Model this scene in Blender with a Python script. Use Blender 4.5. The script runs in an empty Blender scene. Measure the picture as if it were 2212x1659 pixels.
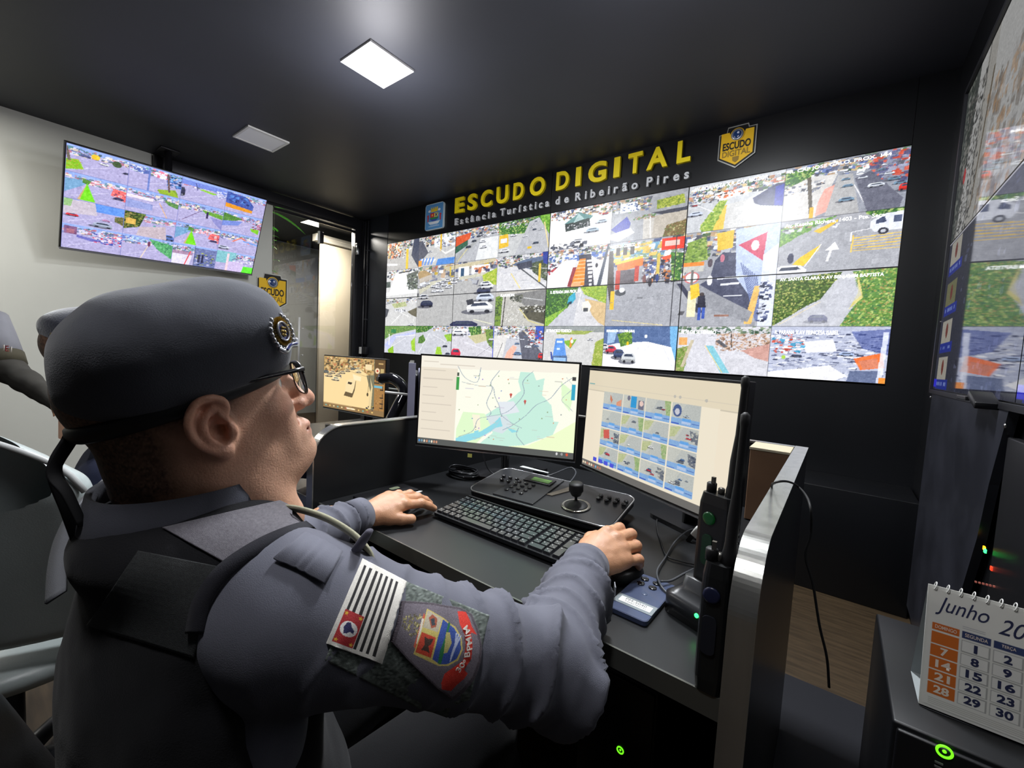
import bpy, bmesh, math, random
import numpy as np
from mathutils import Vector, Matrix, noise as mnoise
from mathutils.bvhtree import BVHTree

SC = bpy.context.scene
COL = SC.collection
random.seed(7)
RNG = np.random.default_rng(11)

# ------------------------------------------------------------------ camera
CAM_H = 1.235
F_PX = 920.33
IMG_W, IMG_H = 2212, 1659
YAW, PITCH, ROLL = 0.653266, 0.067874, 0.053099
_f = np.array([-math.sin(YAW)*math.cos(PITCH), math.cos(YAW)*math.cos(PITCH), -math.sin(PITCH)])
_r = np.array([math.cos(YAW), math.sin(YAW), 0.0])
_u = np.cross(_r, _f)
R_ = math.cos(ROLL)*_r + math.sin(ROLL)*_u
U_ = -math.sin(ROLL)*_r + math.cos(ROLL)*_u
F_ = _f
cam_data = bpy.data.cameras.new('camera')
cam_data.sensor_fit = 'HORIZONTAL'
cam_data.sensor_width = 36.0
cam_data.lens = F_PX/IMG_W*36.0
cam_data.clip_start = 0.02
cam_data.clip_end = 60
cam = bpy.data.objects.new('camera', cam_data)
COL.objects.link(cam)
M = Matrix(((R_[0], U_[0], -F_[0], 0), (R_[1], U_[1], -F_[1], 0), (R_[2], U_[2], -F_[2], CAM_H), (0, 0, 0, 1)))
cam.matrix_world = M
SC.camera = cam

# ------------------------------------------------------------------ exposure, world
SC.view_settings.view_transform = 'Standard'
SC.view_settings.look = 'None'
SC.view_settings.exposure = 0.0
SC.view_settings.gamma = 1.0
SC.view_settings.use_curve_mapping = False
wd = bpy.data.worlds.new('world')
SC.world = wd
wd.use_nodes = True
wd.node_tree.nodes['Background'].inputs[0].default_value = (0.55, 0.62, 0.75, 1)
wd.node_tree.nodes['Background'].inputs[1].default_value = 0.03

def area_light(name, loc, size, sy, power, color=(1, 1, 1), rot=(0, 0, 0), spread=math.pi):
    l = bpy.data.lights.new(name, 'AREA')
    l.shape = 'RECTANGLE'; l.size = size; l.size_y = sy; l.energy = power; l.color = color
    l.spread = spread
    o = bpy.data.objects.new(name, l); COL.objects.link(o)
    o.location = loc; o.rotation_euler = rot
    return o
CEIL = CAM_H + 1.676
PANEL_LIGHT = (-2.325, 1.56)          # the lit panel in view
area_light('lit_panel_lamp', (PANEL_LIGHT[0], PANEL_LIGHT[1], CEIL-0.03), 0.27, 0.27, 50, (0.93, 0.97, 1.0))
def point_fill(name, loc, power, color=(1, 1, 1), r=0.12):
    l = bpy.data.lights.new(name, 'POINT'); l.energy = power; l.color = color; l.shadow_soft_size = r
    o = bpy.data.objects.new(name, l); COL.objects.link(o); o.location = loc
    return o
point_fill('lit_panel_fill', (PANEL_LIGHT[0], PANEL_LIGHT[1], CEIL-0.42), 40, (0.96, 0.95, 1.0))  # unseen point light added under the panel for ceiling halo and sideways light
area_light('desk_panel_lamp', (-0.70, 1.56, CEIL-0.03), 0.27, 0.27, 58, (0.93, 0.97, 1.0))
point_fill('desk_panel_fill', (-0.70, 1.56, CEIL-0.42), 22, (0.96, 0.95, 1.0))  # second unseen point light, added under the desk panel to spread its light
area_light('seat_panel_lamp', (-0.45, -0.20, CEIL-0.03), 0.27, 0.27, 13, (0.98, 0.98, 1.0))
# same kind of recessed panels, outside the frame, over the left aisle
area_light('aisle_panel_lamp', (-4.35, -0.45, CEIL-0.03), 0.28, 0.28, 36, (1.0, 0.97, 0.9))
area_light('far_room_lamp', (-5.75, 3.0, CEIL-0.05), 0.3, 0.3, 60, (1.0, 0.93, 0.8))
# ------------------------------------------------------------------ measured points of the place
def ray(px, py):
    return F_ + (px-IMG_W/2)/F_PX*R_ - (py-IMG_H/2)/F_PX*U_
CAMP = np.array([0, 0, CAM_H])
def at_x(px, py, X): d = ray(px, py); return CAMP + d*(X/d[0])
def at_y(px, py, Y): d = ray(px, py); return CAMP + d*(Y/d[1])
def at_z(px, py, Z): d = ray(px, py); return CAMP + d*((Z-CAM_H)/d[2])
def at_d(px, py, D): return CAMP + ray(px, py)*D

# ------------------------------------------------------------------ objects
def tag(o, label=None, cat=None, group=None, kind=None):
    if label: o['label'] = label
    if cat: o['category'] = cat
    if group: o['group'] = group
    if kind: o['kind'] = kind
    return o
def link(name, me, mats, parent=None, smooth=None):
    if not isinstance(mats, (list, tuple)): mats = [mats]
    for m in mats: me.materials.append(m)
    o = bpy.data.objects.new(name, me); COL.objects.link(o)
    if parent is not None: o.parent = parent
    if smooth is not None:
        me.polygons.foreach_set('use_smooth', [smooth]*len(me.polygons))
    return o
def empty(name, loc=(0, 0, 0), rz=0.0, rot=None):
    o = bpy.data.objects.new(name, None); COL.objects.link(o)
    o.empty_display_size = 0.05
    o.location = loc; o.rotation_euler = rot if rot else (0, 0, rz)
    return o
def copy_tree(o, parent=None):
    c = o.copy(); COL.objects.link(c); c.parent = parent
    for ch in list(o.children): copy_tree(ch, c)
    return c

class MB:
    """collects shapes into one mesh"""
    def __init__(s): s.v = []; s.f = []; s.m = []; s.sm = []
    def add(s, vs, fs, mi=0, smooth=False, T=None):
        n = len(s.v)
        for p in vs:
            p = Vector(p)
            if T is not None: p = T @ p
            s.v.append(tuple(p))
        for f in fs: s.f.append(tuple(i+n for i in f)); s.m.append(mi); s.sm.append(smooth)
        return s
    def box(s, c, d, mi=0, T=None, bev=0.0):
        x, y, z = c; a, b, h = d[0]/2, d[1]/2, d[2]/2
        if bev <= 0:
            vs = [(x+i*a, y+j*b, z+k*h) for k in (-1, 1) for j in (-1, 1) for i in (-1, 1)]
            fs = [(0, 2, 3, 1), (4, 5, 7, 6), (0, 1, 5, 4), (2, 6, 7, 3), (0, 4, 6, 2), (1, 3, 7, 5)]
            return s.add(vs, fs, mi, False, T)
        e = min(bev, a, b, h)*0.999
        bm = bmesh.new(); bmesh.ops.create_cube(bm, size=1)
        for v in bm.verts: v.co = Vector((x+v.co.x*2*a, y+v.co.y*2*b, z+v.co.z*2*h))
        bmesh.ops.bevel(bm, geom=list(bm.edges), offset=e, segments=2, profile=0.5, affect='EDGES')
        bm.verts.index_update()
        s.add([v.co for v in bm.verts], [[v.index for v in f.verts] for f in bm.faces], mi, True if bev > 0.002 else False, T)
        bm.free(); return s
    def prism(s, pts, z0, z1, mi=0, T=None, smooth=False):
        """outline in xy, extruded in z"""
        n = len(pts)
        vs = [(p[0], p[1], z0) for p in pts]+[(p[0], p[1], z1) for p in pts]
        fs = [tuple(range(n-1, -1, -1)), tuple(range(n, 2*n))]
        fs += [(i, (i+1) % n, n+(i+1) % n, n+i) for i in range(n)]
        return s.add(vs, fs, mi, smooth, T)
    def lathe(s, prof, seg=24, mi=0, T=None, smooth=True):
        vs = []; fs = []
        for r, z in prof:
            for i in range(seg):
                a = 2*math.pi*i/seg; vs.append((r*math.cos(a), r*math.sin(a), z))
        for j in range(len(prof)-1):
            for i in range(seg):
                k = (i+1) % seg; fs.append((j*seg+i, j*seg+k, (j+1)*seg+k, (j+1)*seg+i))
        n = len(prof)
        fs.append(tuple(range(seg-1, -1, -1))); fs.append(tuple((n-1)*seg+i for i in range(seg)))
        return s.add(vs, fs, mi, smooth, T)
    def tube(s, pts, r, seg=8, mi=0, T=None, closed=False, smooth=True, flat=1.0, up=(0, 0, 1)):
        P = [Vector(p) for p in pts]; n = len(P); vs = []; fs = []
        rs = r if isinstance(r, (list, tuple)) else [r]*n
        prev = None
        for i in range(n):
            if closed: t = P[(i+1) % n]-P[(i-1) % n]
            else: t = P[min(i+1, n-1)]-P[max(i-1, 0)]
            t.normalize()
            if prev is None:
                a = Vector(up) if abs(t.dot(Vector(up))) < .95 else Vector((1, 0, 0))
                nn = (a-t*a.dot(t)).normalized()
            else:
                nn = (prev-t*prev.dot(t)).normalized()
            prev = nn; b = t.cross(nn)
            for k in range(seg):
                an = 2*math.pi*k/seg
                vs.append(P[i]+(nn*math.cos(an)*flat+b*math.sin(an))*rs[i])
        m = n if closed else n-1
        for i in range(m):
            for k in range(seg):
                k2 = (k+1) % seg; j = (i+1) % n
                fs.append((i*seg+k, i*seg+k2, j*seg+k2, j*seg+k))
        if not closed:
            fs.append(tuple(range(seg-1, -1, -1))); fs.append(tuple((n-1)*seg+k for k in range(seg)))
        return s.add(vs, fs, mi, smooth, T)
    def build(s, name, mats, parent=None, loc=None, rot=None):
        me = bpy.data.meshes.new(name)
        me.from_pydata(s.v, [], s.f)
        o = link(name, me, mats, parent)
        me.polygons.foreach_set('material_index', s.m)
        me.polygons.foreach_set('use_smooth', s.sm)
        me.update()
        if loc is not None: o.location = loc
        if rot is not None: o.rotation_euler = rot
        return o

def spline(pts, n=12, closed=False):
    """catmull-rom through points"""
    P = [np.array(p, float) for p in pts]; out = []
    m = len(P)
    rng = range(m) if closed else range(m-1)
    for i in rng:
        p0 = P[(i-1) % m] if (closed or i > 0) else 2*P[0]-P[1]
        p1 = P[i]; p2 = P[(i+1) % m]
        p3 = P[(i+2) % m] if (closed or i < m-2) else 2*P[-1]-P[-2]
        for k in range(n):
            t = k/n
            out.append(0.5*((2*p1)+(-p0+p2)*t+(2*p0-5*p1+4*p2-p3)*t*t+(-p0+3*p1-3*p2+p3)*t**3))
    if not closed: out.append(P[-1])
    return [tuple(o) for o in out]
def rrect(w, h, r, seg=5, cx=0, cy=0):
    pts = []
    for (sx, sy, a0) in ((1, 1, 0), (-1, 1, 90), (-1, -1, 180), (1, -1, 270)):
        for k in range(seg+1):
            a = math.radians(a0+90*k/seg)
            pts.append((cx+sx*(w/2-r)+r*math.cos(a), cy+sy*(h/2-r)+r*math.sin(a)))
    return pts

# ------------------------------------------------------------------ materials (all procedural)
def s2l(c): return tuple(((x/12.92) if x <= 0.04045 else ((x+0.055)/1.055)**2.4) for x in c[:3])
def rgb(r, g, b): return s2l((r/255, g/255, b/255))
MATS = {}
def mat(name, col, rough=0.5, metal=0.0, var=0.0, vscale=20, bump=0.0, bscale=200, emit=None, estr=0.0, spec=0.5, coat=0.0,
        sheen=0.0, trans=0.0, sss=0.0, col2=None, stretch=None, alpha=1.0, ior=1.45):
    if name in MATS: return MATS[name]
    m = bpy.data.materials.new(name); m.use_nodes = True
    nt = m.node_tree; b = nt.nodes['Principled BSDF']
    b.inputs['Base Color'].default_value = (*col, 1)
    b.inputs['Roughness'].default_value = rough; b.inputs['Metallic'].default_value = metal
    b.inputs['Specular IOR Level'].default_value = spec; b.inputs['IOR'].default_value = ior
    b.inputs['Coat Weight'].default_value = coat; b.inputs['Sheen Weight'].default_value = sheen
    b.inputs['Transmission Weight'].default_value = trans
    b.inputs['Alpha'].default_value = alpha
    if sss: 
        b.inputs['Subsurface Weight'].default_value = sss
        b.inputs['Subsurface Radius'].default_value = (0.012, 0.004, 0.002); b.inputs['Subsurface Scale'].default_value = 1.0
    if emit is not None:
        b.inputs['Emission Color'].default_value = (*emit, 1); b.inputs['Emission Strength'].default_value = estr
    tc = nt.nodes.new('ShaderNodeTexCoord'); src = tc.outputs['Object']
    if stretch:
        mp = nt.nodes.new('ShaderNodeMapping'); mp.inputs['Scale'].default_value = stretch
        nt.links.new(src, mp.inputs['Vector']); src = mp.outputs['Vector']
    if var > 0:
        n = nt.nodes.new('ShaderNodeTexNoise'); n.inputs['Scale'].default_value = vscale; n.inputs['Detail'].default_value = 5
        nt.links.new(src, n.inputs['Vector'])
        mx = nt.nodes.new('ShaderNodeMix'); mx.data_type = 'RGBA'
        c2 = col2 if col2 else tuple(min(1, c*(1+var)) for c in col)
        c1 = col if col2 else tuple(c*(1-var) for c in col)
        mx.inputs['A'].default_value = (*c1, 1); mx.inputs['B'].default_value = (*c2, 1)
        rp = nt.nodes.new('ShaderNodeMapRange'); rp.inputs['From Min'].default_value = 0.35; rp.inputs['From Max'].default_value = 0.65
        nt.links.new(n.outputs['Fac'], rp.inputs['Value']); nt.links.new(rp.outputs['Result'], mx.inputs['Factor'])
        nt.links.new(mx.outputs['Result'], b.inputs['Base Color'])
    if bump > 0:
        n = nt.nodes.new('ShaderNodeTexNoise'); n.inputs['Scale'].default_value = bscale; n.inputs['Detail'].default_value = 3
        nt.links.new(src, n.inputs['Vector'])
        bp = nt.nodes.new('ShaderNodeBump'); bp.inputs['Strength'].default_value = bump; bp.inputs['Distance'].default_value = 0.002
        nt.links.new(n.outputs['Fac'], bp.inputs['Height']); nt.links.new(bp.outputs['Normal'], b.inputs['Normal'])
    MATS[name] = m
    return m
def vcol_mat(name, strength=1.0, rough=0.25, spec=0.5, emissive=True, base=(0.01, 0.01, 0.012), bump=0.0):
    if name in MATS: return MATS[name]
    m = bpy.data.materials.new(name); m.use_nodes = True
    nt = m.node_tree; b = nt.nodes['Principled BSDF']
    a = nt.nodes.new('ShaderNodeAttribute'); a.attribute_name = 'picture'
    b.inputs['Roughness'].default_value = rough; b.inputs['Specular IOR Level'].default_value = spec
    if emissive:
        b.inputs['Base Color'].default_value = (*base, 1)
        nt.links.new(a.outputs['Color'], b.inputs['Emission Color']); b.inputs['Emission Strength'].default_value = strength
    else:
        nt.links.new(a.outputs['Color'], b.inputs['Base Color'])
        if bump:
            n = nt.nodes.new('ShaderNodeTexNoise'); n.inputs['Scale'].default_value = 1500
            tc = nt.nodes.new('ShaderNodeTexCoord'); nt.links.new(tc.outputs['Object'], n.inputs['Vector'])
            bp = nt.nodes.new('ShaderNodeBump'); bp.inputs['Strength'].default_value = bump; bp.inputs['Distance'].default_value = 0.001
            nt.links.new(n.outputs['Fac'], bp.inputs['Height']); nt.links.new(bp.outputs['Normal'], b.inputs['Normal'])
    MATS[name] = m
    return m

BLACK = mat('black_paint', rgb(24, 25, 30), 0.45, var=0.15, vscale=3)
BLACKPL = mat('black_plastic', rgb(20, 20, 23), 0.38, bump=0.05, bscale=900)
DARKPL = mat('dark_grey_plastic', rgb(40, 41, 45), 0.42)
RUBBER = mat('black_rubber', rgb(17, 17, 19), 0.55)
CHROME = mat('chrome', rgb(210, 210, 212), 0.12, metal=1.0)
WHITEPL = mat('white_plastic', rgb(215, 215, 212), 0.4)
LED_G = mat('green_led', rgb(20, 200, 60), 0.4, emit=rgb(40, 255, 90), estr=6)
LED_LIME = mat('lime_led', rgb(90, 220, 20), 0.4, emit=rgb(110, 255, 30), estr=1.5)
LED_O = mat('amber_led', rgb(220, 150, 20), 0.4, emit=rgb(255, 170, 30), estr=1.6)
LED_R = mat('red_led', rgb(220, 60, 30), 0.4, emit=rgb(255, 70, 40), estr=.9)

# ------------------------------------------------------------------ text as mesh
_tc = {}
def text_mesh(s, size=1.0, extrude=0.0, offset=0.0, shear=0.0, bevel=0.0):
    c = bpy.data.curves.new('t', 'FONT'); c.body = s; c.size = size; c.extrude = extrude; c.offset = offset; c.shear = shear
    c.bevel_depth = bevel; c.resolution_u = 4
    o = bpy.data.objects.new('t', c); COL.objects.link(o)
    dg = bpy.context.evaluated_depsgraph_get(); dg.update()
    me = bpy.data.meshes.new_from_object(o.evaluated_get(dg), depsgraph=dg)
    bpy.data.objects.remove(o); bpy.data.curves.remove(c)
    return me
def mesh_np(me):
    v = np.empty(len(me.vertices)*3); me.vertices.foreach_get('co', v); return v.reshape(-1, 3)
def set_np(me, v): me.vertices.foreach_set('co', np.asarray(v, float).ravel()); me.update()
def fit_text(s, frame, x0, x1, y0, y1, offset=0.0, extrude=0.0, lift=0.0, shear=0.0):
    """text stretched into the box x0..x1,y0..y1 of a frame(origin, X, Y, N); returns a mesh"""
    me = text_mesh(s, 1.0, extrude, offset, shear); v = mesh_np(me)
    a, b = v.min(0), v.max(0)
    O, X, Y, N = [np.array(q, float) for q in frame]
    xs = x0+(v[:, 0]-a[0])/max(b[0]-a[0], 1e-6)*(x1-x0); ys = y0+(v[:, 1]-a[1])/max(b[1]-a[1], 1e-6)*(y1-y0)
    z = v[:, 2]+lift
    set_np(me, O+xs[:, None]*X+ys[:, None]*Y+z[:, None]*N); return me

# ------------------------------------------------------------------ painter for displays and printed matter
class Pic:
    def __init__(s, w, h, bg=(0, 0, 0)):
        s.w, s.h = w, h; s.a = np.zeros((h, w, 3)); s.a[:] = np.array(bg)/255
        s.box = (0, 0, 1, 1); s.tint = None
    def T(s, p):
        x0, y0, x1, y1 = s.box
        return [((x0+(x1-x0)*q[0])*s.w, (y0+(y1-y0)*q[1])*s.h) for q in p]
    def clip(s):
        x0, y0, x1, y1 = s.box
        return max(0, int(round(x0*s.w))), max(0, int(round(y0*s.h))), min(s.w, int(round(x1*s.w))), min(s.h, int(round(y1*s.h)))
    def poly(s, p, c, a=1.0, raw=False):
        p = np.array(p if raw else s.T(p), float)
        cx0, cy0, cx1, cy1 = s.clip()
        x0 = max(int(p[:, 0].min()), cx0); x1 = min(int(p[:, 0].max())+2, cx1)
        y0 = max(int(p[:, 1].min()), cy0); y1 = min(int(p[:, 1].max())+2, cy1)
        if x1 <= x0 or y1 <= y0: return
        gx, gy = np.meshgrid(np.arange(x0, x1)+.5, np.arange(y0, y1)+.5)
        ins = np.zeros(gx.shape, bool); n = len(p)
        for i in range(n):
            ax, ay = p[i]; bx, by = p[(i+1) % n]
            if ay == by: continue
            ins ^= ((gy < ay) != (gy < by)) & (gx < (bx-ax)*(gy-ay)/(by-ay)+ax)
        reg = s.a[y0:y1, x0:x1]; reg[ins] = reg[ins]*(1-a)+np.array(c)/255*a
    def rect(s, x0, y0, x1, y1, c, a=1.0): s.poly([(x0, y0), (x1, y0), (x1, y1), (x0, y1)], c, a)
    def ell(s, x, y, rx, ry, c, a=1.0, n=16): s.poly([(x+rx*math.cos(2*math.pi*i/n), y+ry*math.sin(2*math.pi*i/n)) for i in range(n)], c, a)
    def line(s, x0, y0, x1, y1, w, c, a=1.0):
        dx, dy = x1-x0, y1-y0; L = math.hypot(dx, dy) or 1; nx, ny = -dy/L*w/2, dx/L*w/2
        s.poly([(x0+nx, y0+ny), (x1+nx, y1+ny), (x1-nx, y1-ny), (x0-nx, y0-ny)], c, a)
    def noise(s, x0, y0, x1, y1, amp, cell=1):
        q = s.T([(x0, y0), (x1, y1)]); a, b = q
        X0, Y0, X1, Y1 = int(a[0]), int(a[1]), int(b[0]), int(b[1])
        cx0, cy0, cx1, cy1 = s.clip(); X0 = max(X0, cx0); Y0 = max(Y0, cy0); X1 = min(X1, cx1); Y1 = min(Y1, cy1)
        if X1 <= X0 or Y1 <= Y0: return
        n = RNG.normal(0, amp/255, ((Y1-Y0)//cell+1, (X1-X0)//cell+1, 1)).repeat(cell, 0).repeat(cell, 1)[:Y1-Y0, :X1-X0]
        s.a[Y0:Y1, X0:X1] = np.clip(s.a[Y0:Y1, X0:X1]+n, 0, 1)
    def clutter(s, x0, y0, x1, y1, n, sz, cols, asp=1.0, a=0.9):
        n = int(n*2.4); sz = sz*.6
        for _ in range(n):
            x = random.uniform(x0, x1); y = random.uniform(y0, y1); w = sz*random.uniform(.4, 1.4); h = w*asp*random.uniform(.5, 1.5)
            c = random.choice(cols); j = random.uniform(-18, 18)
            s.poly([(x, y), (x+w, y+random.uniform(-.2, .2)*h), (x+w*random.uniform(.7, 1), y+h), (x-w*.1, y+h*random.uniform(.6, 1))],
                   [max(0, min(255, k+j)) for k in c], a)
    def leaves(s, pts, n, sz, cols=((60, 110, 50), (95, 150, 60), (150, 185, 90), (45, 80, 50), (190, 205, 130))):
        xs = [p[0] for p in pts]; ys = [p[1] for p in pts]
        s.poly(pts, cols[0]); n = int(n*2); sz = sz*.66
        from_box = (min(xs), min(ys), max(xs), max(ys)); k = 0; t = 0
        while k < n and t < n*6:
            t += 1; x = random.uniform(from_box[0], from_box[2]); y = random.uniform(from_box[1], from_box[3])
            ins = False; m = len(pts)
            for i in range(m):
                ax, ay = pts[i]; bx, by = pts[(i+1) % m]
                if (y < ay) != (y < by) and x < (bx-ax)*(y-ay)/(by-ay)+ax: ins = not ins
            if ins: s.ell(x, y, sz*random.uniform(.5, 1.2), sz*random.uniform(.6, 1.6), random.choice(cols), .85, 6); k += 1
    def car(s, x, y, w, c=(230, 232, 238), h=None, tall=False):
        h = h or w*.62
        s.ell(x-w*.1, y+h*.42, w*.62, h*.22, (70, 72, 85), .7)
        d = [k*.78 for k in c]
        s.poly([(x-w*.5, y+h*.05), (x-w*.38, y-h*.3), (x+w*.3, y-h*.34), (x+w*.5, y-h*.02), (x+w*.48, y+h*.38), (x-w*.46, y+h*.4)], c)
        s.poly([(x-w*.34, y-h*.02), (x-w*.26, y-h*.24), (x+w*.22, y-h*.27), (x+w*.36, y-h*.03)], (62, 70, 90))
        s.rect(x-w*.46, y+h*.2, x+w*.48, y+h*.4, d)
        s.ell(x-w*.28, y+h*.4, w*.1, h*.13, (35, 36, 44)); s.ell(x+w*.3, y+h*.4, w*.1, h*.13, (35, 36, 44))
        s.rect(x-w*.3, y-h*.36, x+w*.2, y-h*.26, [min(255, k*1.1) for k in c])
    def bar_text(s, x0, x1, y, h, c=(245, 248, 255), n=16):
        w = (x1-x0)/n
        for i in range(n):
            if random.random() < .14: continue
            s.rect(x0+i*w, y-h/2, x0+i*w+w*random.choice((.35, .55, .6)), y+h/2, c, .85)
    def mesh(s, name, frame, W, H, material, parent=None, curve=None):
        """grid mesh with one colour per point; frame = (origin at top-left, X right, Y down)"""
        w, h = s.w, s.h
        O, X, Y = [np.array(q, float) for q in frame]
        gx, gy = np.meshgrid(np.linspace(0, W, w), np.linspace(0, H, h))
        if curve is None: v = O+gx[..., None]*X+gy[..., None]*Y
        else: v = curve(gx/W, gy/H)
        v = v.reshape(-1, 3)
        i = np.arange(w*h).reshape(h, w)
        q = np.stack([i[1:, :-1], i[1:, 1:], i[:-1, 1:], i[:-1, :-1]], -1).reshape(-1, 4)
        me = np_mesh(name, v, q, smooth=curve is not None)
        at = me.color_attributes.new('picture', 'FLOAT_COLOR', 'POINT')
        a = np.clip(s.a, 0, 1); lin = np.where(a <= .04045, a/12.92, ((a+.055)/1.055)**2.4)
        col = np.ones((w*h, 4), np.float32); col[:, :3] = lin.reshape(-1, 3)
        at.data.foreach_set('color', col.ravel())
        return link(name, me, material, parent)
def np_mesh(name, v, q, smooth=True):
    me = bpy.data.meshes.new(name); n = len(q)
    me.vertices.add(len(v)); me.vertices.foreach_set('co', np.asarray(v, np.float32).ravel())
    me.loops.add(n*4); me.loops.foreach_set('vertex_index', np.asarray(q, np.int32).ravel())
    me.polygons.add(n); me.polygons.foreach_set('loop_start', np.arange(n, dtype=np.int32)*4)
    try: me.polygons.foreach_set('loop_total', np.full(n, 4, np.int32))
    except Exception: pass
    me.polygons.foreach_set('use_smooth', np.full(n, smooth))
    me.update(calc_edges=True); me.validate()
    return me

# ------------------------------------------------------------------ sculpting: smooth-blended solids -> one mesh
class Clay:
    def __init__(s, lo, hi, h):
        s.lo = np.array(lo, float); s.h = h
        s.n = np.ceil((np.array(hi)-s.lo)/h).astype(int)+1
        s.g = np.full(tuple(s.n), 1.0, np.float32)
    def _sub(s, lo, hi):
        a = np.clip(np.floor((np.array(lo)-s.lo)/s.h).astype(int), 0, s.n); b = np.clip(np.ceil((np.array(hi)-s.lo)/s.h).astype(int)+1, 0, s.n)
        if (b <= a).any(): return None
        ax = [s.lo[i]+s.h*np.arange(a[i], b[i]) for i in range(3)]
        P = np.stack(np.meshgrid(*ax, indexing='ij'), -1)
        return (slice(a[0], b[0]), slice(a[1], b[1]), slice(a[2], b[2])), P
    def _mix(s, sl, d, k, op):
        g = s.g[sl]
        if op == 'add':
            if k <= 0: s.g[sl] = np.minimum(g, d)
            else:
                h = np.maximum(k-np.abs(g-d), 0)/k; s.g[sl] = np.minimum(g, d)-h*h*k*.25
        else:
            d = -d
            if k <= 0: s.g[sl] = np.maximum(g, d)
            else:
                h = np.maximum(k-np.abs(g-d), 0)/k; s.g[sl] = np.maximum(g, d)+h*h*k*.25
    def ball(s, c, r, k=0.01, rot=None, op='add', mir=False):
        c = np.array(c, float); r = np.array([r]*3 if np.isscalar(r) else r, float)
        m = r.max()+k*1.5+s.h*2
        q = s._sub(c-m, c+m)
        if q:
            sl, P = q; L = P-c
            if rot is not None: L = L @ np.array(Matrix.Rotation(rot[0], 3, 'X').to_3x3() if False else euler(rot))
            k0 = np.linalg.norm(L/r, axis=-1); k1 = np.linalg.norm(L/(r*r), axis=-1)
            d = k0*(k0-1)/np.maximum(k1, 1e-9)
            s._mix(sl, d, k, op)
        if mir: s.ball((-c[0], c[1], c[2]), r, k, None if rot is None else (rot[0], -rot[1], -rot[2]), op)
        return s
    def cone(s, a, b, ra, rb, k=0.01, op='add', mir=False, flat=None):
        """rounded cone from a to b; flat=(axis vector, factor) squashes it"""
        a0, b0 = a, b
        a = np.array(a, float); b = np.array(b, float); m = max(ra, rb)*1.3+k*1.5+s.h*2
        q = s._sub(np.minimum(a, b)-m, np.maximum(a, b)+m)
        if q:
            sl, P = q; ba = b-a; L2 = max((ba@ba), 1e-12)
            L = P-a
            t = np.clip((L@ba)/L2, 0, 1); D = L-t[..., None]*ba
            if flat is not None:
                ax = np.array(flat[0], float); ax /= np.linalg.norm(ax); D = D+(D@ax)[..., None]*ax*(1/flat[1]-1)
            d = np.linalg.norm(D, axis=-1)-(ra+(rb-ra)*t)
            s._mix(sl, d, k, op)
        if mir: s.cone((-a0[0], a0[1], a0[2]), (-b0[0], b0[1], b0[2]), ra, rb, k, op, False, None if flat is None else ((-flat[0][0], flat[0][1], flat[0][2]), flat[1]))
        return s
    def chain(s, pts, rs, k=0.01, op='add', mir=False, flat=None):
        for i in range(len(pts)-1): s.cone(pts[i], pts[i+1], rs[i], rs[i+1], k, op, mir, flat)
        return s
    def cut(s, p, n):
        p = np.array(p, float); n = np.array(n, float); n /= np.linalg.norm(n)
        sl, P = s._sub(s.lo, s.lo+s.n*s.h)
        s.g[sl] = np.maximum(s.g[sl], (P-p)@n); return s
    def mesh(s, relax=2):
        g = s.g; h = s.h; nx, ny, nz = g.shape
        ins = g < 0
        cnt = sum(ins[i:nx-1+i, j:ny-1+j, k:nz-1+k].astype(np.int8) for i in (0, 1) for j in (0, 1) for k in (0, 1))
        act = (cnt > 0) & (cnt < 8)
        idx = np.full(act.shape, -1, np.int64); cells = np.argwhere(act); idx[act] = np.arange(len(cells))
        acc = np.zeros((len(cells), 3)); num = np.zeros(len(cells))
        corners = [(i, j, k) for i in (0, 1) for j in (0, 1) for k in (0, 1)]
        for a in corners:
            for b in corners:
                if sum(abs(p-q) for p, q in zip(a, b)) != 1 or a > b: continue
                ga = g[cells[:, 0]+a[0], cells[:, 1]+a[1], cells[:, 2]+a[2]]; gb = g[cells[:, 0]+b[0], cells[:, 1]+b[1], cells[:, 2]+b[2]]
                m = (ga < 0) != (gb < 0); t = np.where(m, ga/np.where(m, ga-gb, 1), 0)
                pt = np.array(a)+t[:, None]*(np.array(b)-np.array(a))
                acc[m] += pt[m]; num[m] += 1
        V = s.lo+(cells+acc/num[:, None])*h
        quads = []
        for ax in range(3):
            o = [(0, 0, 0)]*4; u, w = [(1, 2), (2, 0), (0, 1)][ax]
            sl0 = [slice(1, -1)]*3; sl0[ax] = slice(0, -1); sl1 = [slice(1, -1)]*3; sl1[ax] = slice(1, None)
            A = ins[tuple(sl0)]; B = ins[tuple(sl1)]
            for cond, flip in ((A & ~B, False), (~A & B, True)):
                e = np.argwhere(cond)
                if not len(e): continue
                e = e.copy()
                for q_ in range(3):
                    if q_ != ax: e[:, q_] += 1
                def cell(du, dw):
                    c = e.copy(); c[:, u] += du; c[:, w] += dw; return idx[c[:, 0], c[:, 1], c[:, 2]]
                Q = np.stack([cell(-1, -1), cell(0, -1), cell(0, 0), cell(-1, 0)], -1)
                quads.append(Q[:, ::-1] if flip else Q)
        Q = np.concatenate(quads); Q = Q[(Q >= 0).all(1)]
        for _ in range(relax):
            nb = np.zeros_like(V); ct = np.zeros(len(V))
            for i in range(4):
                a_, b_ = Q[:, i], Q[:, (i+1) % 4]
                for c_, d_ in ((a_, b_), (b_, a_)):
                    for k in range(3): nb[:, k] += np.bincount(c_, V[d_, k], len(V))
                    ct += np.bincount(c_, minlength=len(V))
            V = V*.4+.6*nb/np.maximum(ct, 1)[:, None]
        return V, Q
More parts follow.
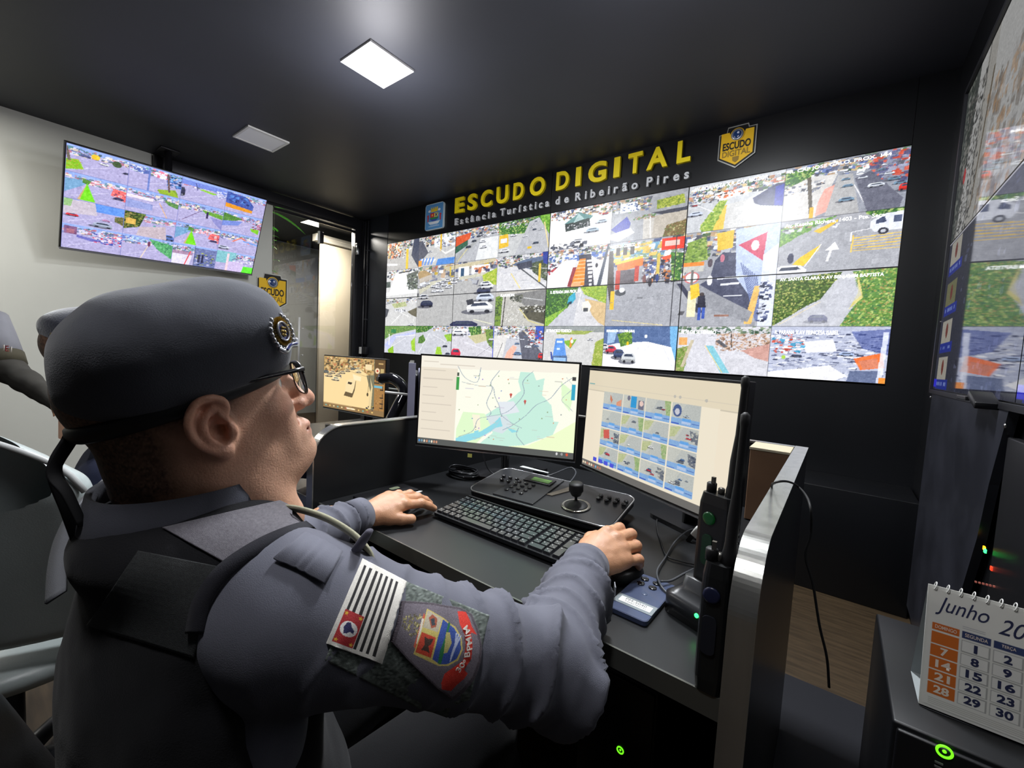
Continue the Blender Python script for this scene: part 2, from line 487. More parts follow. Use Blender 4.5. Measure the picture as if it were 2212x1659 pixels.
def euler(r):
    cx, sx = math.cos(r[0]), math.sin(r[0]); cy, sy = math.cos(r[1]), math.sin(r[1]); cz, sz = math.cos(r[2]), math.sin(r[2])
    Rx = np.array([[1, 0, 0], [0, cx, -sx], [0, sx, cx]]); Ry = np.array([[cy, 0, sy], [0, 1, 0], [-sy, 0, cy]]); Rz = np.array([[cz, -sz, 0], [sz, cz, 0], [0, 0, 1]])
    return Rz@Ry@Rx      # L @ R applies the inverse rotation to row vectors
def vnormals(V, Q):
    n = np.cross(V[Q[:, 2]]-V[Q[:, 0]], V[Q[:, 3]]-V[Q[:, 1]]); N = np.zeros_like(V)
    for i in range(4):
        for k in range(3): N[:, k] += np.bincount(Q[:, i], n[:, k], len(V))
    return N/np.maximum(np.linalg.norm(N, axis=1), 1e-12)[:, None]
def vnoise(P, seed=0):
    """smooth lattice noise in -1..1"""
    P = np.asarray(P, float); i = np.floor(P).astype(np.int64); f = P-i; f = f*f*(3-2*f)
    def hsh(a, b, c):
        h = (a*374761393+b*668265263+c*2147483647+seed*974634777) & 0xffffffff
        h = ((h ^ (h >> 13))*1274126177) & 0xffffffff; return ((h ^ (h >> 16)) & 0xffff)/32767.5-1
    out = 0
    for dx in (0, 1):
        for dy in (0, 1):
            for dz in (0, 1):
                w = (f[:, 0] if dx else 1-f[:, 0])*(f[:, 1] if dy else 1-f[:, 1])*(f[:, 2] if dz else 1-f[:, 2])
                out = out+w*hsh(i[:, 0]+dx, i[:, 1]+dy, i[:, 2]+dz)
    return out
def clay_obj(name, clay, m, parent=None, disp=None, relax=2, T=None):
    V, Q = clay.mesh(relax)
    if disp is not None:
        N = vnormals(V, Q); V = V+N*disp(V, N)[:, None]
    if T is not None: V = V@np.array(T[0]).T+np.array(T[1])
    return link(name, np_mesh(name, V, Q), m, parent)
# ------------------------------------------------------------------ the room
XL, XR, YF, YB, XFAR = -5.2, 0.385, 3.346, -2.6, -7.6
M_ceil = mat('ceiling_paint', rgb(39, 41, 48), 0.55, var=0.06, vscale=2)
M_facade = mat('black_facade_sheet', rgb(13, 14, 17), 0.36, var=0.2, vscale=1.5, bump=0.04, bscale=60)
M_wall = mat('grey_wall_paint', rgb(196, 197, 190), 0.7, var=0.03, vscale=2)
M_floor = mat('brown_wood_floor', rgb(62, 50, 35), 0.5, var=0.3, vscale=6, stretch=(1, 9, 1))
M_frame = mat('dark_metal_frame', rgb(38, 38, 42), 0.38, metal=0.4)
def struct(name, mb, m): return tag(mb.build(name, m), kind='structure')
struct('floor', MB().box(((XFAR+XR)/2, (YF+YB)/2+.2, -0.05), (XR-XFAR+.4, YF-YB+.8, 0.1)), M_floor)
struct('ceiling', MB().box(((XL+XR)/2, (YF+YB)/2, CEIL+0.04), (XR-XL+.1, YF-YB+.4, 0.08)), M_ceil)
struct('wall_back', MB().box(((XL+XR)/2, YF+0.09, CEIL/2), (XR-XL+.1, 0.1, CEIL)), M_facade)
# facade of sheets round the displays
W0, W1, Z0, Z1 = -4.623, 0.217, CAM_H-0.0564, CAM_H+1.3066
fm = MB()
struct('trim_6', MB().box(((XL+W0)/2+.09, YF+.004, CEIL/2), (W0-XL-.20, 0.05, CEIL)), mat('sheen_sheet', rgb(52, 55, 62), .3, metal=.55))
fm.box((XL+.09, YF+.005, CEIL/2), (.17, 0.05, CEIL))
fm.box(((XR+W1)/2, YF+.005, CEIL/2), (XR-W1, 0.05, CEIL))
fm.box(((W0+W1)/2, YF+.005, Z0/2-.004), (W1-W0, 0.05, Z0-.008))
cuts = [W0, W0+2.02, W0+2.04+1.2, W1]
cuts = [W0, -2.21, W1]
for a, b in zip(cuts[:-1], cuts[1:]):
    fm.box(((a+b)/2, YF+.005, (Z1+CEIL)/2+.002), (b-a-.004, 0.05, CEIL-Z1-.004))
struct('trim_1', fm, M_facade)
struct('wall_front', MB().box(((XL+XR)/2, YB-.05, CEIL/2), (XR-XL, 0.1, CEIL)), mat('dark_rear_wall', rgb(40, 41, 44), .7))
struct('wall_right', MB().box((XR+.05, (YF+YB)/2, CEIL/2), (0.1, YF-YB+.2, CEIL)), M_facade)
struct('wall_left', MB().box((XL-.05, (2.20+YB)/2, CEIL/2), (0.1, 2.20-YB, CEIL)), M_wall)
struct('trim_2', MB().box((XL+.03, 2.19, CEIL-.07), (0.07, 2.1, 0.11), bev=.004).box((XL+.02, 2.19, CEIL-.135), (0.03, 2.1, 0.02)), M_frame)
# glazed partition with door
struct('window_1', MB().box((XL-.01, 2.48, (CEIL-.12)/2), (0.01, .52, CEIL-.14)),
       mat('glass', (1, 1, 1), 0.01, trans=1.0, ior=1.5))
g = MB().box((XL-.01, 2.975, 1.30), (0.01, .455, 2.52))
struct('door_1', g, MATS['glass'])
struct('trim_3', MB().box((XL+.0, 3.27, CEIL/2), (0.09, .13, CEIL-.02), bev=.004).box((XL+.06, 3.315, CEIL/2), (0.04, .05, CEIL-.06)), M_frame)
struct('trim_4', MB().box((XL-.01, 2.74, CEIL-.17), (0.02, 1.06, .03)), M_frame)
# room behind the glass
struct('wall_far_room', MB().box((XFAR, 2.2, CEIL/2), (0.1, 5.2, CEIL)).box(((XFAR+XL)/2-.1, 4.6, CEIL/2), (XL-XFAR, .1, CEIL)).box(((XFAR+XL)/2-.1, .3, CEIL/2), (XL-XFAR, .1, CEIL)), mat('far_room_wall', rgb(150, 152, 150), .8))
struct('ceiling_far_room', MB().box(((XFAR+XL)/2-.05, 2.45, CEIL+.06), (XL-XFAR-.1, 4.4, 0.08)), M_ceil)
struct('door_2', MB().box((-6.2, 3.62, 1.36), (0.06, .66, 2.72), bev=.004), mat('beige_door', rgb(214, 203, 182), .6, var=.03, vscale=3))
struct('trim_5', MB().box((-6.2, 3.7, 2.79), (0.12, 1.0, .10)), mat('pale_door_frame', rgb(190, 186, 176), .6))
h = MB().tube([(XL+.04, 2.50, 1.02), (XL+.04, 2.50, 1.55)], .011, 12, 0).tube([(XL, 2.55, 1.1), (XL+.04, 2.55, 1.1)], .007, 8).tube([(XL, 2.55, 1.42), (XL+.04, 2.55, 1.42)], .007, 8)
tag(h.build('pull_handle', mat('satin_steel', rgb(225, 225, 225), .5, metal=.2)), 'long vertical chrome pull handle on the glass door', 'handle')
pf = empty('glass_patch_fitting', (XL+.01, 2.745, CEIL-.36))
tag(pf, 'black and white corner fitting at the top of the glass door', 'door fitting')
MB().box((0, .02, 0), (.03, .05, .14), bev=.004).build('clamp', M_frame, pf)
MB().box((0.004, -.015, -.005), (.03, .018, .15), bev=.003).build('cover', WHITEPL, pf)
# conduits, switch box and door sensor by the corner
cd = MB().tube([(-5.03, YF-.035, CEIL-.03), (-5.03, YF-.035, 1.28)], .013, 10)
for z in (2.5, 2.05, 1.6): cd.box((-5.03, YF-.035, z), (.045, .035, .02), bev=.003)
tag(cd.build('conduit', mat('dark_conduit', rgb(46, 46, 50), .35)), 'dark vertical conduit pipe on the black facade beside the glass door frame', 'pipe')
c2 = MB().tube([(-5.10, YF-.03, CEIL-.03), (-5.10, YF-.03, 0.1)], .012, 10)
tag(c2.build('conduit', MATS['dark_conduit']), 'second dark pipe running down the corner left of the first conduit', 'pipe')
sb = empty('switch_box', (-5.02, YF-.05, 1.19)); tag(sb, 'small black switch box with white plate at the foot of the conduit', 'switch')
MB().box((0, 0, 0), (.13, .05, .10), bev=.004).build('box', M_frame, sb)
MB().box((-.05, -.028, 0), (.05, .008, .09), bev=.002).build('plate', WHITEPL, sb)
ds = empty('door_sensor', (-5.12, 3.22, CEIL-.42)); tag(ds, 'small chrome magnetic door sensor high beside the conduit pipes', 'sensor')
MB().box((0, 0, 0), (.035, .04, .12), bev=.006).build('housing', CHROME, ds)
MB().box((0, 0, .075), (.04, .045, .03), bev=.004).build('cap', M_frame, ds)

# leaves behind the glass
pl = empty('potted_fern', (-5.50, 2.26, 0)); tag(pl, 'green leafy plant behind the glass beside the end of the grey wall', 'plant')
leafm = mat('leaf_green', rgb(104, 196, 56), .5, var=.3, vscale=30)
def leaf(o, d, L, w, droop=.3):
    o = Vector(o); d = Vector(d).normalized(); s = d.cross(Vector((0, 0, 1))).normalized(); vs = []; n = 9
    for i in range(n):
        t = i/(n-1); c = o+d*L*t+Vector((0, 0, -droop*L*t*t)); ww = w*math.sin(math.pi*min(1, t*.93+.05))**.8
        vs += [c-s*ww+Vector((0, 0, .15*ww)), c, c+s*ww+Vector((0, 0, .15*ww))]
    fs = [(3*i+j, 3*i+j+1, 3*i+j+4, 3*i+j+3) for i in range(n-1) for j in (0, 1)]
    return vs, fs
lb = MB(); 
for (o, d, L, w, dr) in [((0, 0, 2.78), (.3, 1, -.12), .42, .045, .35), ((0, 0, 2.80), (.1, .6, .3), .3, .035, .3)]:
    lb.add(*leaf(o, d, L, w, dr), 0, True)
for k in range(60):
    z = random.choice([random.uniform(1.95, 2.22), random.uniform(2.4, 2.62)])
    a = random.uniform(0, 6.28)
    lb.add(*leaf((random.uniform(-.05, .05), random.uniform(-.02, .07), z), (math.cos(a)*.6, math.sin(a)*.8+.2, random.uniform(-.4, .5)), random.uniform(.05, .1), .016, .4), 0, True)
lb.build('foliage', leafm, pl)
MB().tube(spline([(0, -.03, .3), (.02, 0, 1.2), (0, .02, 2.2), (0, 0, 2.82)], 8), .012, 8).build('stem', mat('stem_brown', rgb(80, 70, 40), .7), pl)
MB().lathe([(.13, 0), (.17, .28), (.18, .30), (.15, .31)], 20).build('pot', BLACKPL, pl)

# ceiling fixtures
def ceiling_panel(name, cx, cy, w, h, lit, label):
    e = empty(name, (cx, cy, CEIL)); tag(e, label, 'ceiling light')
    f = MB()
    for sx in (-1, 1): f.box((sx*(w/2-.008), 0, -.006), (.016, h, .012))
    for sy in (-1, 1): f.box((0, sy*(h/2-.008), -.006), (w-.032, .016, .012))
    f.build('frame', WHITEPL if not lit else mat('lit_frame', rgb(225, 225, 225), .4), e)
    dm = mat('lit_diffuser', rgb(250, 250, 250), .5, emit=(1, 1, 1), estr=22) if lit else mat('unlit_diffuser', rgb(240, 242, 245), .5, var=.03, vscale=400)
    MB().box((0, 0, -.004), (w-.032, h-.032, .006)).build('diffuser', dm, e)
    return e
ceiling_panel('ceiling_light', PANEL_LIGHT[0], PANEL_LIGHT[1], .30, .30, True, 'square lit panel glaring white in the dark ceiling')
ceiling_panel('ceiling_light', -3.955, 1.575, .31, .315, False, 'unlit pale square ceiling panel nearer the wall television')
ceiling_panel('ceiling_light', -0.70, 1.56, .30, .30, True, 'square lit ceiling panel above the desk monitors, just beyond the upper edge of the frame')
ceiling_panel('ceiling_light', -0.45, -0.20, .30, .30, True, 'square lit ceiling panel above the seated officer, beyond the frame')
ceiling_panel('ceiling_light', -4.35, -0.45, .30, .30, True, 'square lit ceiling panel above the left aisle, beyond the frame')

# plinth under the displays
struct('baseboard_back', MB().box((-2.3, 3.12, .3), (5.35, .40, .6), bev=.005), M_facade)
# ------------------------------------------------------------------ pictures on the video wall
GREYB = ((150, 152, 160), (205, 208, 215), (90, 92, 105), (235, 238, 245), (120, 125, 150), (180, 150, 120))
TOWN = GREYB+((196, 120, 100), (80, 108, 74), (214, 190, 140), (80, 96, 140), (120, 144, 110), (245, 246, 250), (60, 64, 78))
def road(p, c=(205, 207, 212)): p.rect(0, 0, 1, 1, c)
def t_street0(p):
    road(p, (188, 186, 184)); p.clutter(0, 0, .45, .5, 90, .08, ((215, 110, 50), (230, 190, 120), (90, 80, 80), (240, 240, 240), (60, 60, 70)), 1.4)
    p.clutter(.4, 0, .8, .3, 40, .07, TOWN); p.poly([(.85, 0), (1, 0), (1, 1), (.78, .55)], (70, 75, 95)); p.rect(.62, .3, .69, 1, (225, 195, 60))
    p.clutter(.1, .4, .6, .62, 14, .05, ((60, 60, 70), (120, 60, 60), (240, 240, 240))); p.poly([(0, .72), (.35, .78), (.34, .84), (0, .8)], (250, 252, 255))
def t_corner(p):
    road(p, (196, 196, 196)); p.clutter(0, 0, 1, .3, 90, .09, TOWN); p.rect(.45, .12, 1, .42, (225, 228, 235)); p.clutter(.5, .15, .98, .42, 20, .09, GREYB)
    p.poly([(0, .12), (.1, .12), (.28, .55), (.0, .9)], (90, 92, 105)); p.rect(.6, .0, .64, .55, (220, 180, 60))
    p.car(.33, .52, .11); p.poly([(.1, .72), (.5, .8), (.44, .88), (.05, .8)], (240, 243, 250))
    for k in range(5): p.poly([(.05+k*.09, .72), (.09+k*.09, .73), (.03+k*.09, .96), (-.02+k*.09, .95)], (110, 150, 220))
    p.poly([(.55, .8), (1, .8), (.98, 1), (.5, 1)], (86, 140, 214)); p.poly([(.5, .4), (.75, .62), (1, .5), (1, .56), (.75, .68)], (238, 238, 232)); p.rect(0, .78, .1, .98, (235, 150, 50))
def t_cars(p):
    road(p, (180, 182, 188)); p.clutter(0, 0, 1, .28, 110, .08, TOWN); p.poly([(0, .2), (.38, .12), (.34, .32), (0, .5)], (210, 88, 50)); p.poly([(0, .5), (.3, .34), (.3, .5), (0, .72)], (60, 100, 80))
    p.poly([(0, .78), (.6, .3), (.6, .36), (.06, 1), (0, 1)], (168, 170, 172)); p.poly([(.6, .38), (1, .36), (1, 1), (.5, 1)], (226, 228, 230))
    for x, y, w in ((.32, .55, .13), (.45, .4, .11), (.55, .28, .1), (.6, .2, .08)): p.car(x, y, w, (60, 64, 74))
    for x, y, w in ((.68, .62, .15), (.66, .45, .13), (.7, .3, .1), (.9, .22, .13)): p.car(x, y, w)
    p.line(.05, 1, .3, .6, .012, (225, 210, 120))
def t_road3(p):
    road(p, (196, 198, 200)); p.leaves([(0, 0), (1, 0), (.85, .3), (.55, .42), (0, .35)], 240, .022); p.leaves([(.82, 0), (1, 0), (1, .7), (.86, .2)], 80, .022, ((120, 175, 60), (150, 200, 80), (90, 140, 60)))
    p.clutter(.02, .0, .7, .16, 30, .06, GREYB); p.poly([(.62, .12), (.8, .05), (1, .55), (1, 1), (.35, 1)], (182, 184, 190)); p.poly([(.02, .38), (.2, .36), (.22, .72), (.02, .76)], (232, 190, 60)); p.rect(.05, .48, .18, .6, (230, 232, 240))
    p.car(.14, .82, .2); p.car(.32, .42, .12)
    for x, y, w, c in ((.55, .5, .09, 0), (.72, .35, .08, 1), (.76, .72, .11, 1), (.84, .38, .08, 0), (.7, .22, .06, 0), (.74, .14, .05, 1), (.66, .28, .06, 0)): p.car(x, y, w, (70, 80, 95) if c else (225, 228, 235))
    p.line(.9, .2, 1, .9, .02, (230, 210, 150)); p.rect(.6, .8, .68, .86, (225, 190, 60))
def t_plaza(p):
    road(p, (246, 246, 248)); p.clutter(0, 0, 1, .22, 120, .07, TOWN); p.poly([(.24, .36), (.5, .12), (.72, .26), (.66, .34)], (110, 150, 150)); p.poly([(.26, .36), (.66, .3), (.68, .5), (.28, .56)], (60, 70, 68))
    p.clutter(.28, .38, .66, .5, 22, .04, ((200, 200, 205), (40, 44, 50))); p.poly([(.48, .14), (.58, .3), (.4, .36)], (180, 205, 205))
    for x, y, w, c in ((.86, .42, .16, (190, 205, 220)), (.72, .6, .2, (170, 190, 205)), (.5, .82, .2, (235, 238, 245)), (.9, .25, .1, (200, 60, 60))): p.car(x, y, w, c)
    p.clutter(0, .82, .6, 1, 30, .1, ((40, 42, 52), (245, 245, 250), (90, 95, 110)))
def t_bend(p):
    road(p, (160, 162, 168)); p.clutter(0, 0, .5, .3, 80, .07, TOWN); p.rect(.12, .1, .36, .32, (225, 232, 240)); p.clutter(.12, .12, .36, .3, 20, .04, ((70, 90, 140), (240, 240, 240)))
    p.leaves([(.62, .16), (.95, .12), (.97, .32), (.62, .36)], 90, .02, ((150, 165, 60), (190, 195, 90), (110, 130, 60))); p.poly([(.55, .42), (1, .4), (1, .48), (.7, .5)], (66, 68, 80))
    p.poly([(.45, .5), (.6, .55), (.62, 1), (.46, 1)], (196, 192, 186)); p.poly([(.6, .5), (1, .48), (1, 1), (.58, 1)], (186, 178, 166)); p.leaves([(.76, .75), (1, .68), (1, 1), (.72, 1)], 60, .02, ((120, 100, 60), (100, 120, 60), (180, 170, 120)))
    p.poly([(.0, .68), (.22, .42), (.28, .58), (.26, .74), (.1, .8)], (52, 60, 160)); p.poly([(0, .8), (.28, .7), (.34, .82), (.12, .98), (0, .92)], (250, 250, 255))
    p.clutter(.3, .44, .62, .52, 18, .04, ((150, 110, 70), (90, 130, 70))); p.line(.54, .5, .56, 1, .012, (240, 240, 240))
def t_avenue(p):
    road(p, (200, 203, 208)); p.clutter(0, .06, 1, .3, 150, .07, TOWN); p.poly([(.3, .3), (.6, .2), (.6, .34), (.32, .42)], (236, 238, 240)); p.clutter(.3, .2, .62, .36, 16, .06, ((220, 110, 60), (240, 240, 240), (60, 60, 60)))
    p.poly([(.3, .6), (.45, .5), (.46, 1), (.28, 1)], (232, 196, 80)); p.leaves([(.16, .88), (.36, .4), (.44, .42), (.3, 1), (.18, 1)], 70, .025, ((150, 180, 70), (190, 205, 110), (110, 150, 60)))
    p.poly([(.66, .5), (.92, .25), (1, .25), (1, .7), (.78, .62)], (62, 66, 104)); p.poly([(.92, .3), (1, .28), (1, .68), (.92, .66)], (40, 50, 160)); p.poly([(.44, .5), (.7, .45), (.75, .7), (.98, .74), (1, 1), (.42, 1)], (208, 208, 208))
    p.line(.08, .4, .3, .62, .012, (245, 245, 250)); p.car(.1, .6, .16, (205, 215, 235)); p.car(.08, .42, .07, (190, 60, 60)); p.car(.3, .38, .1, (60, 62, 72)); p.clutter(.0, .28, .3, .4, 16, .05, GREYB)
def t_bigstreet(p):
    road(p, (150, 154, 166)); p.clutter(0, 0, 1, .25, 120, .08, TOWN+((110, 130, 190),)); p.clutter(.7, 0, 1, .5, 60, .09, ((90, 92, 130), (150, 155, 180), (200, 80, 60), (110, 110, 120)))
    p.leaves([(0, .1), (.3, .05), (.2, .32), (0, .42)], 90, .02); p.poly([(0, .4), (.22, .25), (.46, .26), (.3, 1), (0, 1)], (212, 210, 208)); p.clutter(0, .32, .36, .5, 30, .05, GREYB)
    p.poly([(.36, .5), (.46, .44), (.42, .9), (.3, .98), (.31, .75)], (236, 172, 160)); p.poly([(.46, .3), (.58, .3), (.66, 1), (.38, 1)], (178, 178, 180)); p.poly([(.2, .25), (.235, .24), (.28, .98), (.25, 1)], (96, 88, 78)); p.rect(.245, .8, .28, 1, (226, 180, 40))
    p.line(.6, .5, .72, .95, .008, (240, 240, 245)); p.line(.72, .65, .86, .9, .008, (240, 240, 245)); p.poly([(.6, .4), (.72, .3), (.98, .85), (.96, 1), (.72, 1)], (104, 106, 122))
    for x, y, w, c in ((.53, .26, .055, 0), (.53, .38, .07, 1), (.55, .5, .09, 1), (.72, .62, 0.0, 0), (.55, .74, .13, 1), (.66, .4, .08, 0), (.77, .56, .13, 0), (.64, .3, .06, 0), (.8, .32, .06, 1), (.86, .4, .08, 0), (.9, .5, .1, 1), (.95, .58, .1, 1)):
        if w: p.car(x, y, w, (118, 150, 176) if c else (224, 230, 242))
    p.car(.99, .66, .1, (216, 50, 40), .14)
def t_white(p):
    road(p, (214, 214, 214)); p.clutter(0, 0, 1, .3, 60, .08, TOWN); p.poly([(.3, .1), (.65, .08), (.72, .8), (.1, .8)], (238, 238, 238)); p.poly([(.65, .2), (1, .1), (1, .8), (.76, .85)], (100, 105, 100)); p.clutter(.66, .2, 1, .8, 40, .07, ((60, 70, 66), (200, 205, 205), (130, 140, 120)))
    p.line(0, .85, 1, .8, .12, (250, 252, 255)); p.line(.4, .12, .8, .08, .04, (60, 62, 66)); p.rect(0, .4, .14, .6, (90, 100, 95))
def t_parking(p):
    road(p, (178, 178, 178)); p.clutter(0, 0, 1, .12, 80, .06, TOWN); p.clutter(0, .03, 1, .3, 40, .09, GREYB+((200, 170, 60),)); p.poly([(0, .1), (.1, .06), (.2, .14), (.02, .22)], (176, 150, 110)); p.poly([(.02, .2), (.2, .14), (.21, .22), (.03, .28)], (190, 182, 172))
    p.poly([(.36, .05), (.98, .0), (.98, .05), (.4, .11)], (200, 190, 160)); p.rect(.55, .08, .68, .24, (238, 240, 240)); p.rect(.58, .1, .62, .24, (60, 90, 120)); p.rect(.44, .05, .46, .2, (214, 186, 70)); p.rect(.71, .08, .92, .2, (240, 240, 240)); p.clutter(.72, .1, .9, .18, 10, .05, ((60, 60, 90), (200, 120, 80)))
    p.poly([(.02, .36), (.2, .26), (.9, .2), (.92, .24), (.24, .32), (.04, .46)], (200, 198, 180)); p.leaves([(.84, .24), (1, .15), (1, .4), (.86, .36)], 60, .014, ((170, 190, 60), (130, 170, 60), (200, 205, 110)))
    for x, y in ((.03, .34), (.09, .32), (.14, .29)): p.car(x, y, .08)
    for x, y in ((.3, .3), (.36, .28), (.42, .26), (.24, .34), (.3, .36), (.38, .33), (.5, .3), (.52, .25), (.25, .42), (.33, .42), (.44, .37)): p.car(x, y, .085, (236, 238, 246))
    p.car(.1, .5, .13, (225, 228, 236)); p.car(.14, .62, .18, (48, 54, 82), .13); p.car(.86, .46, .16, (60, 66, 96), .1); p.car(.9, .4, .14, (235, 238, 245), .1); p.car(.88, .56, .2, (206, 214, 230), .14)
    p.car(.82, .7, .3, (244, 246, 252), .2); p.poly([(.66, .6), (.74, .58), (.76, .66), (.68, .68)], (60, 62, 70)); p.car(.64, .97, .34, (44, 48, 84), .13); p.car(.88, .36, .12, (230, 232, 240))
    p.line(.76, .9, .97, .97, .012, (226, 226, 200)); p.line(0, .52, .3, .47, .004, (225, 225, 225)); p.poly([(0, .45), (.02, .44), (.02, .5), (0, .5)], (60, 60, 70))
def t_pole(p):
    road(p, (214, 214, 218)); p.clutter(0, 0, 1, .3, 80, .08, TOWN); p.poly([(.3, .26), (.6, .14), (1, .1), (1, .75), (.7, .45)], (96, 112, 140)); p.leaves([(.6, .3), (1, .2), (1, .8), (.8, .6)], 70, .03, ((70, 84, 60), (110, 120, 90), (50, 60, 55)))
    p.clutter(0, .35, 1, 1, 50, .12, ((205, 206, 214), (228, 228, 232), (190, 192, 200)), .3, .6); p.line(.5, .4, 1, .98, .03, (80, 84, 90)); p.rect(.84, .3, .88, .8, (225, 195, 70)); p.poly([(.9, 0), (1, 0), (1, .35), (.92, .3)], (40, 60, 150)); p.line(.3, .5, .5, .95, .02, (232, 214, 140)); p.poly([(.4, .25), (.7, .2), (.72, .38), (.45, .42)], (70, 74, 90))
def t_cones(p):
    road(p, (222, 222, 228)); p.clutter(0, 0, 1, .32, 130, .08, TOWN); p.clutter(0, .15, 1, .28, 30, .1, ((240, 243, 250), (90, 120, 190))); p.poly([(.52, .2), (.72, .2), (.8, 1), (.62, 1)], (66, 66, 80)); p.poly([(.55, .3), (.64, .3), (.64, .98), (.4, .98)], (242, 140, 40))
    for k in range(7): p.rect(.52-.01*k, .34+k*.09, .64, .36+k*.09, (250, 200, 150)); p.rect(.66+.01*k, .34+k*.1, .76, .4+k*.1, (235, 235, 240))
    p.poly([(.97, .0), (1, 0), (.9, 1), (.84, 1)], (70, 80, 96)); p.clutter(0, .35, .22, .62, 26, .08, ((50, 44, 60), (235, 235, 240), (190, 60, 70), (90, 90, 110))); p.line(.58, .95, .4, .95, .1, (250, 170, 120)); p.poly([(.3, .3), (.5, .3), (.4, 1), (0, 1), (0, .7)], (236, 236, 240)); p.ell(.82, .5, .02, .06, (40, 40, 50)); p.poly([(.36, .98), (.44, .5), (.5, .5), (.42, 1)], (150, 50, 60))
def t_mall(p):
    road(p, (166, 168, 176)); p.clutter(0, 0, 1, .26, 200, .06, TOWN); p.clutter(.0, .02, .42, .2, 40, .07, ((226, 190, 90), (130, 160, 130), (235, 235, 240), (120, 170, 200)))
    for x in (.05, .1, .15): p.rect(x, .04, x+.03, .16, (70, 66, 60))
    p.rect(.36, .02, .5, .15, (226, 62, 40)); p.rect(.38, .05, .47, .11, (250, 200, 190))
    p.poly([(.06, .24), (.24, .2), (.25, .3), (.07, .36)], (236, 120, 30)); p.poly([(.05, .24), (.24, .19), (.24, .215), (.05, .27)], (245, 200, 60)); p.rect(.08, .34, .2, .5, (96, 90, 96)); p.rect(.06, .34, .09, .56, (190, 60, 40)); p.rect(.19, .3, .22, .48, (190, 60, 40))
    p.poly([(.36, .23), (.44, .2), (.46, .26), (.37, .3)], (230, 90, 50)); p.clutter(.24, .24, .5, .48, 90, .035, ((110, 100, 110), (230, 230, 235), (200, 120, 60), (50, 50, 66), (60, 80, 140)), 1.5)
    p.leaves([(.42, .18), (.5, .2), (.49, .5), (.44, .5)], 50, .014); p.rect(.335, .18, .355, .5, (215, 190, 90)); p.leaves([(.52, .1), (.62, .06), (.64, .3), (.5, .34)], 50, .014, ((130, 160, 70), (170, 190, 110), (90, 120, 60)))
    p.poly([(0, .1), (.03, .1), (.06, .7), (.03, .75), (0, .5)], (70, 66, 62)); p.rect(.03, .58, .06, .8, (230, 190, 50))
    p.poly([(.68, .32), (.72, .24), (.84, .26), (.92, .6), (.9, .86), (.64, .66), (.6, .56), (.66, .5)], (76, 80, 104)); p.poly([(.78, .02), (1, 0), (1, .9), (.92, .8), (.8, .5)], (186, 200, 232)); p.poly([(.8, .18), (.94, .08), (.93, .36)], (196, 50, 90)); p.ell(.885, .2, .02, .05, (240, 220, 225))
    for k in range(8): p.line(.82+k*.012, .36+k*.02, .92+k*.005, .95, .006, (110, 124, 170))
    p.poly([(.68, .04), (.77, .02), (.77, .2), (.69, .22)], (226, 190, 60)); p.poly([(.72, .56), (.82, .55), (.82, .57), (.72, .58)], (245, 248, 255), .9); p.poly([(.7, .5), (.86, .49), (.86, .505), (.7, .515)], (245, 248, 255), .8); p.poly([(.74, .68), (.84, .68), (.84, .69), (.74, .695)], (245, 248, 255), .9)
    p.poly([(.9, .6), (.93, .6), (.9, .98), (.86, .98)], (232, 190, 110)); p.poly([(.93, .3), (1, .2), (1, 1), (.93, 1)], (222, 228, 245)); p.clutter(.92, .55, .98, .95, 26, .03, ((70, 80, 120), (30, 36, 60), (200, 205, 220)))
    p.poly([(.6, .55), (.66, .62), (.9, .86), (.88, .96), (.64, .8), (.46, .56), (.46, .53)], (150, 152, 160)); p.poly([(.47, .53), (.5, .53), (.64, .86), (.6, .86)], (58, 60, 80)); p.rect(.5, .32, .62, .42, (196, 196, 190)); p.rect(.5, .32, .62, .36, (238, 140, 60))
    p.ell(.555, .48, .045, .06, (210, 120, 120)); p.ell(.555, .48, .035, .047, (245, 245, 245)); p.rect(.55, .4, .565, .9, (120, 118, 116)); p.rect(.54, .62, .59, .9, (232, 226, 190)); p.poly([(.55, .56), (.6, .54), (.61, .68), (.56, .72)], (238, 200, 60))
    p.poly([(.6, .68), (.64, .67), (.65, .8), (.6, .8)], (44, 44, 60)); p.rect(.605, .8, .625, .94, (60, 90, 180)); p.rect(.63, .8, .648, .92, (60, 90, 180)); p.ell(.622, .66, .014, .02, (70, 60, 60)); p.ell(.66, .52, .015, .05, (235, 235, 240)); p.ell(.655, .34, .014, .045, (90, 80, 90)); p.ell(.72, .3, .012, .04, (200, 120, 140))
    p.ell(.3, .5, .012, .05, (60, 56, 66)); p.ell(.26, .46, .012, .05, (120, 80, 80)); p.ell(.345, .46, .012, .05, (50, 70, 130)); p.ell(.1, .6, .04, .04, (80, 84, 90)); p.ell(.11, .57, .02, .03, (235, 235, 240)); p.line(.05, .93, .4, .99, .006, (232, 214, 140)); p.rect(.22, .66, .26, .68, (120, 122, 128)); p.line(.45, .0, .45, 1, .003, (60, 60, 66))
    p.rect(.7, .88, .78, .9, (150, 110, 96)); p.poly([(.5, .84), (.53, .84), (.52, .88), (.49, .88)], (90, 90, 96)); p.line(.02, .72, .46, .64, .003, (130, 132, 140))
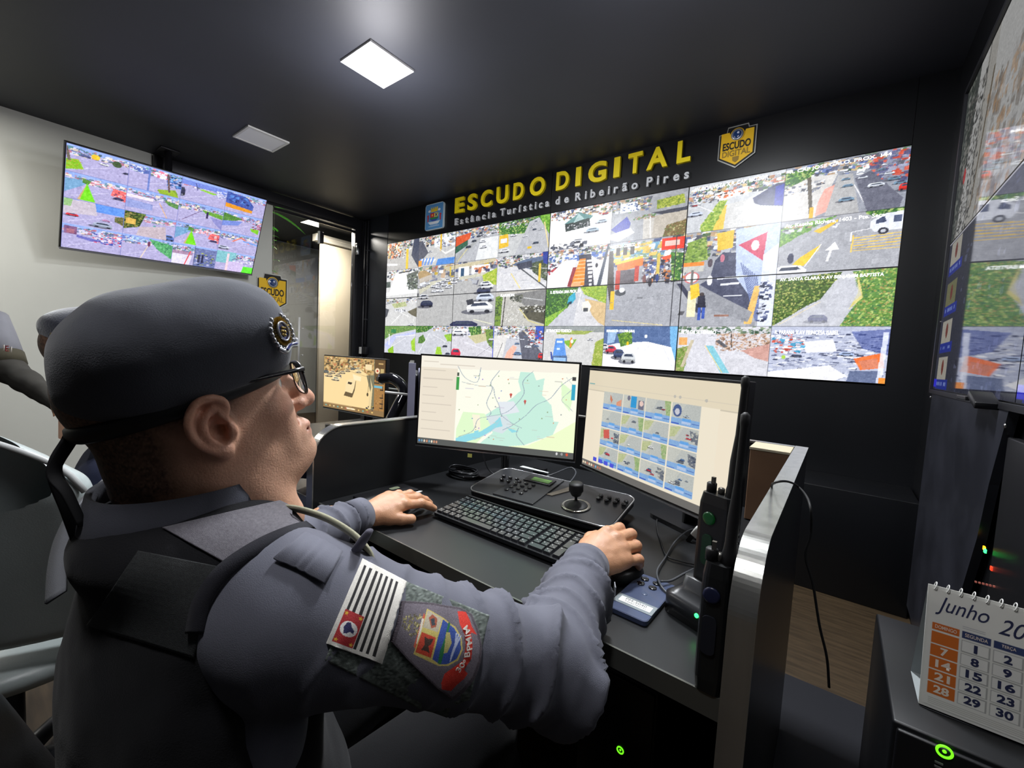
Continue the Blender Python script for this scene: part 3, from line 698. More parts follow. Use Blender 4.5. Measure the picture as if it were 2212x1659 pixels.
def t_arrow(p):
    road(p, (170, 172, 180)); p.leaves([(0, .12), (.45, .03), (.5, .0), (.0, .46)], 80, .025, ((110, 160, 70), (80, 130, 60), (150, 190, 90))); p.clutter(0, .1, .5, .2, 20, .06, GREYB); p.leaves([(.7, 0), (1, 0), (1, .1), (.78, .12)], 30, .02)
    p.poly([(.3, .25), (.5, .08), (.5, .12), (.36, .3)], (226, 190, 60)); p.poly([(.2, .72), (.38, .5), (.36, .6), (.24, .88), (.14, .84)], (238, 196, 40)); p.line(.38, .5, .25, .9, .01, (240, 240, 240))
    for k in range(6): p.line(.64, .45+k*.045, 1, .42+k*.05, .014, (236, 200, 90))
    p.line(.635, .4, .63, .7, .012, (236, 200, 90)); p.line(.47, .58, .44, .82, .02, (245, 245, 248)); p.poly([(.42, .62), (.49, .48), (.53, .62)], (245, 245, 248)); p.line(.62, .34, .62, .5, .012, (245, 245, 248)); p.line(.62, .34, .8, .3, .012, (240, 240, 245))
    p.poly([(.76, .18), (.86, .08), (1, .06), (1, .36), (.8, .38), (.76, .3)], (226, 230, 242)); p.poly([(.8, .18), (.86, .11), (.88, .22), (.8, .24)], (70, 80, 110)); p.poly([(.93, .12), (.99, .12), (.99, .24), (.93, .24)], (80, 90, 120)); p.ell(.86, .37, .04, .06, (50, 52, 64)); p.ell(.86, .37, .02, .03, (190, 195, 205))
    p.car(.12, .95, .3, (238, 240, 250), .26); p.ell(.12, .72, .03, .1, (50, 54, 84)); p.leaves([(0, .44), (.3, .2), (.22, .25), (0, .5)], 20, .02, ((110, 160, 60), (120, 150, 90)))
def t_inter(p):
    road(p, (206, 206, 206)); p.clutter(0, 0, 1, .15, 30, .07, TOWN); p.leaves([(.2, .2), (.65, .14), (.7, .3), (.3, .36)], 40, .02, ((190, 195, 150), (150, 165, 110), (120, 140, 90))); p.poly([(0, .35), (.12, .4), (.06, .65), (0, .7)], (84, 86, 94)); p.poly([(.72, .5), (1, .36), (1, .7), (.85, .62)], (110, 106, 90))
    p.clutter(.3, .38, .66, .48, 12, .07, ((236, 238, 245), (60, 62, 76))); p.car(.85, .95, .16); p.line(.2, .95, .5, .6, .02, (240, 240, 240)); p.line(.5, .52, .8, .7, .02, (238, 238, 238)); p.line(.0, .2, .5, .1, .03, (150, 150, 158))
def t_bushroad(p):
    road(p, (186, 184, 178)); p.leaves([(0, .15), (.15, .1), (.13, 1), (0, 1)], 60, .03, ((120, 150, 60), (60, 80, 50), (90, 120, 60))); p.poly([(.3, .1), (1, 0), (1, .45), (.7, .5), (.45, .3)], (130, 130, 130)); p.poly([(.5, .45), (1, .45), (1, .95), (.62, .78)], (86, 84, 70)); p.line(.5, .5, .7, .85, .03, (206, 196, 140)); p.line(.7, .85, 1, 1, .03, (206, 196, 140))
    p.clutter(.15, .35, .6, 1, 160, .03, ((220, 220, 218), (170, 170, 168), (196, 196, 190))); p.line(.55, .2, .95, .3, .02, (196, 198, 200)); p.clutter(.3, .1, .55, .3, 40, .05, ((60, 66, 56), (110, 112, 100))); p.clutter(.62, .4, 1, .6, 16, .06, ((210, 210, 205), (60, 60, 56))); p.line(.21, .1, .17, 1, .02, (60, 56, 50))
def t_greenroad(p):
    road(p, (196, 198, 206)); p.leaves([(0, 0), (.56, 0), (.4, .5), (0, 1)], 240, .022, ((60, 104, 44), (90, 140, 60), (120, 170, 70), (44, 80, 60))); p.leaves([(.58, .0), (1, 0), (1, .45), (.66, .2)], 130, .022, ((150, 180, 60), (190, 205, 90), (120, 160, 60))); p.leaves([(0, .8), (.38, .5), (.06, 1), (0, 1)], 50, .02, ((150, 190, 70), (100, 160, 60)))
    p.poly([(.66, .3), (1, .44), (1, 1), (.84, .86)], (214, 186, 140)); p.poly([(.6, .3), (.78, .7), (.95, 1), (.5, 1), (.56, .3)], (212, 212, 216)); p.poly([(.4, .25), (.5, .12), (.52, .3), (.46, .42), (.38, .42)], (60, 170, 200)); p.poly([(.4, .38), (.46, .36), (.45, .44), (.39, .43)], (40, 60, 80))
    p.poly([(.63, .4), (.72, .36), (.78, .5), (.74, .66), (.64, .6)], (240, 236, 224)); p.rect(.65, .54, .73, .64, (80, 84, 90)); p.line(.6, .15, .56, .5, .012, (240, 240, 240))
def t_hillroad(p):
    road(p, (196, 198, 206)); p.leaves([(0, .1), (.58, .02), (.42, .5), (.3, .62), (.05, .95), (0, 1)], 420, .018, ((70, 96, 40), (104, 136, 60), (150, 170, 90), (190, 190, 110), (60, 80, 44))); p.leaves([(.66, .02), (1, 0), (1, 1), (.6, 1), (.74, .5)], 420, .018, ((96, 140, 66), (150, 180, 90), (70, 116, 76), (190, 205, 120), (170, 150, 90)))
    p.poly([(.7, .1), (.74, .3), (.76, .5), (.66, .7), (.72, .4)], (216, 206, 130)); p.line(.42, .55, .06, .98, .012, (226, 214, 190)); p.car(.41, .85, .17, (40, 44, 88), .17); p.clutter(.62, .06, .7, .16, 10, .02, ((235, 235, 235),)); p.poly([(.6, .12), (.68, .12), (.75, .45), (.62, .7), (.55, .98), (.12, .98), (.46, .62)], (200, 202, 212), .6)
def t_highway(p):
    road(p, (200, 202, 212)); p.leaves([(0, 0), (1, 0), (1, .12), (.3, .3), (0, .5)], 80, .022, ((110, 150, 80), (170, 190, 120), (90, 110, 80))); p.poly([(0, .7), (.3, .35), (1, .2), (1, .27), (.4, .42), (.1, .9)], (190, 196, 236)); p.leaves([(.86, .55), (.98, .4), (1, .9), (.9, .85)], 40, .02, ((150, 196, 50), (170, 210, 80))); p.leaves([(.12, .9), (.3, .7), (.32, 1), (.15, 1)], 30, .02, ((150, 196, 50), (120, 170, 60)))
    p.rect(.22, .12, .38, .26, (60, 130, 80)); p.rect(.14, .3, .17, .7, (235, 235, 235)); p.line(.35, .4, 1, .32, .02, (240, 240, 245)); p.line(.2, .8, .7, .42, .012, (245, 245, 250))
def t_islands(p):
    road(p, (196, 198, 206)); p.leaves([(0, 0), (.55, 0), (.3, .2), (0, .25)], 50, .022); p.leaves([(.1, .4), (.22, .3), (.3, .5), (.2, .6), (.08, .6)], 40, .02, ((70, 110, 50), (120, 160, 70))); p.leaves([(.58, .95), (.62, .7), (.72, .7), (.78, 1)], 40, .02, ((150, 196, 50), (170, 210, 80))); p.leaves([(.8, .3), (1, .25), (1, .5), (.9, .5)], 30, .02, ((150, 196, 60), (110, 150, 60)))
    p.car(.84, .66, .12, (50, 54, 66)); p.car(.92, .9, .12, (60, 62, 80)); p.line(.4, .25, .1, .95, .012, (240, 240, 245)); p.line(.5, .3, .9, .55, .012, (235, 235, 240)); p.clutter(.5, 0, 1, .15, 30, .07, TOWN)
def t_redcar(p):
    road(p, (206, 204, 212)); p.clutter(0, 0, 1, .3, 90, .08, TOWN); p.car(.16, .2, .3, (240, 242, 250), .2); p.leaves([(.4, .05), (.7, .0), (.72, .3), (.5, .36)], 60, .025); p.poly([(.4, .32), (.9, .2), (.95, .4), (.6, .55)], (196, 190, 150)); p.leaves([(.8, .1), (1, .1), (1, .7), (.86, .5)], 30, .03, ((120, 150, 70), (80, 100, 60)))
    p.car(.12, .85, .24, (214, 40, 70), .34); p.line(.6, .98, 1, .55, .006, (60, 60, 80)); p.line(.3, .5, 1, .8, .02, (226, 226, 236)); p.rect(0, 0, .008, 1, (60, 80, 220)); p.rect(.99, 0, 1, 1, (60, 80, 220)); p.rect(0, 0, 1, .012, (60, 80, 220)); p.car(.95, .4, .12)
def t_orange(p):
    road(p, (196, 198, 206)); p.clutter(0, 0, 1, .3, 120, .07, TOWN); p.poly([(.3, .75), (.42, .55), (.5, .6), (.4, 1), (.24, 1)], (240, 180, 160)); p.poly([(.52, .2), (.62, .15), (1, .75), (1, 1), (.62, 1)], (96, 98, 112)); p.poly([(.85, 0), (1, 0), (1, .4), (.85, .35)], (60, 90, 190)); p.clutter(.7, .1, 1, .5, 30, .06, ((200, 70, 60), (90, 80, 90), (230, 230, 235)))
    for x, y, w, c in ((.5, .35, .08, 0), (.5, .5, .1, 1), (.52, .78, .16, 1), (.6, .38, .08, 0), (.72, .58, .13, 0), (.66, .3, .06, 1), (.8, .42, .1, 1), (.88, .55, .1, 1)): p.car(x, y, w, (110, 140, 180) if c else (230, 234, 245))
    p.car(.98, .82, .12, (216, 40, 40), .2); p.poly([(0, .3), (.3, .25), (.2, 1), (0, 1)], (220, 218, 216)); p.line(.2, .5, .08, 1, .01, (60, 60, 60))
def t_bus(p):
    road(p, (206, 206, 206)); p.rect(0, 0, 1, .16, (150, 156, 156)); p.leaves([(.2, .12), (.85, .12), (.7, .22), (.24, .22)], 50, .015, ((160, 175, 90), (120, 140, 80))); p.leaves([(.88, .4), (1, .3), (1, 1), (.84, 1)], 60, .02, ((150, 170, 70), (190, 190, 110))); p.poly([(.34, .4), (.58, .34), (.48, .6)], (130, 180, 60)); p.poly([(.47, .3), (.5, .3), (.5, .55), (.46, .55)], (222, 150, 60))
    p.poly([(.22, .34), (.36, .32), (.42, .8), (.18, .84)], (96, 150, 226)); p.poly([(.18, .8), (.43, .78), (.45, 1.1), (.16, 1.1)], (84, 110, 150)); p.rect(.2, .84, .41, .97, (150, 190, 236)); p.rect(.24, .4, .34, .45, (226, 236, 250)); p.rect(.25, .58, .3, .64, (210, 226, 246)); p.car(.8, .34, .09, (236, 238, 245)); p.ell(.5, .4, .025, .05, (250, 240, 235)); p.line(.15, .7, .17, .9, .03, (60, 80, 160))
def t_whitelot(p):
    road(p, (242, 242, 246)); p.poly([(0, 0), (1, 0), (1, .5), (.62, .36), (.2, .42), (0, .5)], (86, 110, 156)); p.leaves([(.2, .2), (.4, .1), (.42, .42), (.26, .5)], 60, .02, ((80, 120, 50), (130, 170, 60))); p.poly([(.06, .1), (.2, .08), (.16, .4), (.06, .44)], (160, 190, 224)); p.poly([(.9, 0), (1, 0), (1, .8), (.92, .4)], (120, 180, 226))
    p.car(.12, .56, .16, (216, 60, 80), .22); p.car(.24, .66, .16, (64, 78, 116), .26); p.car(.38, .74, .2, (206, 210, 214), .28); p.car(.02, .5, .12, (230, 230, 235), .16); p.line(.84, .5, .96, .9, .01, (220, 222, 230)); p.rect(.34, .38, .37, .46, (240, 200, 40)); p.ell(.6, .24, .02, .04, (240, 245, 255))
def t_bluelane(p):
    road(p, (212, 212, 220)); p.clutter(0, 0, 1, .14, 60, .06, ((70, 100, 80), (120, 140, 110), (200, 200, 200))); p.leaves([(0, .5), (.16, .42), (.1, 1), (0, 1)], 60, .02, ((120, 150, 70), (160, 170, 100), (180, 160, 120))); p.rect(.02, .25, .12, .42, (230, 170, 100)); p.clutter(.44, .14, 1, .5, 240, .035, ((176, 140, 116), (206, 176, 150), (140, 110, 90), (214, 190, 180)))
    p.poly([(.72, .5), (1, .35), (1, .7), (.86, .64)], (206, 160, 150)); p.poly([(.34, .42), (.42, .42), (.62, .98), (.52, .98)], (132, 196, 212)); p.line(.33, .42, .54, .98, .01, (236, 206, 120)); p.line(.46, .3, .56, .44, .05, (90, 90, 96)); p.poly([(.16, .3), (.2, .3), (.1, .9), (.06, .9)], (196, 186, 160)); p.line(.6, .1, .62, .45, .01, (70, 66, 60)); p.car(.4, .2, .06)
def t_roofs(p):
    road(p, (186, 192, 214)); p.clutter(0, .1, 1, 1, 260, .07, ((240, 242, 250), (96, 104, 140), (60, 66, 96), (210, 214, 226), (150, 156, 180)), .4); p.poly([(.0, .9), (.55, .72), (.7, .9), (.6, 1), (0, 1)], (238, 238, 242)); p.poly([(.3, .3), (.56, .24), (.6, .46), (.34, .5)], (236, 236, 242)); p.poly([(.74, .58), (.96, .46), (.98, .72), (.8, .78)], (238, 120, 60)); p.poly([(.78, .62), (.92, .56), (.94, .72), (.82, .76)], (214, 130, 100)); p.poly([(.7, .1), (1, .05), (1, .5), (.8, .4)], (60, 76, 150), .6)
    p.clutter(.0, .15, .3, .5, 30, .06, ((60, 150, 190), (200, 80, 60), (245, 245, 250))); p.poly([(.72, .8), (.96, .78), (.96, 1), (.7, 1)], (100, 112, 146)); p.car(.26, .56, .1, (60, 66, 96)); p.car(.68, .5, .12, (170, 190, 230)); p.ell(.14, .6, .02, .04, (170, 210, 80)); p.poly([(.95, .1), (.99, .1), (.97, 1), (.93, 1)], (236, 240, 255), .8); p.rect(.95, .9, 1, 1, (240, 150, 60))
TILES = [(0, 0, 1, t_street0), (1, 0, 1, t_corner), (2, 0, 1, t_cars), (3, 0, 1, t_road3), (4, 0, 1, t_plaza), (5, 0, 1, t_bend), (6, 0, 1, t_avenue), (7, 0, 1, t_bigstreet),
         (0, 1, 1, t_white), (1, 1, 2, t_parking), (3, 1, 1, t_pole), (4, 1, 1, t_cones), (5, 1, 2, t_mall), (7, 1, 1, t_arrow),
         (0, 2, 1, t_inter), (3, 2, 1, t_bushroad), (4, 2, 1, t_greenroad), (7, 2, 1, t_hillroad),
         (0, 3, 1, t_highway), (1, 3, 1, t_islands), (2, 3, 1, t_redcar), (3, 3, 1, t_orange), (4, 3, 1, t_bus), (5, 3, 1, t_whitelot), (6, 3, 1, t_bluelane), (7, 3, 1, t_roofs)]
PW, PH = 340, 192
vw = Pic(PW*4, PH*2, (200, 200, 205))
for c, r, n, fn in TILES:
    vw.box = (c/8, r/4, (c+n)/8, (r+n)/4); fn(vw); vw.noise(0, 0, 1, 1, 6); vw.noise(0, 0, 1, 1, 4, 3); vw.noise(0, 0, 1, 1, 4, 8)
    vw.rect(0, 0, 1, .006, (60, 60, 66), .7); vw.rect(0, 0, .004, 1, (60, 60, 66), .7)
vw.box = (0, 0, 1, 1)
M_pic = vcol_mat('display_picture', 1.22, rough=.3, spec=.35)
M_bez = mat('display_bezel', rgb(14, 14, 16), .4)
PWm, PHm = 1.21, 0.6815
pics_words = ['leftmost', 'second', 'third', 'rightmost']
desc = {(0, 0): 'showing shop streets and a white car at a corner', (1, 0): 'showing a street of cars and a road beside green trees', (2, 0): 'showing a white plaza with a canopy and a blue tent', (3, 0): 'showing a busy avenue with a red car and an arrow road',
        (0, 1): 'showing parked cars and green road islands', (1, 1): 'showing a white pickup and a red car', (2, 1): 'showing a bus, a white lot and a pedestrian street', (3, 1): 'showing a green hillside road and orange roofs'}
CAPS = {(3, 0): [('R. CAP JOSE GALO, PROX. 144', .52, .93, .028), ('AV. BOA VISTA X R. CAP. MOZOR', .03, .42, .028), ('Av. Kaethe Richers, 1403 - Pte. Seca', .52, .93, .53)],
        (3, 1): [('AV. SANTA CLARA X AV BENJAMIM BAPTISTA', .52, .95, .04), ('R. PARANA X AV PRINCESA ISABEL', .52, .8, .54), ('SETE DE SETEMBRO', .02, .22, .545)],
        (2, 1): [('ESTRADA DA COLONIA (LIRA)', .52, .72, .545), ('AV FRANCISCO TOMETICH', .02, .24, .545), ('R. ESTRADA LIMA PROX. 731', .04, .3, .035)],
        (2, 0): [('RUA DO COMERCIO', .54, .68, .53)], (1, 1): [('R. COR. OLIVEIRA', .03, .2, .545), ('ALA MUNICIPAL', .55, .7, .04)]}
M_cap = mat('caption_white', (.9, .9, .95), .5, emit=(1, 1, 1), estr=1.7)
for r in range(2):
    for c in range(4):
        e = empty('video_display', (W0+(c+.5)*PWm, YF-.02, Z1-r*PHm-PHm))
        tag(e, 'video wall display ' + desc[(c, r)], 'display', 'displays of the large video wall')
        MB().box((0, .012, PHm/2), (PWm-.001, .03, PHm-.001)).build('housing', M_bez, e)
        sub = Pic(PW, PH); sub.a = vw.a[r*PH:(r+1)*PH, c*PW:(c+1)*PW].copy()
        b = .0035
        sub.mesh('screen', ((-PWm/2+b, -.0045, PHm-b), (1, 0, 0), (0, 0, -1)), PWm-2*b, PHm-2*b, M_pic, e)
        for s_, x0, x1, yy in CAPS.get((c, r), []):
            me = fit_text(s_, ((-PWm/2, -.0055, PHm), (1, 0, 0), (0, 0, 1), (0, -1, 0)), x0*PWm, x1*PWm, -yy*PHm-.026, -yy*PHm, offset=.012)
            link('caption', me, M_cap, e)

# ------------------------------------------------------------------ sign above
M_yel = mat('sign_yellow', rgb(240, 216, 20), .45, emit=rgb(240, 216, 20), estr=0.0)
M_sil = mat('sign_silver', rgb(196, 198, 200), .45, metal=.1)
YS = YF-.022
def fpt(X, Y): return at_y(800+X/2.458, 240+Y/2.458, YS-.02)
ord_ = ['first', 'second', 'third', 'fourth', 'fifth', 'sixth', 'seventh', 'eighth', 'ninth', 'tenth']
yl = [('E', 448, 545, 495), ('S', 515, 530, 563), ('C', 585, 513, 643), ('U', 668, 495, 730), ('D', 757, 478, 812), ('O', 845, 452, 925),
      ('D', 985, 425, 1052), ('I', 1088, 403, 1115), ('G', 1155, 382, 1250), ('I', 1290, 355, 1322), ('T', 1365, 336, 1440), ('A', 1465, 316, 1575), ('L', 1625, 285, 1697)]
base = [fpt(l[1], l[2]) for l in yl]
zb = np.mean([b[2] for b in base]); zt = (fpt(448, 465)[2]+fpt(1625, 165)[2])/2
for i, (ch, x0, y, x1) in enumerate(yl):
    a = fpt(x0, y)[0]; b = fpt(x1, y-6)[0]
    ov = .004 if ch in 'SCOGU' else 0
    me = fit_text(ch, ((0, 0, 0), (1, 0, 0), (0, 0, 1), (0, -1, 0)), 0, b-a, -ov, zt-zb+ov, offset=.034 if ch != 'I' else .03, extrude=0.012, lift=0.012)
    o = link('sign_letter', me, M_yel); o.location = (a, YS, zb)
    w = 'ESCUDO' if i < 6 else 'DIGITAL'; k = i if i < 6 else i-6
    tag(o, 'yellow raised letter %s, %s letter of %s on the sign' % (ch, ord_[k], w), 'sign letter', 'yellow letters of the sign')
words = [('Estância', 447, 602, 662, 575), ('Turística', 688, 558, 948, 508), ('de', 982, 497, 1052, 484), ('Ribeirão', 1087, 475, 1418, 413), ('Pires', 1465, 402, 1690, 360)]
zb2 = np.mean([fpt(w[1], w[2])[2] for w in words]); hcap = zt*0+.066
for w, x0, y0, x1, y1 in words:
    a = fpt(x0, y0)[0]; b = fpt(x1, y1)[0]
    ms = [text_mesh(c, 1, 0.0, .03) for c in w]; bb = [(mesh_np(m)[:, 0].min(), mesh_np(m)[:, 0].max()) for m in ms]
    wid = [q[1]-q[0] for q in bb]; sc = hcap/.70; tot = sum(wid)*sc; gap = (b-a-tot)/max(1, len(w)-1); x = a
    if gap < 0.004: sc_x = (b-a-.006*(len(w)-1))/sum(wid); gap = .006
    else: sc_x = sc
    for i, c in enumerate(w):
        bpy.data.meshes.remove(ms[i]); me = text_mesh(c, 1, .11, .03); v = mesh_np(me)
        v2 = np.stack([(v[:, 0]-bb[i][0])*sc_x, -(v[:, 2]+.11)*sc, v[:, 1]*sc], 1); set_np(me, v2)
        o = link('sign_letter', me, M_sil); o.location = (x, YS, zb2)
        n = w[:i].lower().count(c.lower())
        tag(o, 'small silver raised letter %s, %s letter of %s on the sign' % (c, ord_[i], w), 'sign letter', 'silver letters of the sign')
        x += wid[i]*sc_x+gap
# crest plate
cp = empty('crest_sign', (0, 0, 0)); tag(cp, 'blue rounded plate with a small coat of arms left of the yellow sign', 'sign')
p0 = at_y(923, 445, YS); p1 = at_y(960, 493, YS); cx = (p0[0]+p1[0])/2; cw = (p1[0]-p0[0]); ct = at_y(940, 441, YS)[2]; cb = at_y(940, 497, YS)[2]
cp.location = (cx, YS, (ct+cb)/2); ch_ = ct-cb
TY = Matrix(((1, 0, 0, 0), (0, 0, -1, 0), (0, 1, 0, 0), (0, 0, 0, 1)))       # xy outline -> xz plane, extruding to -y
MB().prism(rrect(cw, ch_, .03), 0, .022, 0, TY).build('plate', mat('plate_edge', rgb(205, 220, 225), .4), cp)
cpic = Pic(72, 92, (88, 150, 205))
cpic.poly([(.3, .2), (.7, .2), (.68, .32), (.32, .32)], (232, 200, 60)); 
for k in range(4): cpic.rect(.3+k*.11, .13, .36+k*.11, .22, (232, 200, 60))
cpic.ell(.22, .26, .07, .05, (235, 235, 240)); cpic.ell(.78, .26, .07, .05, (235, 235, 240))
cpic.poly([(.26, .34), (.74, .34), (.74, .6), (.5, .74), (.26, .6)], (60, 90, 170)); cpic.poly([(.28, .36), (.5, .36), (.5, .52), (.28, .52)], (214, 60, 50)); cpic.poly([(.5, .36), (.72, .36), (.72, .52), (.5, .52)], (235, 225, 120)); cpic.poly([(.28, .53), (.72, .53), (.7, .6), (.3, .6)], (60, 150, 70))
cpic.rect(.36, .4, .42, .48, (240, 220, 100)); cpic.line(.55, .38, .68, .5, .04, (50, 60, 120)); cpic.line(.68, .38, .55, .5, .04, (50, 60, 120))
cpic.poly([(.1, .42), (.2, .4), (.18, .66), (.12, .7)], (196, 60, 70)); cpic.poly([(.9, .42), (.8, .4), (.82, .66), (.88, .7)], (196, 60, 70)); cpic.poly([(.16, .7), (.84, .7), (.74, .8), (.26, .8)], (225, 232, 238)); cpic.rect(.2, .87, .8, .895, (210, 225, 240)); cpic.rect(.3, .83, .7, .85, (170, 200, 230))
cpic.mesh('face', ((-cw/2+.008, -.0232, ch_/2-.008), (1, 0, 0), (0, 0, -1)), cw-.016, ch_-.016, vcol_mat('printed_sign', emissive=False, rough=.4), cp)
# shield badge (on the facade, and a sticker of the same design on the glass)
def shield(name, label, w, h, T, parent_loc, thick=.018):
    e = empty(name, (0, 0, 0)); tag(e, label, 'sign'); e.matrix_world = T
    def outline(k): return [(-.5*w*k, .36*h*k), (-.30*w*k, .36*h*k), (-.27*w*k, .5*h*k), (.27*w*k, .5*h*k), (.30*w*k, .42*h*k), (.5*w*k, .42*h*k), (.5*w*k, -.24*h*k), (0, -.5*h*k), (-.5*w*k, -.24*h*k)]
    MB().prism(outline(1.0), 0, thick*.6).build('rim', mat('badge_rim', rgb(190, 190, 185), .3, metal=.6), e)
    MB().prism(outline(.94), thick*.6, thick*.75).build('dark_band', M_bez, e)
    MB().prism([(p[0]*.86, p[1]*.86-.004*h) for p in [(-.5*w, .42*h), (-.25*w, .42*h), (-.2*w, .30*h), (.2*w, .30*h), (.25*w, .42*h), (.5*w, .42*h), (.5*w, -.24*h), (0, -.5*h), (-.5*w, -.24*h)]], thick*.75, thick).build('face', mat('badge_yellow', rgb(238, 190, 30), .4), e)
    L = Matrix.Translation((0, .27*h, thick))
    ln = MB().lathe([(.19*w, 0), (.19*w, .003), (.17*w, .004)], 28, 0, L); ln.build('lens_ring', mat('badge_yellow', (0, 0, 0)), e)
    MB().lathe([(.165*w, .003), (.165*w, .006), (.12*w, .008)], 28, 0, L).build('lens_rim', mat('lens_silver', rgb(150, 155, 165), .3, metal=.5), e)
    MB().lathe([(.12*w, .006), (.10*w, .010), (.05*w, .012), (0.001, .0125)], 28, 0, L).build('lens', mat('lens_blue', rgb(34, 60, 110), .15, coat=.5), e)
    MB().lathe([(.035*w, .0), (.03*w, .004), (0.001, .005)], 14, 0, Matrix.Translation((.03*w, .30*h, thick+.010))).build('lens_glint', mat('lens_glint', rgb(205, 215, 240), .2), e)
    fr = ((0, 0, thick), (1, 0, 0), (0, 1, 0), (0, 0, 1))
    link('lettering', fit_text('ESCUDO', fr, -.37*w, .37*w, -.06*h, .12*h, offset=.03, extrude=.001, lift=.0012), mat('badge_black', rgb(28, 24, 20), .5), e)
    link('lettering', fit_text('DIGITAL', fr, -.37*w, .37*w, -.22*h, -.08*h, offset=.02, extrude=.001, lift=.0012), mat('badge_olive', rgb(150, 120, 40), .5), e)
    MB().prism([(p[0], p[1]) for p in [(-.09*w, -.24*h), (.09*w, -.24*h), (.08*w, -.33*h), (0, -.38*h), (-.08*w, -.33*h)]], thick, thick+.002).build('small_emblem', mat('badge_olive', (0, 0, 0)), e)
    return e
sc_ = at_y(1592, 318, YS); sw = at_y(1632, 315, YS)[0]-at_y(1552, 315, YS)[0]; sh = at_y(1592, 272, YS)[2]-at_y(1592, 362, YS)[2]
shield('shield_badge', 'yellow shield badge with a lens mounted right of the sign on the facade', sw, sh, Matrix.Translation(sc_)@TY, None)
gx = XL+.0; g0 = at_x(553, 650, gx); g1 = at_x(620, 650, gx); gt = at_x(585, 594, gx); gb = at_x(585, 672, gx)
TG = Matrix(((0, 0, 1, gx+.001), (1, 0, 0, (g0[1]+g1[1])/2), (0, 1, 0, (gt[2]+gb[2])/2+.0), (0, 0, 0, 1)))
shield('shield_sticker', 'yellow shield badge with a lens fixed to the glass behind the officer', g1[1]-g0[1], gt[2]-gb[2]+.03, TG, None, .012)

# ------------------------------------------------------------------ displays on the right wall (glossy, so they mirror the video wall)
rp = Pic(300, 170, (186, 186, 184)); rp.poly([(0, 0), (.2, 0), (.08, 1), (0, 1)], (70, 74, 70)); rp.leaves([(0, 0), (.14, 0), (.05, 1), (0, 1)], 80, .02, ((60, 66, 60), (100, 104, 96), (130, 132, 126)))
rp.poly([(.3, 0), (.42, 0), (.36, 1), (.2, 1)], (170, 168, 162)); rp.clutter(.04, .1, .3, 1, 200, .03, ((90, 88, 84), (140, 138, 132), (60, 60, 58))); rp.line(.32, 0, .2, 1, .008, (90, 90, 88)); rp.line(.5, .3, .34, 1, .01, (120, 118, 112))
rp.clutter(.35, .3, 1, 1, 200, .06, ((150, 148, 144), (120, 110, 100), (200, 200, 200), (180, 140, 100)), 1.6, .5); rp.noise(0, 0, 1, 1, 8); rp.ell(.12, .62, .02, .05, (190, 60, 60)); rp.line(.4, .2, .28, .9, .02, (110, 100, 84))
rq = Pic(300, 170, (58, 60, 74))
rq.rect(0, 0, 1, 1, (50, 52, 66))
for k, y in enumerate((.0, .27, .52, .76)):
    rq.rect(.05, y+.02, .22, y+.17, (176, 172, 160) if k != 1 else (120, 120, 84)); rq.rect(.04, y+.17, .26, y+.235, (34, 50, 150)); rq.bar_text(.06, .24, y+.2, .02, (150, 170, 230), 8); rq.ell(.14, y+.09, .02, .05, (120, 60, 50))
rq.clutter(.3, 0, 1, 1, 60, .05, ((80, 84, 110), (40, 42, 60))); rq.rect(.0, .93, .06, .98, (50, 50, 230)); rq.noise(0, 0, 1, 1, 6); rq.rect(0, 0, 1, .01, (200, 200, 210))
M_gl = vcol_mat('glossy_display_picture', .55, rough=.04, spec=1.0)
M_gl.node_tree.nodes['Principled BSDF'].inputs['IOR'].default_value = 2.1
XS = .36
rdesc = {(0, 0): 'showing a grey street, upper one beside the corner', (1, 0): 'showing a grey street, upper one nearer the camera', (0, 1): 'showing a dark list of pictures, lower one beside the corner', (1, 1): 'showing a dark list of pictures, lower one nearer the camera'}
for r in range(2):
    for c in range(2):
        e = empty('video_display', (XS, 2.853-c*PWm, Z1-r*PHm-PHm)); tag(e, 'glossy right wall display '+rdesc[(c, r)], 'display', 'displays on the right wall')
        MB().box((.012, -PWm/2, PHm/2), (.02, PWm-.001, PHm-.001)).build('housing', M_bez, e)
        P = rp if r == 0 else rq
        P.mesh('screen', ((0, -.0035, PHm-.0035), (0, -1, 0), (0, 0, -1)), PWm-.007, PHm-.007, M_gl, e)
fr2 = MB().box((XS+.004, 2.865, (Z0+Z1)/2), (.03, .02, Z1-Z0+.03)).box((XS+.004, 1.65, Z1+.01), (.03, 2.42, .018)).box((XS+.004, 1.65, Z0-.01), (.03, 2.42, .018))
tag(fr2.build('display_surround', M_frame), 'thin black frame around the glossy displays on the right wall', 'frame')
# television on the left wall
te = empty('television', (0, 0, 0)); tag(te, 'large flat television tilted down from the grey wall, showing sixteen street views', 'television')
def plane_T(C, yaw, tilt, roll=0.0):
    X = np.array([math.cos(yaw), math.sin(yaw), 0]); N = np.array([math.sin(yaw), -math.cos(yaw), 0]); Zv = np.array([0, 0, 1])*math.cos(tilt)-N*math.sin(tilt)
    X, Zv = math.cos(roll)*X+math.sin(roll)*Zv, -math.sin(roll)*X+math.cos(roll)*Zv; N = np.cross(X, Zv)
    return Matrix(((X[0], -N[0], Zv[0], C[0]), (X[1], -N[1], Zv[1], C[1]), (X[2], -N[2], Zv[2], C[2]), (0, 0, 0, 1)))   # local x right, y away, z up
TVT = plane_T((-4.825, 1.223, 1.04+CAM_H), 1.676, -.445, .041); te.matrix_world = TVT
TW, TH = 1.44, .81
MB().box((0, .012, 0), (TW, .03, TH), bev=.003).build('bezel', M_bez, te)
MB().box((0, .04, -.08), (TW*.8, .05, TH*.6), bev=.02).build('back_cover', BLACKPL, te)
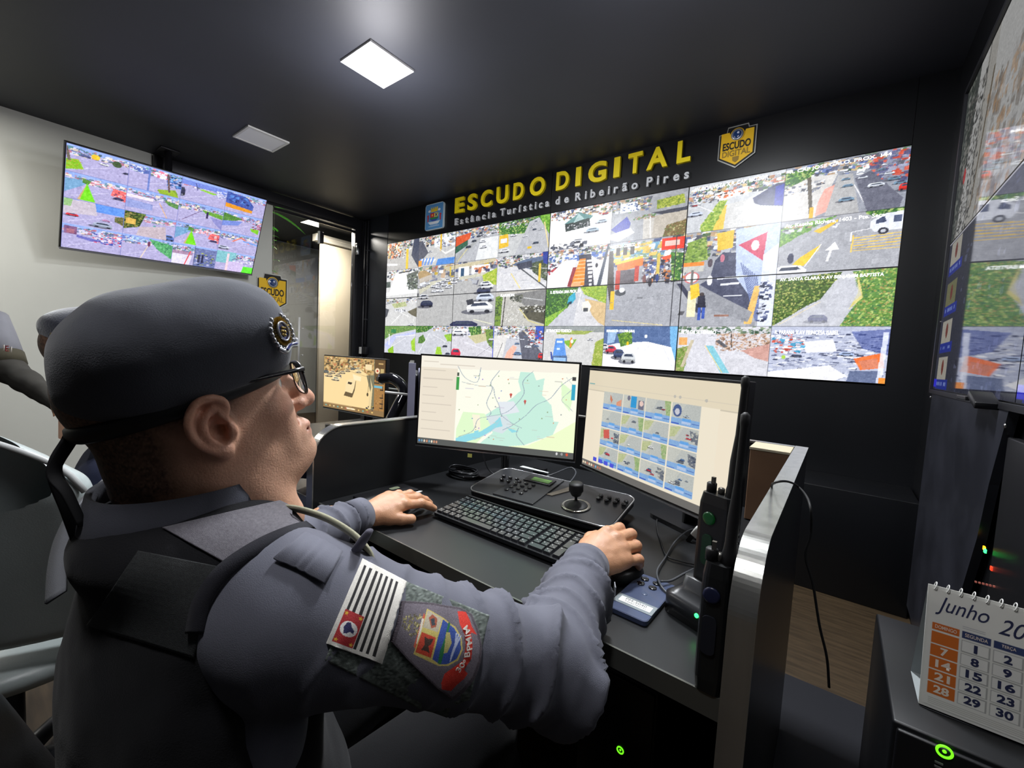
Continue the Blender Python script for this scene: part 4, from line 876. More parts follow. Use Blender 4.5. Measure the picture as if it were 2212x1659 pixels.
MB().box((0, -.004, -TH/2+.006), (TW, .012, .012)).build('lower_trim', mat('grey_trim', rgb(120, 120, 125), .4), te)
tv = Pic(416, 234, (188, 184, 230))
SKY = ((170, 190, 240), (200, 205, 245), (140, 160, 220))
def tvt(p, k):
    p.rect(0, 0, 1, 1, (186, 180, 226)); p.rect(0, 0, 1, .2, (150, 175, 235)); p.clutter(0, .08, 1, .34, 60, .1, ((120, 130, 180), (220, 215, 240), (90, 110, 120), (235, 220, 200), (190, 120, 140), (100, 150, 160)))
    p.poly([(.0, .4), (1, .3), (1, 1), (0, 1)], (178, 172, 214)); p.line(.1, .9, .7, .5, .015, (215, 210, 240)); p.clutter(0, .5, 1, 1, 20, .12, ((186, 180, 222), (168, 164, 206)), .4, .5)
for k in range(16):
    c, r = k % 4, k//4; tv.box = (c/4, r/4, c/4+.25, r/4+.25); tvt(tv, k); p = tv
    if k == 0: p.leaves([(0, .55), (.2, .5), (.28, .8), (.0, .95)], 40, .03, ((130, 190, 40), (160, 200, 70), (190, 170, 60))); p.car(.3, .3, .16, (90, 96, 150)); p.car(.6, .42, .14); p.line(.0, .1, .06, .6, .05, (110, 100, 90)); p.ell(.45, .25, .07, .1, (240, 200, 60)); p.ell(.8, .3, .08, .12, (70, 90, 60)); p.car(.98, .55, .14, (60, 60, 90))
    if k == 1: p.rect(.36, .05, .39, 1, (110, 130, 200)); p.clutter(.42, .05, .7, .3, 16, .12, ((240, 120, 150), (235, 235, 250))); p.clutter(.7, .1, 1, .6, 40, .08, ((60, 100, 180), (40, 60, 110), (120, 170, 230))); p.leaves([(.55, .85), (.9, .7), (.98, 1), (.6, 1)], 30, .03, ((150, 180, 50), (120, 150, 60))); p.line(.72, .1, .78, .85, .04, (110, 90, 90)); p.clutter(.02, .1, .3, .3, 20, .1, ((90, 110, 180), (220, 225, 250)))
    if k == 2: p.rect(0, .1, 1, .3, (120, 140, 220)); p.line(.3, .15, .35, .45, .02, (80, 80, 130)); p.leaves([(.45, .34), (.8, .4), (.7, .46), (.4, .4)], 20, .02, ((140, 200, 60),)); p.car(.03, .6, .14, (60, 60, 90), .4); p.clutter(.75, .2, 1, .5, 18, .08, ((90, 110, 190), (220, 225, 250)))
    if k == 3: p.poly([(0, .1), (.5, .15), (.7, .5), (.68, .82), (0, .78)], (70, 90, 170)); p.poly([(0, .62), (.68, .72), (.68, .86), (.0, .82)], (226, 150, 40)); p.clutter(.05, .2, .55, .5, 16, .1, ((90, 140, 220), (50, 60, 120)))
    if k in (4, 14-0-0): pass
    def walkway(p):
        p.poly([(0, .25), (.36, .22), (.3, .4), (.0, .8)], (120, 165, 205)); p.leaves([(.28, .15), (.4, .2), (.36, .36), (.28, .3)], 20, .03, ((90, 140, 60),)); p.poly([(.35, .3), (.5, .98), (.24, .98)], (120, 220, 40)); p.poly([(.35, .3), (.25, .98), (.21, .98)], (200, 170, 120)); p.poly([(.78, .26), (1, .3), (1, .72), (.74, .55)], (236, 110, 110)); p.clutter(.78, .35, .98, .6, 8, .06, ((240, 220, 225), (120, 60, 90))); p.car(.88, .62, .18, (70, 60, 110)); p.clutter(.4, .16, .78, .34, 30, .06, ((240, 150, 160), (235, 225, 240)))
    if k in (4, 10): walkway(p)
    if k == 5: p.rect(0, .3, .5, .42, (235, 225, 235)); p.poly([(0, .5), (.5, .55), (.5, .8), (0, .85)], (150, 160, 215)); p.line(.62, .4, .8, 1, .02, (226, 180, 130)); p.leaves([(.7, .22), (1, .3), (1, .5), (.8, .42)], 30, .02, ((90, 140, 80), (120, 160, 90)))
    if k == 6: p.leaves([(.5, .25), (1, .3), (1, .52), (.6, .4)], 40, .02, ((110, 170, 60), (90, 130, 70))); p.line(.1, .9, .5, .3, .02, (120, 100, 140)); p.rect(.62, .3, .66, .6, (60, 50, 90)); p.poly([(.7, .5), (1, .55), (1, 1), (.85, .8)], (140, 140, 200))
    if k == 7: p.leaves([(0, .1), (.5, .25), (.3, .4), (0, .5)], 50, .02, ((80, 130, 60), (120, 170, 70))); p.leaves([(.72, .6), (.95, .6), (.95, .85), (.76, .75)], 20, .02, ((130, 200, 50),)); p.poly([(0, .5), (.5, .35), (.4, .6), (0, .75)], (120, 140, 215)); p.clutter(.75, .3, 1, .6, 20, .06, ((200, 60, 60), (90, 60, 70)))
    if k == 8: p.rect(.5, 0, 1, .35, (100, 150, 235)); p.poly([(0, .05), (.5, 0), (.55, .5), (0, .6)], (200, 190, 205)); p.poly([(0, .0), (.15, 0), (.12, .3), (0, .3)], (150, 190, 130)); p.car(.15, .62, .2, (226, 60, 70)); p.car(.65, .82, .34, (170, 180, 205), .24); p.car(.7, .62, .14, (210, 150, 200)); p.leaves([(.85, .4), (1, .35), (1, .7), (.85, .6)], 20, .03, ((90, 100, 60), (140, 120, 80)))
    if k == 9: p.leaves([(0, 0), (.4, 0), (.3, .6), (0, .8)], 80, .03, ((60, 80, 40), (130, 150, 70), (180, 150, 90))); p.rect(.04, .3, .22, .55, (220, 180, 90)); p.rect(.56, .42, .61, .85, (100, 170, 170)); p.car(.9, .85, .2, (90, 120, 190), .3); p.poly([(.3, .6), (.8, .4), (.85, 1), (.25, 1)], (196, 180, 190))
    if k == 11: p.poly([(.3, .45), (.55, .15), (.8, .45)], (230, 130, 110)); p.poly([(.36, .45), (.55, .22), (.75, .45)], (190, 190, 235)); p.car(.14, .8, .3, (205, 210, 235)); p.poly([(.6, .3), (1, .4), (1, .46), (.6, .36)], (110, 160, 230))
    if k == 12: p.rect(.04, .1, .24, .4, (130, 90, 130)); p.rect(.08, .2, .2, .36, (170, 110, 130)); p.clutter(.5, .2, 1, .6, 40, .09, ((220, 60, 90), (60, 80, 170), (235, 225, 240))); p.poly([(.24, .4), (.6, .5), (.5, .6), (.24, .5)], (110, 110, 190))
    if k == 13: p.leaves([(.5, .05), (1, .2), (1, .85), (.7, .5)], 60, .03, ((90, 170, 110), (120, 200, 140), (60, 120, 90))); p.line(.5, .4, .38, 1, .02, (226, 206, 190)); p.ell(.52, .3, .03, .12, (120, 70, 100)); p.clutter(0, .05, .4, .3, 20, .09, ((100, 120, 200), (170, 200, 235)))
    if k == 14: p.rect(.0, .35, .45, .5, (170, 140, 170)); p.poly([(0, .5), (.45, .5), (.4, 1), (0, 1)], (225, 220, 240)); p.line(.4, .3, .3, 1, .03, (220, 90, 100)); p.rect(.5, .1, 1, 1, (110, 120, 170)); p.clutter(.5, .3, 1, .9, 30, .08, ((60, 70, 120), (170, 170, 205), (150, 160, 60))); p.rect(.58, .4, .63, .8, (60, 60, 90)); p.rect(.66, .4, .71, .8, (50, 50, 80)); p.rect(.49, 0, .5, 1, (60, 60, 90))
    if k == 15: p.rect(0, 0, .5, .6, (130, 190, 200)); p.rect(.27, .1, .33, 1, (235, 205, 215)); p.rect(.7, .65, 1, 1, (100, 230, 60)); p.poly([(.33, .5), (.75, .4), (.7, 1), (.33, 1)], (206, 190, 230)); p.clutter(.4, .2, 1, .5, 20, .08, ((90, 100, 150), (235, 235, 245)))
    tv.noise(0, 0, 1, 1, 6); tv.noise(0, 0, 1, 1, 6, 4); tv.rect(0, 0, 1, .012, (120, 125, 190)); tv.rect(0, 0, .008, 1, (120, 125, 190))
tv.mesh('screen', ((-TW/2+.009, -.0045, TH/2-.009), (1, 0, 0), (0, 0, -1)), TW-.018, TH-.026, vcol_mat('tv_picture', 1.2, rough=.3, spec=.3), te)
tm = Matrix.Translation((-4.96, 1.2, 0))
def tvp(m, nm, mt): o = m.build(nm, mt); o.parent = te; o.matrix_parent_inverse = TVT.inverted(); o.matrix_basis = tm; return o
_ = MB().tube([(0, 0, CEIL), (0, 0, CEIL-.75)], .028, 14); tvp(_, 'mount_pole', M_frame)
_ = MB().box((0, 0, CEIL-.008), (.14, .14, .016), bev=.003).box((-.0, 0, CEIL-.72), (.12, .12, .05), bev=.004); tvp(_, 'mount_plate', M_frame)
# ------------------------------------------------------------------ desks
DZ = .75
M_desk = mat('black_desk_laminate', rgb(25, 26, 28), .33, var=.12, vscale=6, bump=.03, bscale=700)
M_trim = mat('brushed_edge_band', rgb(176, 176, 172), .26, metal=.85, var=.08, vscale=40, stretch=(1, 1, .1))
PT = CAM_H-.25
def desk(name, x0, x1, label, y0=.672, y1=1.66, lift=.06):
    e = empty(name, ((x0+x1)/2, y0, 0)); tag(e, label, 'desk'); cx = (x0+x1)/2; W = x1-x0
    MB().box((0, (y1-y0)/2, DZ-.018), (W, y1-y0, .036)).build('worktop', M_desk, e)
    MB().box((0, -.002, DZ-.018), (W, .004, .036)).build('front_edge_band', mat('dark_edge_band', rgb(120, 121, 116), .22, metal=.7), e)
    MB().box((0, y1-y0+.012, PT/2), (W, .024, PT-.01)).build('back_panel', M_desk, e)
    MB().box((0, y1-y0+.012, PT-.003), (W, .026, .006)).build('back_trim', M_trim, e)
    return e
def side_panel(name, xo, xi, label):
    """upright end panel with a rounded upper front corner; faces xo..xi"""
    yf, yb, r = .647, 1.69, .10
    prof = [(yf, 0), (yf, PT-r)]+[(yf+r-r*math.cos(a), PT-r+r*math.sin(a)) for a in [math.radians(90*k/24) for k in range(1, 25)]]+[(yb, PT)]
    e = empty(name, ((xo+xi)/2, yf, 0)); tag(e, label, 'desk partition')
    x0, x1 = min(xo, xi)-(xo+xi)/2, max(xo, xi)-(xo+xi)/2; n = len(prof)
    vs = [(x0+.002, y-yf+.003, z-.003 if z > .1 else z) for y, z in prof]+[(x0+.002, yb-yf, 0)]
    m = len(vs); vs += [(x1-.002, v[1], v[2]) for v in vs]
    fs = [tuple(range(m)), tuple(range(2*m-1, m-1, -1))]+[(i, m+i, m+(i+1) % m, (i+1) % m) for i in range(m)]
    MB().add(vs, fs).build('panel', M_desk, e)
    # edge band: strip following the profile
    b = MB(); vv = []
    for i, (y, z) in enumerate(prof):
        a = prof[max(i-1, 0)]; c = prof[min(i+1, n-1)]; t = Vector((c[0]-a[0], c[1]-a[1])).normalized(); nx, nz = t.y, -t.x
        for (xx, k) in ((x0, 0), (x1, 0), (x1, .0035), (x0, .0035)): vv.append((xx, y-yf+nx*k, z+nz*k))
    ff = []
    for i in range(n-1):
        for k in range(4): ff.append((4*i+k, 4*i+(k+1) % 4, 4*i+4+(k+1) % 4, 4*i+4+k))
    ff += [(0, 3, 2, 1), (4*n-4, 4*n-3, 4*n-2, 4*n-1)]
    b.add(vv, ff, 0, False).build('edge_band', M_trim, e)
    return e
XI0, XI1 = -1.236, -.096
desk('workstation_desk', XI0+.001, XI1-.001, 'black desk with a grey front edge where the officer in the beret works')
desk('workstation_desk', -2.55, XI0-.037, 'black neighbouring desk behind the left partition, under the orange screen')
side_panel('desk_partition', -.0605, XI1, 'black partition with a bright metal edge at the right end of the desk, beside the radios')
side_panel('desk_partition', XI0, XI0-.035, 'black partition with a rounded metal edge left of the map monitor')

# ------------------------------------------------------------------ monitors
def monitor(C, yaw, tilt, w, h, pic, label, mt, group=None, stand=True, name='monitor', lip=.012):
    e = empty(name, (0, 0, 0)); tag(e, label, 'monitor', group); T = plane_T(C, yaw, tilt); e.matrix_world = T
    b = .007; W, H = w+2*b, h+b+lip; zc = (b-lip)/2
    MB().box((0, .012, zc), (W, .022, H), bev=.002).build('bezel', BLACKPL, e)
    MB().box((0, .032, zc), (W*.7, .03, H*.7), bev=.012).build('back_cover', BLACKPL, e)
    MB().box((0, -.0005, -h/2-lip+.003), (W, .004, .0035)).build('lower_lip', mat('silver_lip', rgb(150, 155, 160), .25, metal=.8), e)
    if pic is not None: pic.mesh('screen', ((-w/2, -.0012, h/2), (1, 0, 0), (0, 0, -1)), w, h, mt, e)
    if stand:
        Ti = T.inverted(); bk = Vector((-math.sin(yaw), math.cos(yaw), 0)); Cb = Vector(C)+bk*(.20 if C[1] < 1.3 else .12); Cn = Vector(C)+bk*.06
        m = MB(); pts = [Ti@Vector((Cb.x, Cb.y, DZ+.012)), Ti@Vector((Cb.x, Cb.y, C[2]-.05)), Ti@Vector((Cn.x, Cn.y, C[2]))]
        m.tube(pts, .03, 14, flat=.5); m.build('stand_neck', BLACKPL, e)
        m = MB(); Rz = Matrix.Rotation(yaw, 4, 'Z'); m.prism(rrect(.22, .14, .03), 0, .012, 0, Ti@Matrix.Translation((Cb.x, Cb.y, DZ+.001))@Rz); m.build('stand_base', BLACKPL, e)
    return e
def page(w, h): return Pic(w, h, (238, 226, 206))
m1 = Pic(360, 202, (252, 252, 238))
m1.poly([(0, 0), (.25, 0), (.25, .93), (0, .93)], (236, 226, 208)); m1.poly([(0, 0), (1, 0), (1, .13), (0, .13)], (246, 240, 226)); m1.poly([(.25, .13), (1, .1), (1, .93), (.25, .93)], (252, 252, 236))
for k in range(9): m1.rect(.02, .06+k*.095, .12+.05*(k % 3), .07+k*.095, (206, 196, 182), .7)
m1.rect(.13, .085, .36, .093, (210, 200, 186), .8)
G1, G2, WTR = (200, 238, 222), (226, 250, 206), (150, 220, 232)
m1.poly([(.65, .12), (.73, .12), (.75, .2), (.8, .17), (.79, .35), (.85, .45), (.87, .62), (.9, .62), (.87, .76), (.7, .9), (.6, .93), (.42, .93), (.5, .8), (.44, .62), (.6, .42), (.66, .32), (.64, .22)], G1)
m1.poly([(.3, .6), (.44, .6), (.5, .72), (.4, .93), (.26, .93), (.26, .8)], G2); m1.poly([(.87, .76), (1, .6), (1, .93), (.6, .93), (.72, .9)], (240, 252, 206)); m1.poly([(.9, .2), (.98, .3), (.96, .5), (.91, .4)], G2); m1.poly([(.45, .62), (.58, .6), (.62, .7), (.56, .8), (.5, .78)], (216, 228, 232)); m1.poly([(.52, .46), (.62, .44), (.66, .55), (.55, .6)], (228, 234, 240))
m1.poly([(.26, .9), (.34, .84), (.42, .8), (.5, .7), (.54, .62), (.56, .72), (.52, .74), (.46, .82), (.4, .88), (.33, .93), (.26, .93)], WTR); m1.poly([(.38, .72), (.4, .68), (.41, .8), (.38, .84)], WTR); m1.poly([(.58, .72), (.66, .76), (.62, .78)], WTR); m1.poly([(.36, .62), (.41, .62), (.42, .78), (.38, .8)], (250, 244, 220))
def rd(pts, w=.0045, c=(150, 165, 180)):
    q = spline([(a, b, 0) for a, b in pts], 6)
    for a, b in zip(q[:-1], q[1:]): m1.line(a[0], a[1], b[0], b[1], w, c, .9)
rd([(.25, .1), (.3, .22), (.38, .26), (.4, .1)]); rd([(.28, .27), (.4, .3), (.48, .3), (.5, .4), (.53, .5), (.55, .6), (.62, .68), (.68, .72)]); rd([(.52, .12), (.47, .25), (.48, .33), (.45, .48), (.48, .58), (.47, .62)])
rd([(.73, .1), (.67, .22), (.68, .35), (.62, .5), (.56, .58), (.46, .63), (.4, .67), (.37, .8), (.28, .88)]); rd([(.97, .14), (.9, .24), (.84, .38), (.76, .46), (.7, .58), (.62, .7), (.56, .76)]); rd([(.66, .72), (.65, .8), (.7, .9)]); rd([(.93, .15), (.97, .25), (.91, .38), (.95, .45), (.98, .5)], .003, (170, 180, 190)); rd([(.54, .66), (.48, .8), (.38, .9)], .003, (190, 200, 210))
for k in range(34): m1.ell(random.uniform(.27, .97), random.uniform(.14, .9), .004, .007, random.choice([(150, 160, 160), (220, 150, 110), (120, 150, 200), (170, 140, 210), (150, 170, 130)]))
for k in range(24): x = random.uniform(.27, .9); y = random.uniform(.14, .9); m1.rect(x, y, x+random.uniform(.02, .06), y+.006, random.choice([(190, 190, 180), (206, 200, 216), (220, 196, 170)]), .7)
for x, y in ((.6, .4), (.69, .46)): m1.poly([(x-.007, y-.03), (x+.007, y-.03), (x, y+.012)], (180, 60, 50)); m1.ell(x, y-.032, .008, .014, (206, 90, 80))
m1.rect(.247, .17, .262, .21, (80, 90, 80)); m1.rect(.245, .22, .265, .36, (70, 160, 80)); m1.rect(.965, .14, .985, .18, (70, 70, 70)); m1.rect(.965, .22, .985, .38, (60, 170, 200)); m1.rect(0, .93, 1, 1, (92, 94, 92)); 
for k in range(8): m1.ell(.015+k*.017, .965, .006, .014, random.choice([(230, 220, 200), (80, 150, 220), (120, 160, 180), (210, 150, 120)]))
for k, c in enumerate(((220, 220, 220), (160, 160, 160), (220, 90, 60))): m1.ell(.9+k*.03, .955, .007, .015, c)
M_m1 = vcol_mat('map_screen_picture', 1.02, rough=.35, spec=.25)
monitor((-.937, 1.131, CAM_H-.177), .42, .033, .563, .317, m1, 'monitor showing a pale green road map, left of the two on the desk', M_m1)
m2 = Pic(360, 202, (240, 228, 205))
m2.rect(0, 0, 1, .2, (228, 216, 190)); m2.rect(0, .2, 1, .206, (206, 196, 176)); m2.rect(.01, .135, .06, .142, (110, 170, 170)); m2.rect(0, .15, 1, .154, (214, 204, 184)); m2.rect(.2, .2, .9, .93, (240, 230, 208))
for x in (.66, .69, .83): m2.ell(x, .15, .008, .012, (190, 186, 176))
random.seed(5)
for r in range(4):
    for c in range(4):
        x0 = .152+c*.166; y0 = .2+r*.180; m2.box = (x0, y0, x0+.159, y0+.169); p = m2
        p.rect(0, 0, 1, 1, (196, 198, 190)); p.poly([(.1, 1), (.5, .0), (1, .0), (1, 1)], (186, 190, 186)); k = r*4+c
        if k in (5, 6, 7, 8, 9, 10, 12, 13): p.leaves([(0, .1), (.4, .0), (.2, .5), (0, .6)], 20, .05, ((190, 196, 150), (176, 186, 136)))
        if k in (5, 10, 13, 2): p.leaves([(.75, .0), (1, .0), (1, .7), (.85, .7)], 40, .05, ((156, 180, 124), (134, 166, 110), (180, 188, 146)))
        if k == 1: p.rect(.35, .02, .62, .62, (40, 150, 210)); p.rect(.7, .2, .95, .65, (110, 110, 130)); p.ell(.84, .34, .09, .14, (230, 200, 190)); p.ell(.25, .15, .07, .14, (110, 110, 130))
        elif k == 0: p.poly([(.35, .1), (.5, .4), (.45, .6), (.35, .4)], (200, 120, 90)); p.poly([(.7, .5), (.95, .3), (.95, .7), (.7, .7)], (220, 150, 120))
        elif k == 3: p.ell(.2, .35, .16, .3, (70, 90, 140)); p.ell(.2, .4, .09, .16, (200, 200, 210)); p.car(.55, .55, .18, (190, 205, 215)); 
        else:
            for _ in range(random.choice((1, 1, 2, 3)) if k < 14 else 5): p.car(random.uniform(.25, .8), random.uniform(.25, .6), random.uniform(.1, .24), random.choice([(214, 60, 70), (235, 236, 232), (80, 110, 150), (120, 130, 140)]))
        if k in (7, 8, 11, 14): p.poly([(.7, .1), (1, .2), (1, .7), (.78, .6)], (110, 116, 126)); p.clutter(.7, .1, 1, .6, 10, .1, ((80, 90, 110), (190, 190, 180)))
        if k == 8: p.poly([(.15, .1), (.45, .0), (.5, .5), (.2, .6)], (206, 90, 80))
        p.rect(0, .7, 1, 1, (120, 168, 226), .8); p.rect(.4, .66, .7, .8, (90, 160, 230), .8); p.rect(.38, .8, .7, .92, (190, 205, 232), .8); p.rect(.02, .93, .3, .97, (60, 90, 190)); p.rect(.74, .84, .98, .87, (60, 90, 170)); p.noise(0, 0, 1, 1, 5)
m2.box = (0, 0, 1, 1)
for x in (.105, .155, .205, .255): m2.rect(x, .875, x+.03, .915, (50, 60, 210)); m2.rect(x+.01, .875, x+.012, .915, (140, 140, 230)); m2.rect(x+.02, .875, x+.022, .915, (140, 140, 230))
m2.rect(0, .935, 1, 1, (110, 108, 104))
for k in range(9): m2.ell(.015+k*.02, .968, .007, .014, random.choice([(240, 220, 190), (120, 170, 200), (190, 120, 100), (150, 190, 140)]))
m2.ell(.955, .968, .006, .012, (240, 240, 240)); m2.ell(.985, .968, .006, .012, (240, 240, 240))
monitor((-.411, 1.159, CAM_H-.195), -.466, .029, .563, .317, m2, 'monitor showing a cream page with sixteen small car pictures, right of the map', vcol_mat('page_screen_picture', .98, rough=.35, spec=.25))
m3 = Pic(360, 202, (250, 214, 150))
m3.rect(0, 0, 1, .28, (206, 170, 110)); m3.clutter(0, 0, .84, .3, 160, .05, ((120, 100, 66), (240, 210, 150), (90, 80, 60), (180, 140, 90), (226, 196, 140), (196, 120, 80)))
m3.poly([(.0, .38), (.45, .22), (.62, .2), (.78, .32), (.8, .93), (0, .93)], (254, 224, 164)); m3.poly([(.72, .3), (.84, .28), (.84, .93), (.76, .93), (.79, .6)], (130, 126, 100)); m3.poly([(.78, .34), (.8, .5), (.77, .7), (.76, .93), (.8, .93), (.82, .5)], (240, 214, 160))
for x, y, w in ((.1, .36, .12), (.22, .42, .12), (.16, .3, .1), (.33, .28, .1), (.42, .24, .08), (.5, .2, .07), (.58, .18, .06), (.54, .12, .05), (.6, .24, .08), (.46, .16, .05), (.04, .3, .1), (.26, .34, .1)): m3.car(x, y, w, random.choice([(250, 232, 190), (120, 126, 120), (230, 206, 160)]))
m3.poly([(.44, .48), (.56, .42), (.54, .6), (.5, .74), (.36, .72)], (110, 92, 64)); m3.poly([(.42, .42), (.56, .36), (.53, .56), (.5, .66), (.38, .64), (.39, .5)], (252, 228, 176)); m3.poly([(.43, .45), (.5, .46), (.48, .5), (.42, .49)], (70, 60, 50)); m3.rect(.7, .1, .8, .2, (250, 228, 180)); m3.line(.77, .3, .75, .6, .006, (90, 76, 60)); m3.ell(.745, .64, .014, .035, (80, 70, 50)); m3.line(.3, .34, .305, .4, .01, (70, 80, 120)); m3.poly([(.5, .3), (.64, .34), (.63, .42), (.52, .4)], (255, 240, 196)); m3.line(.4, .24, .8, .34, .005, (160, 130, 90))
m3.rect(.84, 0, 1, .93, (176, 130, 76)); m3.rect(.84, 0, 1, .36, (110, 84, 54)); m3.ell(.885, .2, .035, .05, (250, 220, 180)); m3.ell(.885, .2, .014, .02, (196, 70, 50)); m3.rect(.9, .06, .97, .085, (206, 170, 110)); m3.rect(.93, .16, .98, .24, (206, 180, 120)); m3.rect(.87, .3, .96, .38, (60, 54, 46)); m3.rect(.84, .46, .97, .5, (120, 190, 210)); m3.rect(.84, .4, .99, .43, (90, 76, 56)); m3.rect(.836, 0, .842, .93, (90, 120, 110))
for y in (.52, .66, .76, .84): m3.rect(.93, y, .98, y+.02, (60, 50, 40)); m3.rect(.965, y-.06, .975, y, (90, 70, 50))
m3.clutter(.85, .52, .93, .9, 20, .02, ((150, 110, 66), (196, 150, 90))); m3.rect(0, .9, 1, 1, (150, 120, 80)); m3.rect(.4, .935, .54, .965, (255, 236, 200)); m3.rect(0, .905, .5, .915, (206, 170, 120))
for k in range(12): m3.rect(.04+k*.07, .94, .065+k*.07, .965, random.choice([(250, 226, 170), (120, 180, 170), (200, 110, 80), (240, 200, 120)]))
m3.clutter(.7, .84, .84, .92, 6, .03, ((230, 200, 80), (50, 50, 60)))
m3e = monitor((-2.268, 1.418, CAM_H-.057-.168), .08, .0, .563, .317, m3, 'monitor with an orange tinted street view, on the neighbouring desk', vcol_mat('orange_screen_picture', 1.0, rough=.35, spec=.25))
m4 = monitor((-1.655, 1.335, CAM_H-.215), math.radians(-39.6), .0, .52, .30, None, 'monitor seen edge-on with a grey back, between the map monitor and the orange screen', None)
MB().box((-.0, .052, 0), (.40, .014, .24), bev=.005).build('grey_back_shell', mat('grey_shell', rgb(130, 130, 150), .35), m4)
MB().box((.268, .016, .0), (.004, .03, .318), bev=.001).build('grey_side', MATS['grey_shell'], m4)
q = MB().tube(spline([at_d(822, 818, 2.25), at_d(848, 818, 2.23), at_d(868, 834, 2.2), at_d(871, 852, 2.18), at_d(858, 880, 2.15), at_d(842, 912, 2.1)], 8), .028, 14)
arm = tag(q.build('bent_tube', mat('gloss_black', rgb(22, 22, 26), .08, coat=1.0)), 'glossy black bent tube arm rising right of the orange screen', 'tube')
MB().tube([at_d(832, 847, 2.0), at_d(884, 853, 2.0)], .006, 8).build('cross_rod', WHITEPL, arm)
# yellow note stuck on the map monitor
T1 = plane_T((-.937, 1.131, CAM_H-.177), .42, .033)
sn = MB().box((-.078, -.0035, -.183), (.016, .001, .013)).build('sticky_note', mat('note_yellow', rgb(206, 206, 110), .7)); sn.matrix_world = T1
tag(sn, 'tiny yellow note stuck under the screen of the map monitor', 'note')

# ------------------------------------------------------------------ keyboard
ke = empty('keyboard', (-.684, .838, DZ)); tag(ke, 'black computer keyboard with white legends on the desk between both hands', 'keyboard')
TK = Matrix.Translation((0, 0, .012))@Matrix.Rotation(math.radians(5), 4, 'X')
KW, KD = .444, .150
MB().prism(rrect(KW, KD, .008, 4, 0, KD/2), -.006, .004, 0, TK).box((0, KD-.004, .006), (KW-.01, .006, .005), T=TK).build('body', mat('keyboard_black', rgb(26, 27, 30), .3), ke)
M_key = mat('key_black', rgb(42, 43, 47), .2, coat=.6); M_leg = mat('key_legend', rgb(170, 170, 170), .5)
u = .0228; rp_ = .0222; kx0 = -KW/2+.007
kmesh = {}
def key(wu, hu, c, r, leg=1):
    kk = (wu, hu, leg)
    if kk not in kmesh:
        w, d, h = u*wu-.0022, rp_*hu-.0024, .0075; b = MB()
        vs = [(-w/2, -d/2, 0), (w/2, -d/2, 0), (w/2, d/2, 0), (-w/2, d/2, 0), (-w/2+.002, -d/2+.0015, h*.86), (w/2-.002, -d/2+.0015, h*.86), (w/2-.002, d/2-.003, h), (-w/2+.002, d/2-.003, h)]
        b.add(vs, [(0, 1, 5, 4), (1, 2, 6, 5), (2, 3, 7, 6), (3, 0, 4, 7), (4, 5, 6, 7)])
        if leg: b.box((-w/2+.0065, d/2-.0075, h*.97), (.0024, .003, .0006), 1)
        if leg == 2: b.box((w/2-.0065, -d/2+.0055, h*.93), (.002, .0022, .0006), 1)
        me = bpy.data.meshes.new('key'); me.from_pydata(b.v, [], b.f); me.materials.append(M_key); me.materials.append(M_leg); me.polygons.foreach_set('material_index', b.m); me.update(); kmesh[kk] = me
    o = bpy.data.objects.new('key', kmesh[kk]); COL.objects.link(o); o.parent = ke
    o.matrix_local = TK@Matrix.Translation((kx0+u*(c+wu/2), .006+rp_*(r+hu/2), .004))
rows = [[1, 1, 1, 1, 5.0, 1, 1, 1, 1, 1], [1.25]+[1]*11+[1.75], [1.5]+[1]*11+[1.5], [1.25]+[1]*12+[.75], [1]*13+[1], [1]*14]
n_k = 0
for r, ks in enumerate(rows):
    c = 0
    for w in ks:
        key(w, .8 if r == 5 else 1, c, r, 0 if w == 5 else random.choice((1, 2))); c += w; n_k += 1
for (w, h_, c, r) in [(2, 1, 14.25, 0), (1, 1, 16.25, 0), (1, 2, 17.4, 0), (1, 1, 14.25, 1), (1, 1, 15.25, 1), (1, 1, 16.25, 1), (1, 1, 14.25, 2), (1, 1, 15.25, 2), (1, 1, 16.25, 2), (1, 2, 17.4, 2), (1, 1, 14.25, 3), (1, 1, 15.25, 3), (1, 1, 16.25, 3), (1, 1, 14.25, 4), (1, 1, 15.25, 4), (1, 1, 16.25, 4), (1, 1, 17.4, 4), (1, .8, 14.25, 5), (1, .8, 15.25, 5), (1, .8, 16.25, 5), (1, .8, 17.4, 5)]:
    key(w, h_, c, r, 2 if w == 1 and h_ == 1 else 1); n_k += 1

# ------------------------------------------------------------------ camera controller
ce = empty('camera_controller', (-.715, 1.165, DZ), math.radians(4.5)); tag(ce, 'black control panel with a joystick and a small green display behind the keyboard', 'controller')
CWd, CDp = .50, .235
TC = Matrix.Translation((0, 0, .0435))@Matrix.Rotation(math.radians(7), 4, 'X')
MB().box((0, -CDp/2+.03, .008), (CWd-.08, .03, .014)).prism(rrect(CWd, CDp, .035, 6), -.018, -.001, 0, TC).prism(rrect(CWd-.05, CDp-.05, .03, 5), -.028, -.018, 0, TC).build('body', BLACKPL, ce)
MB().tube([(p[0], p[1], 0) for p in rrect(CWd, CDp, .035, 8)], .0032, 8, 0, TC, closed=True).build('silver_edge', mat('silver_edge', rgb(190, 192, 195), .22, metal=.9), ce)
MB().prism(rrect(CWd-.008, CDp-.008, .032, 6), -.001, .002, 0, TC).build('top_plate', mat('controller_top', rgb(36, 37, 40), .32), ce)
MB().box((-.075, 0, .004), (.15, CDp-.02, .004), T=TC, bev=.0015).build('middle_plate', mat('controller_mid', rgb(44, 45, 48), .3), ce)
MB().prism([(.02, -.02), (.075, .085), (.045, .088), (-.0, -.02)], .002, .0045, 0, TC).build('glossy_wedge', mat('wedge_grey', rgb(120, 112, 100), .3, metal=.5), ce)
MB().box((-.07, .06, .0075), (.105, .048, .005), T=TC, bev=.0015).build('display_frame', BLACKPL, ce)
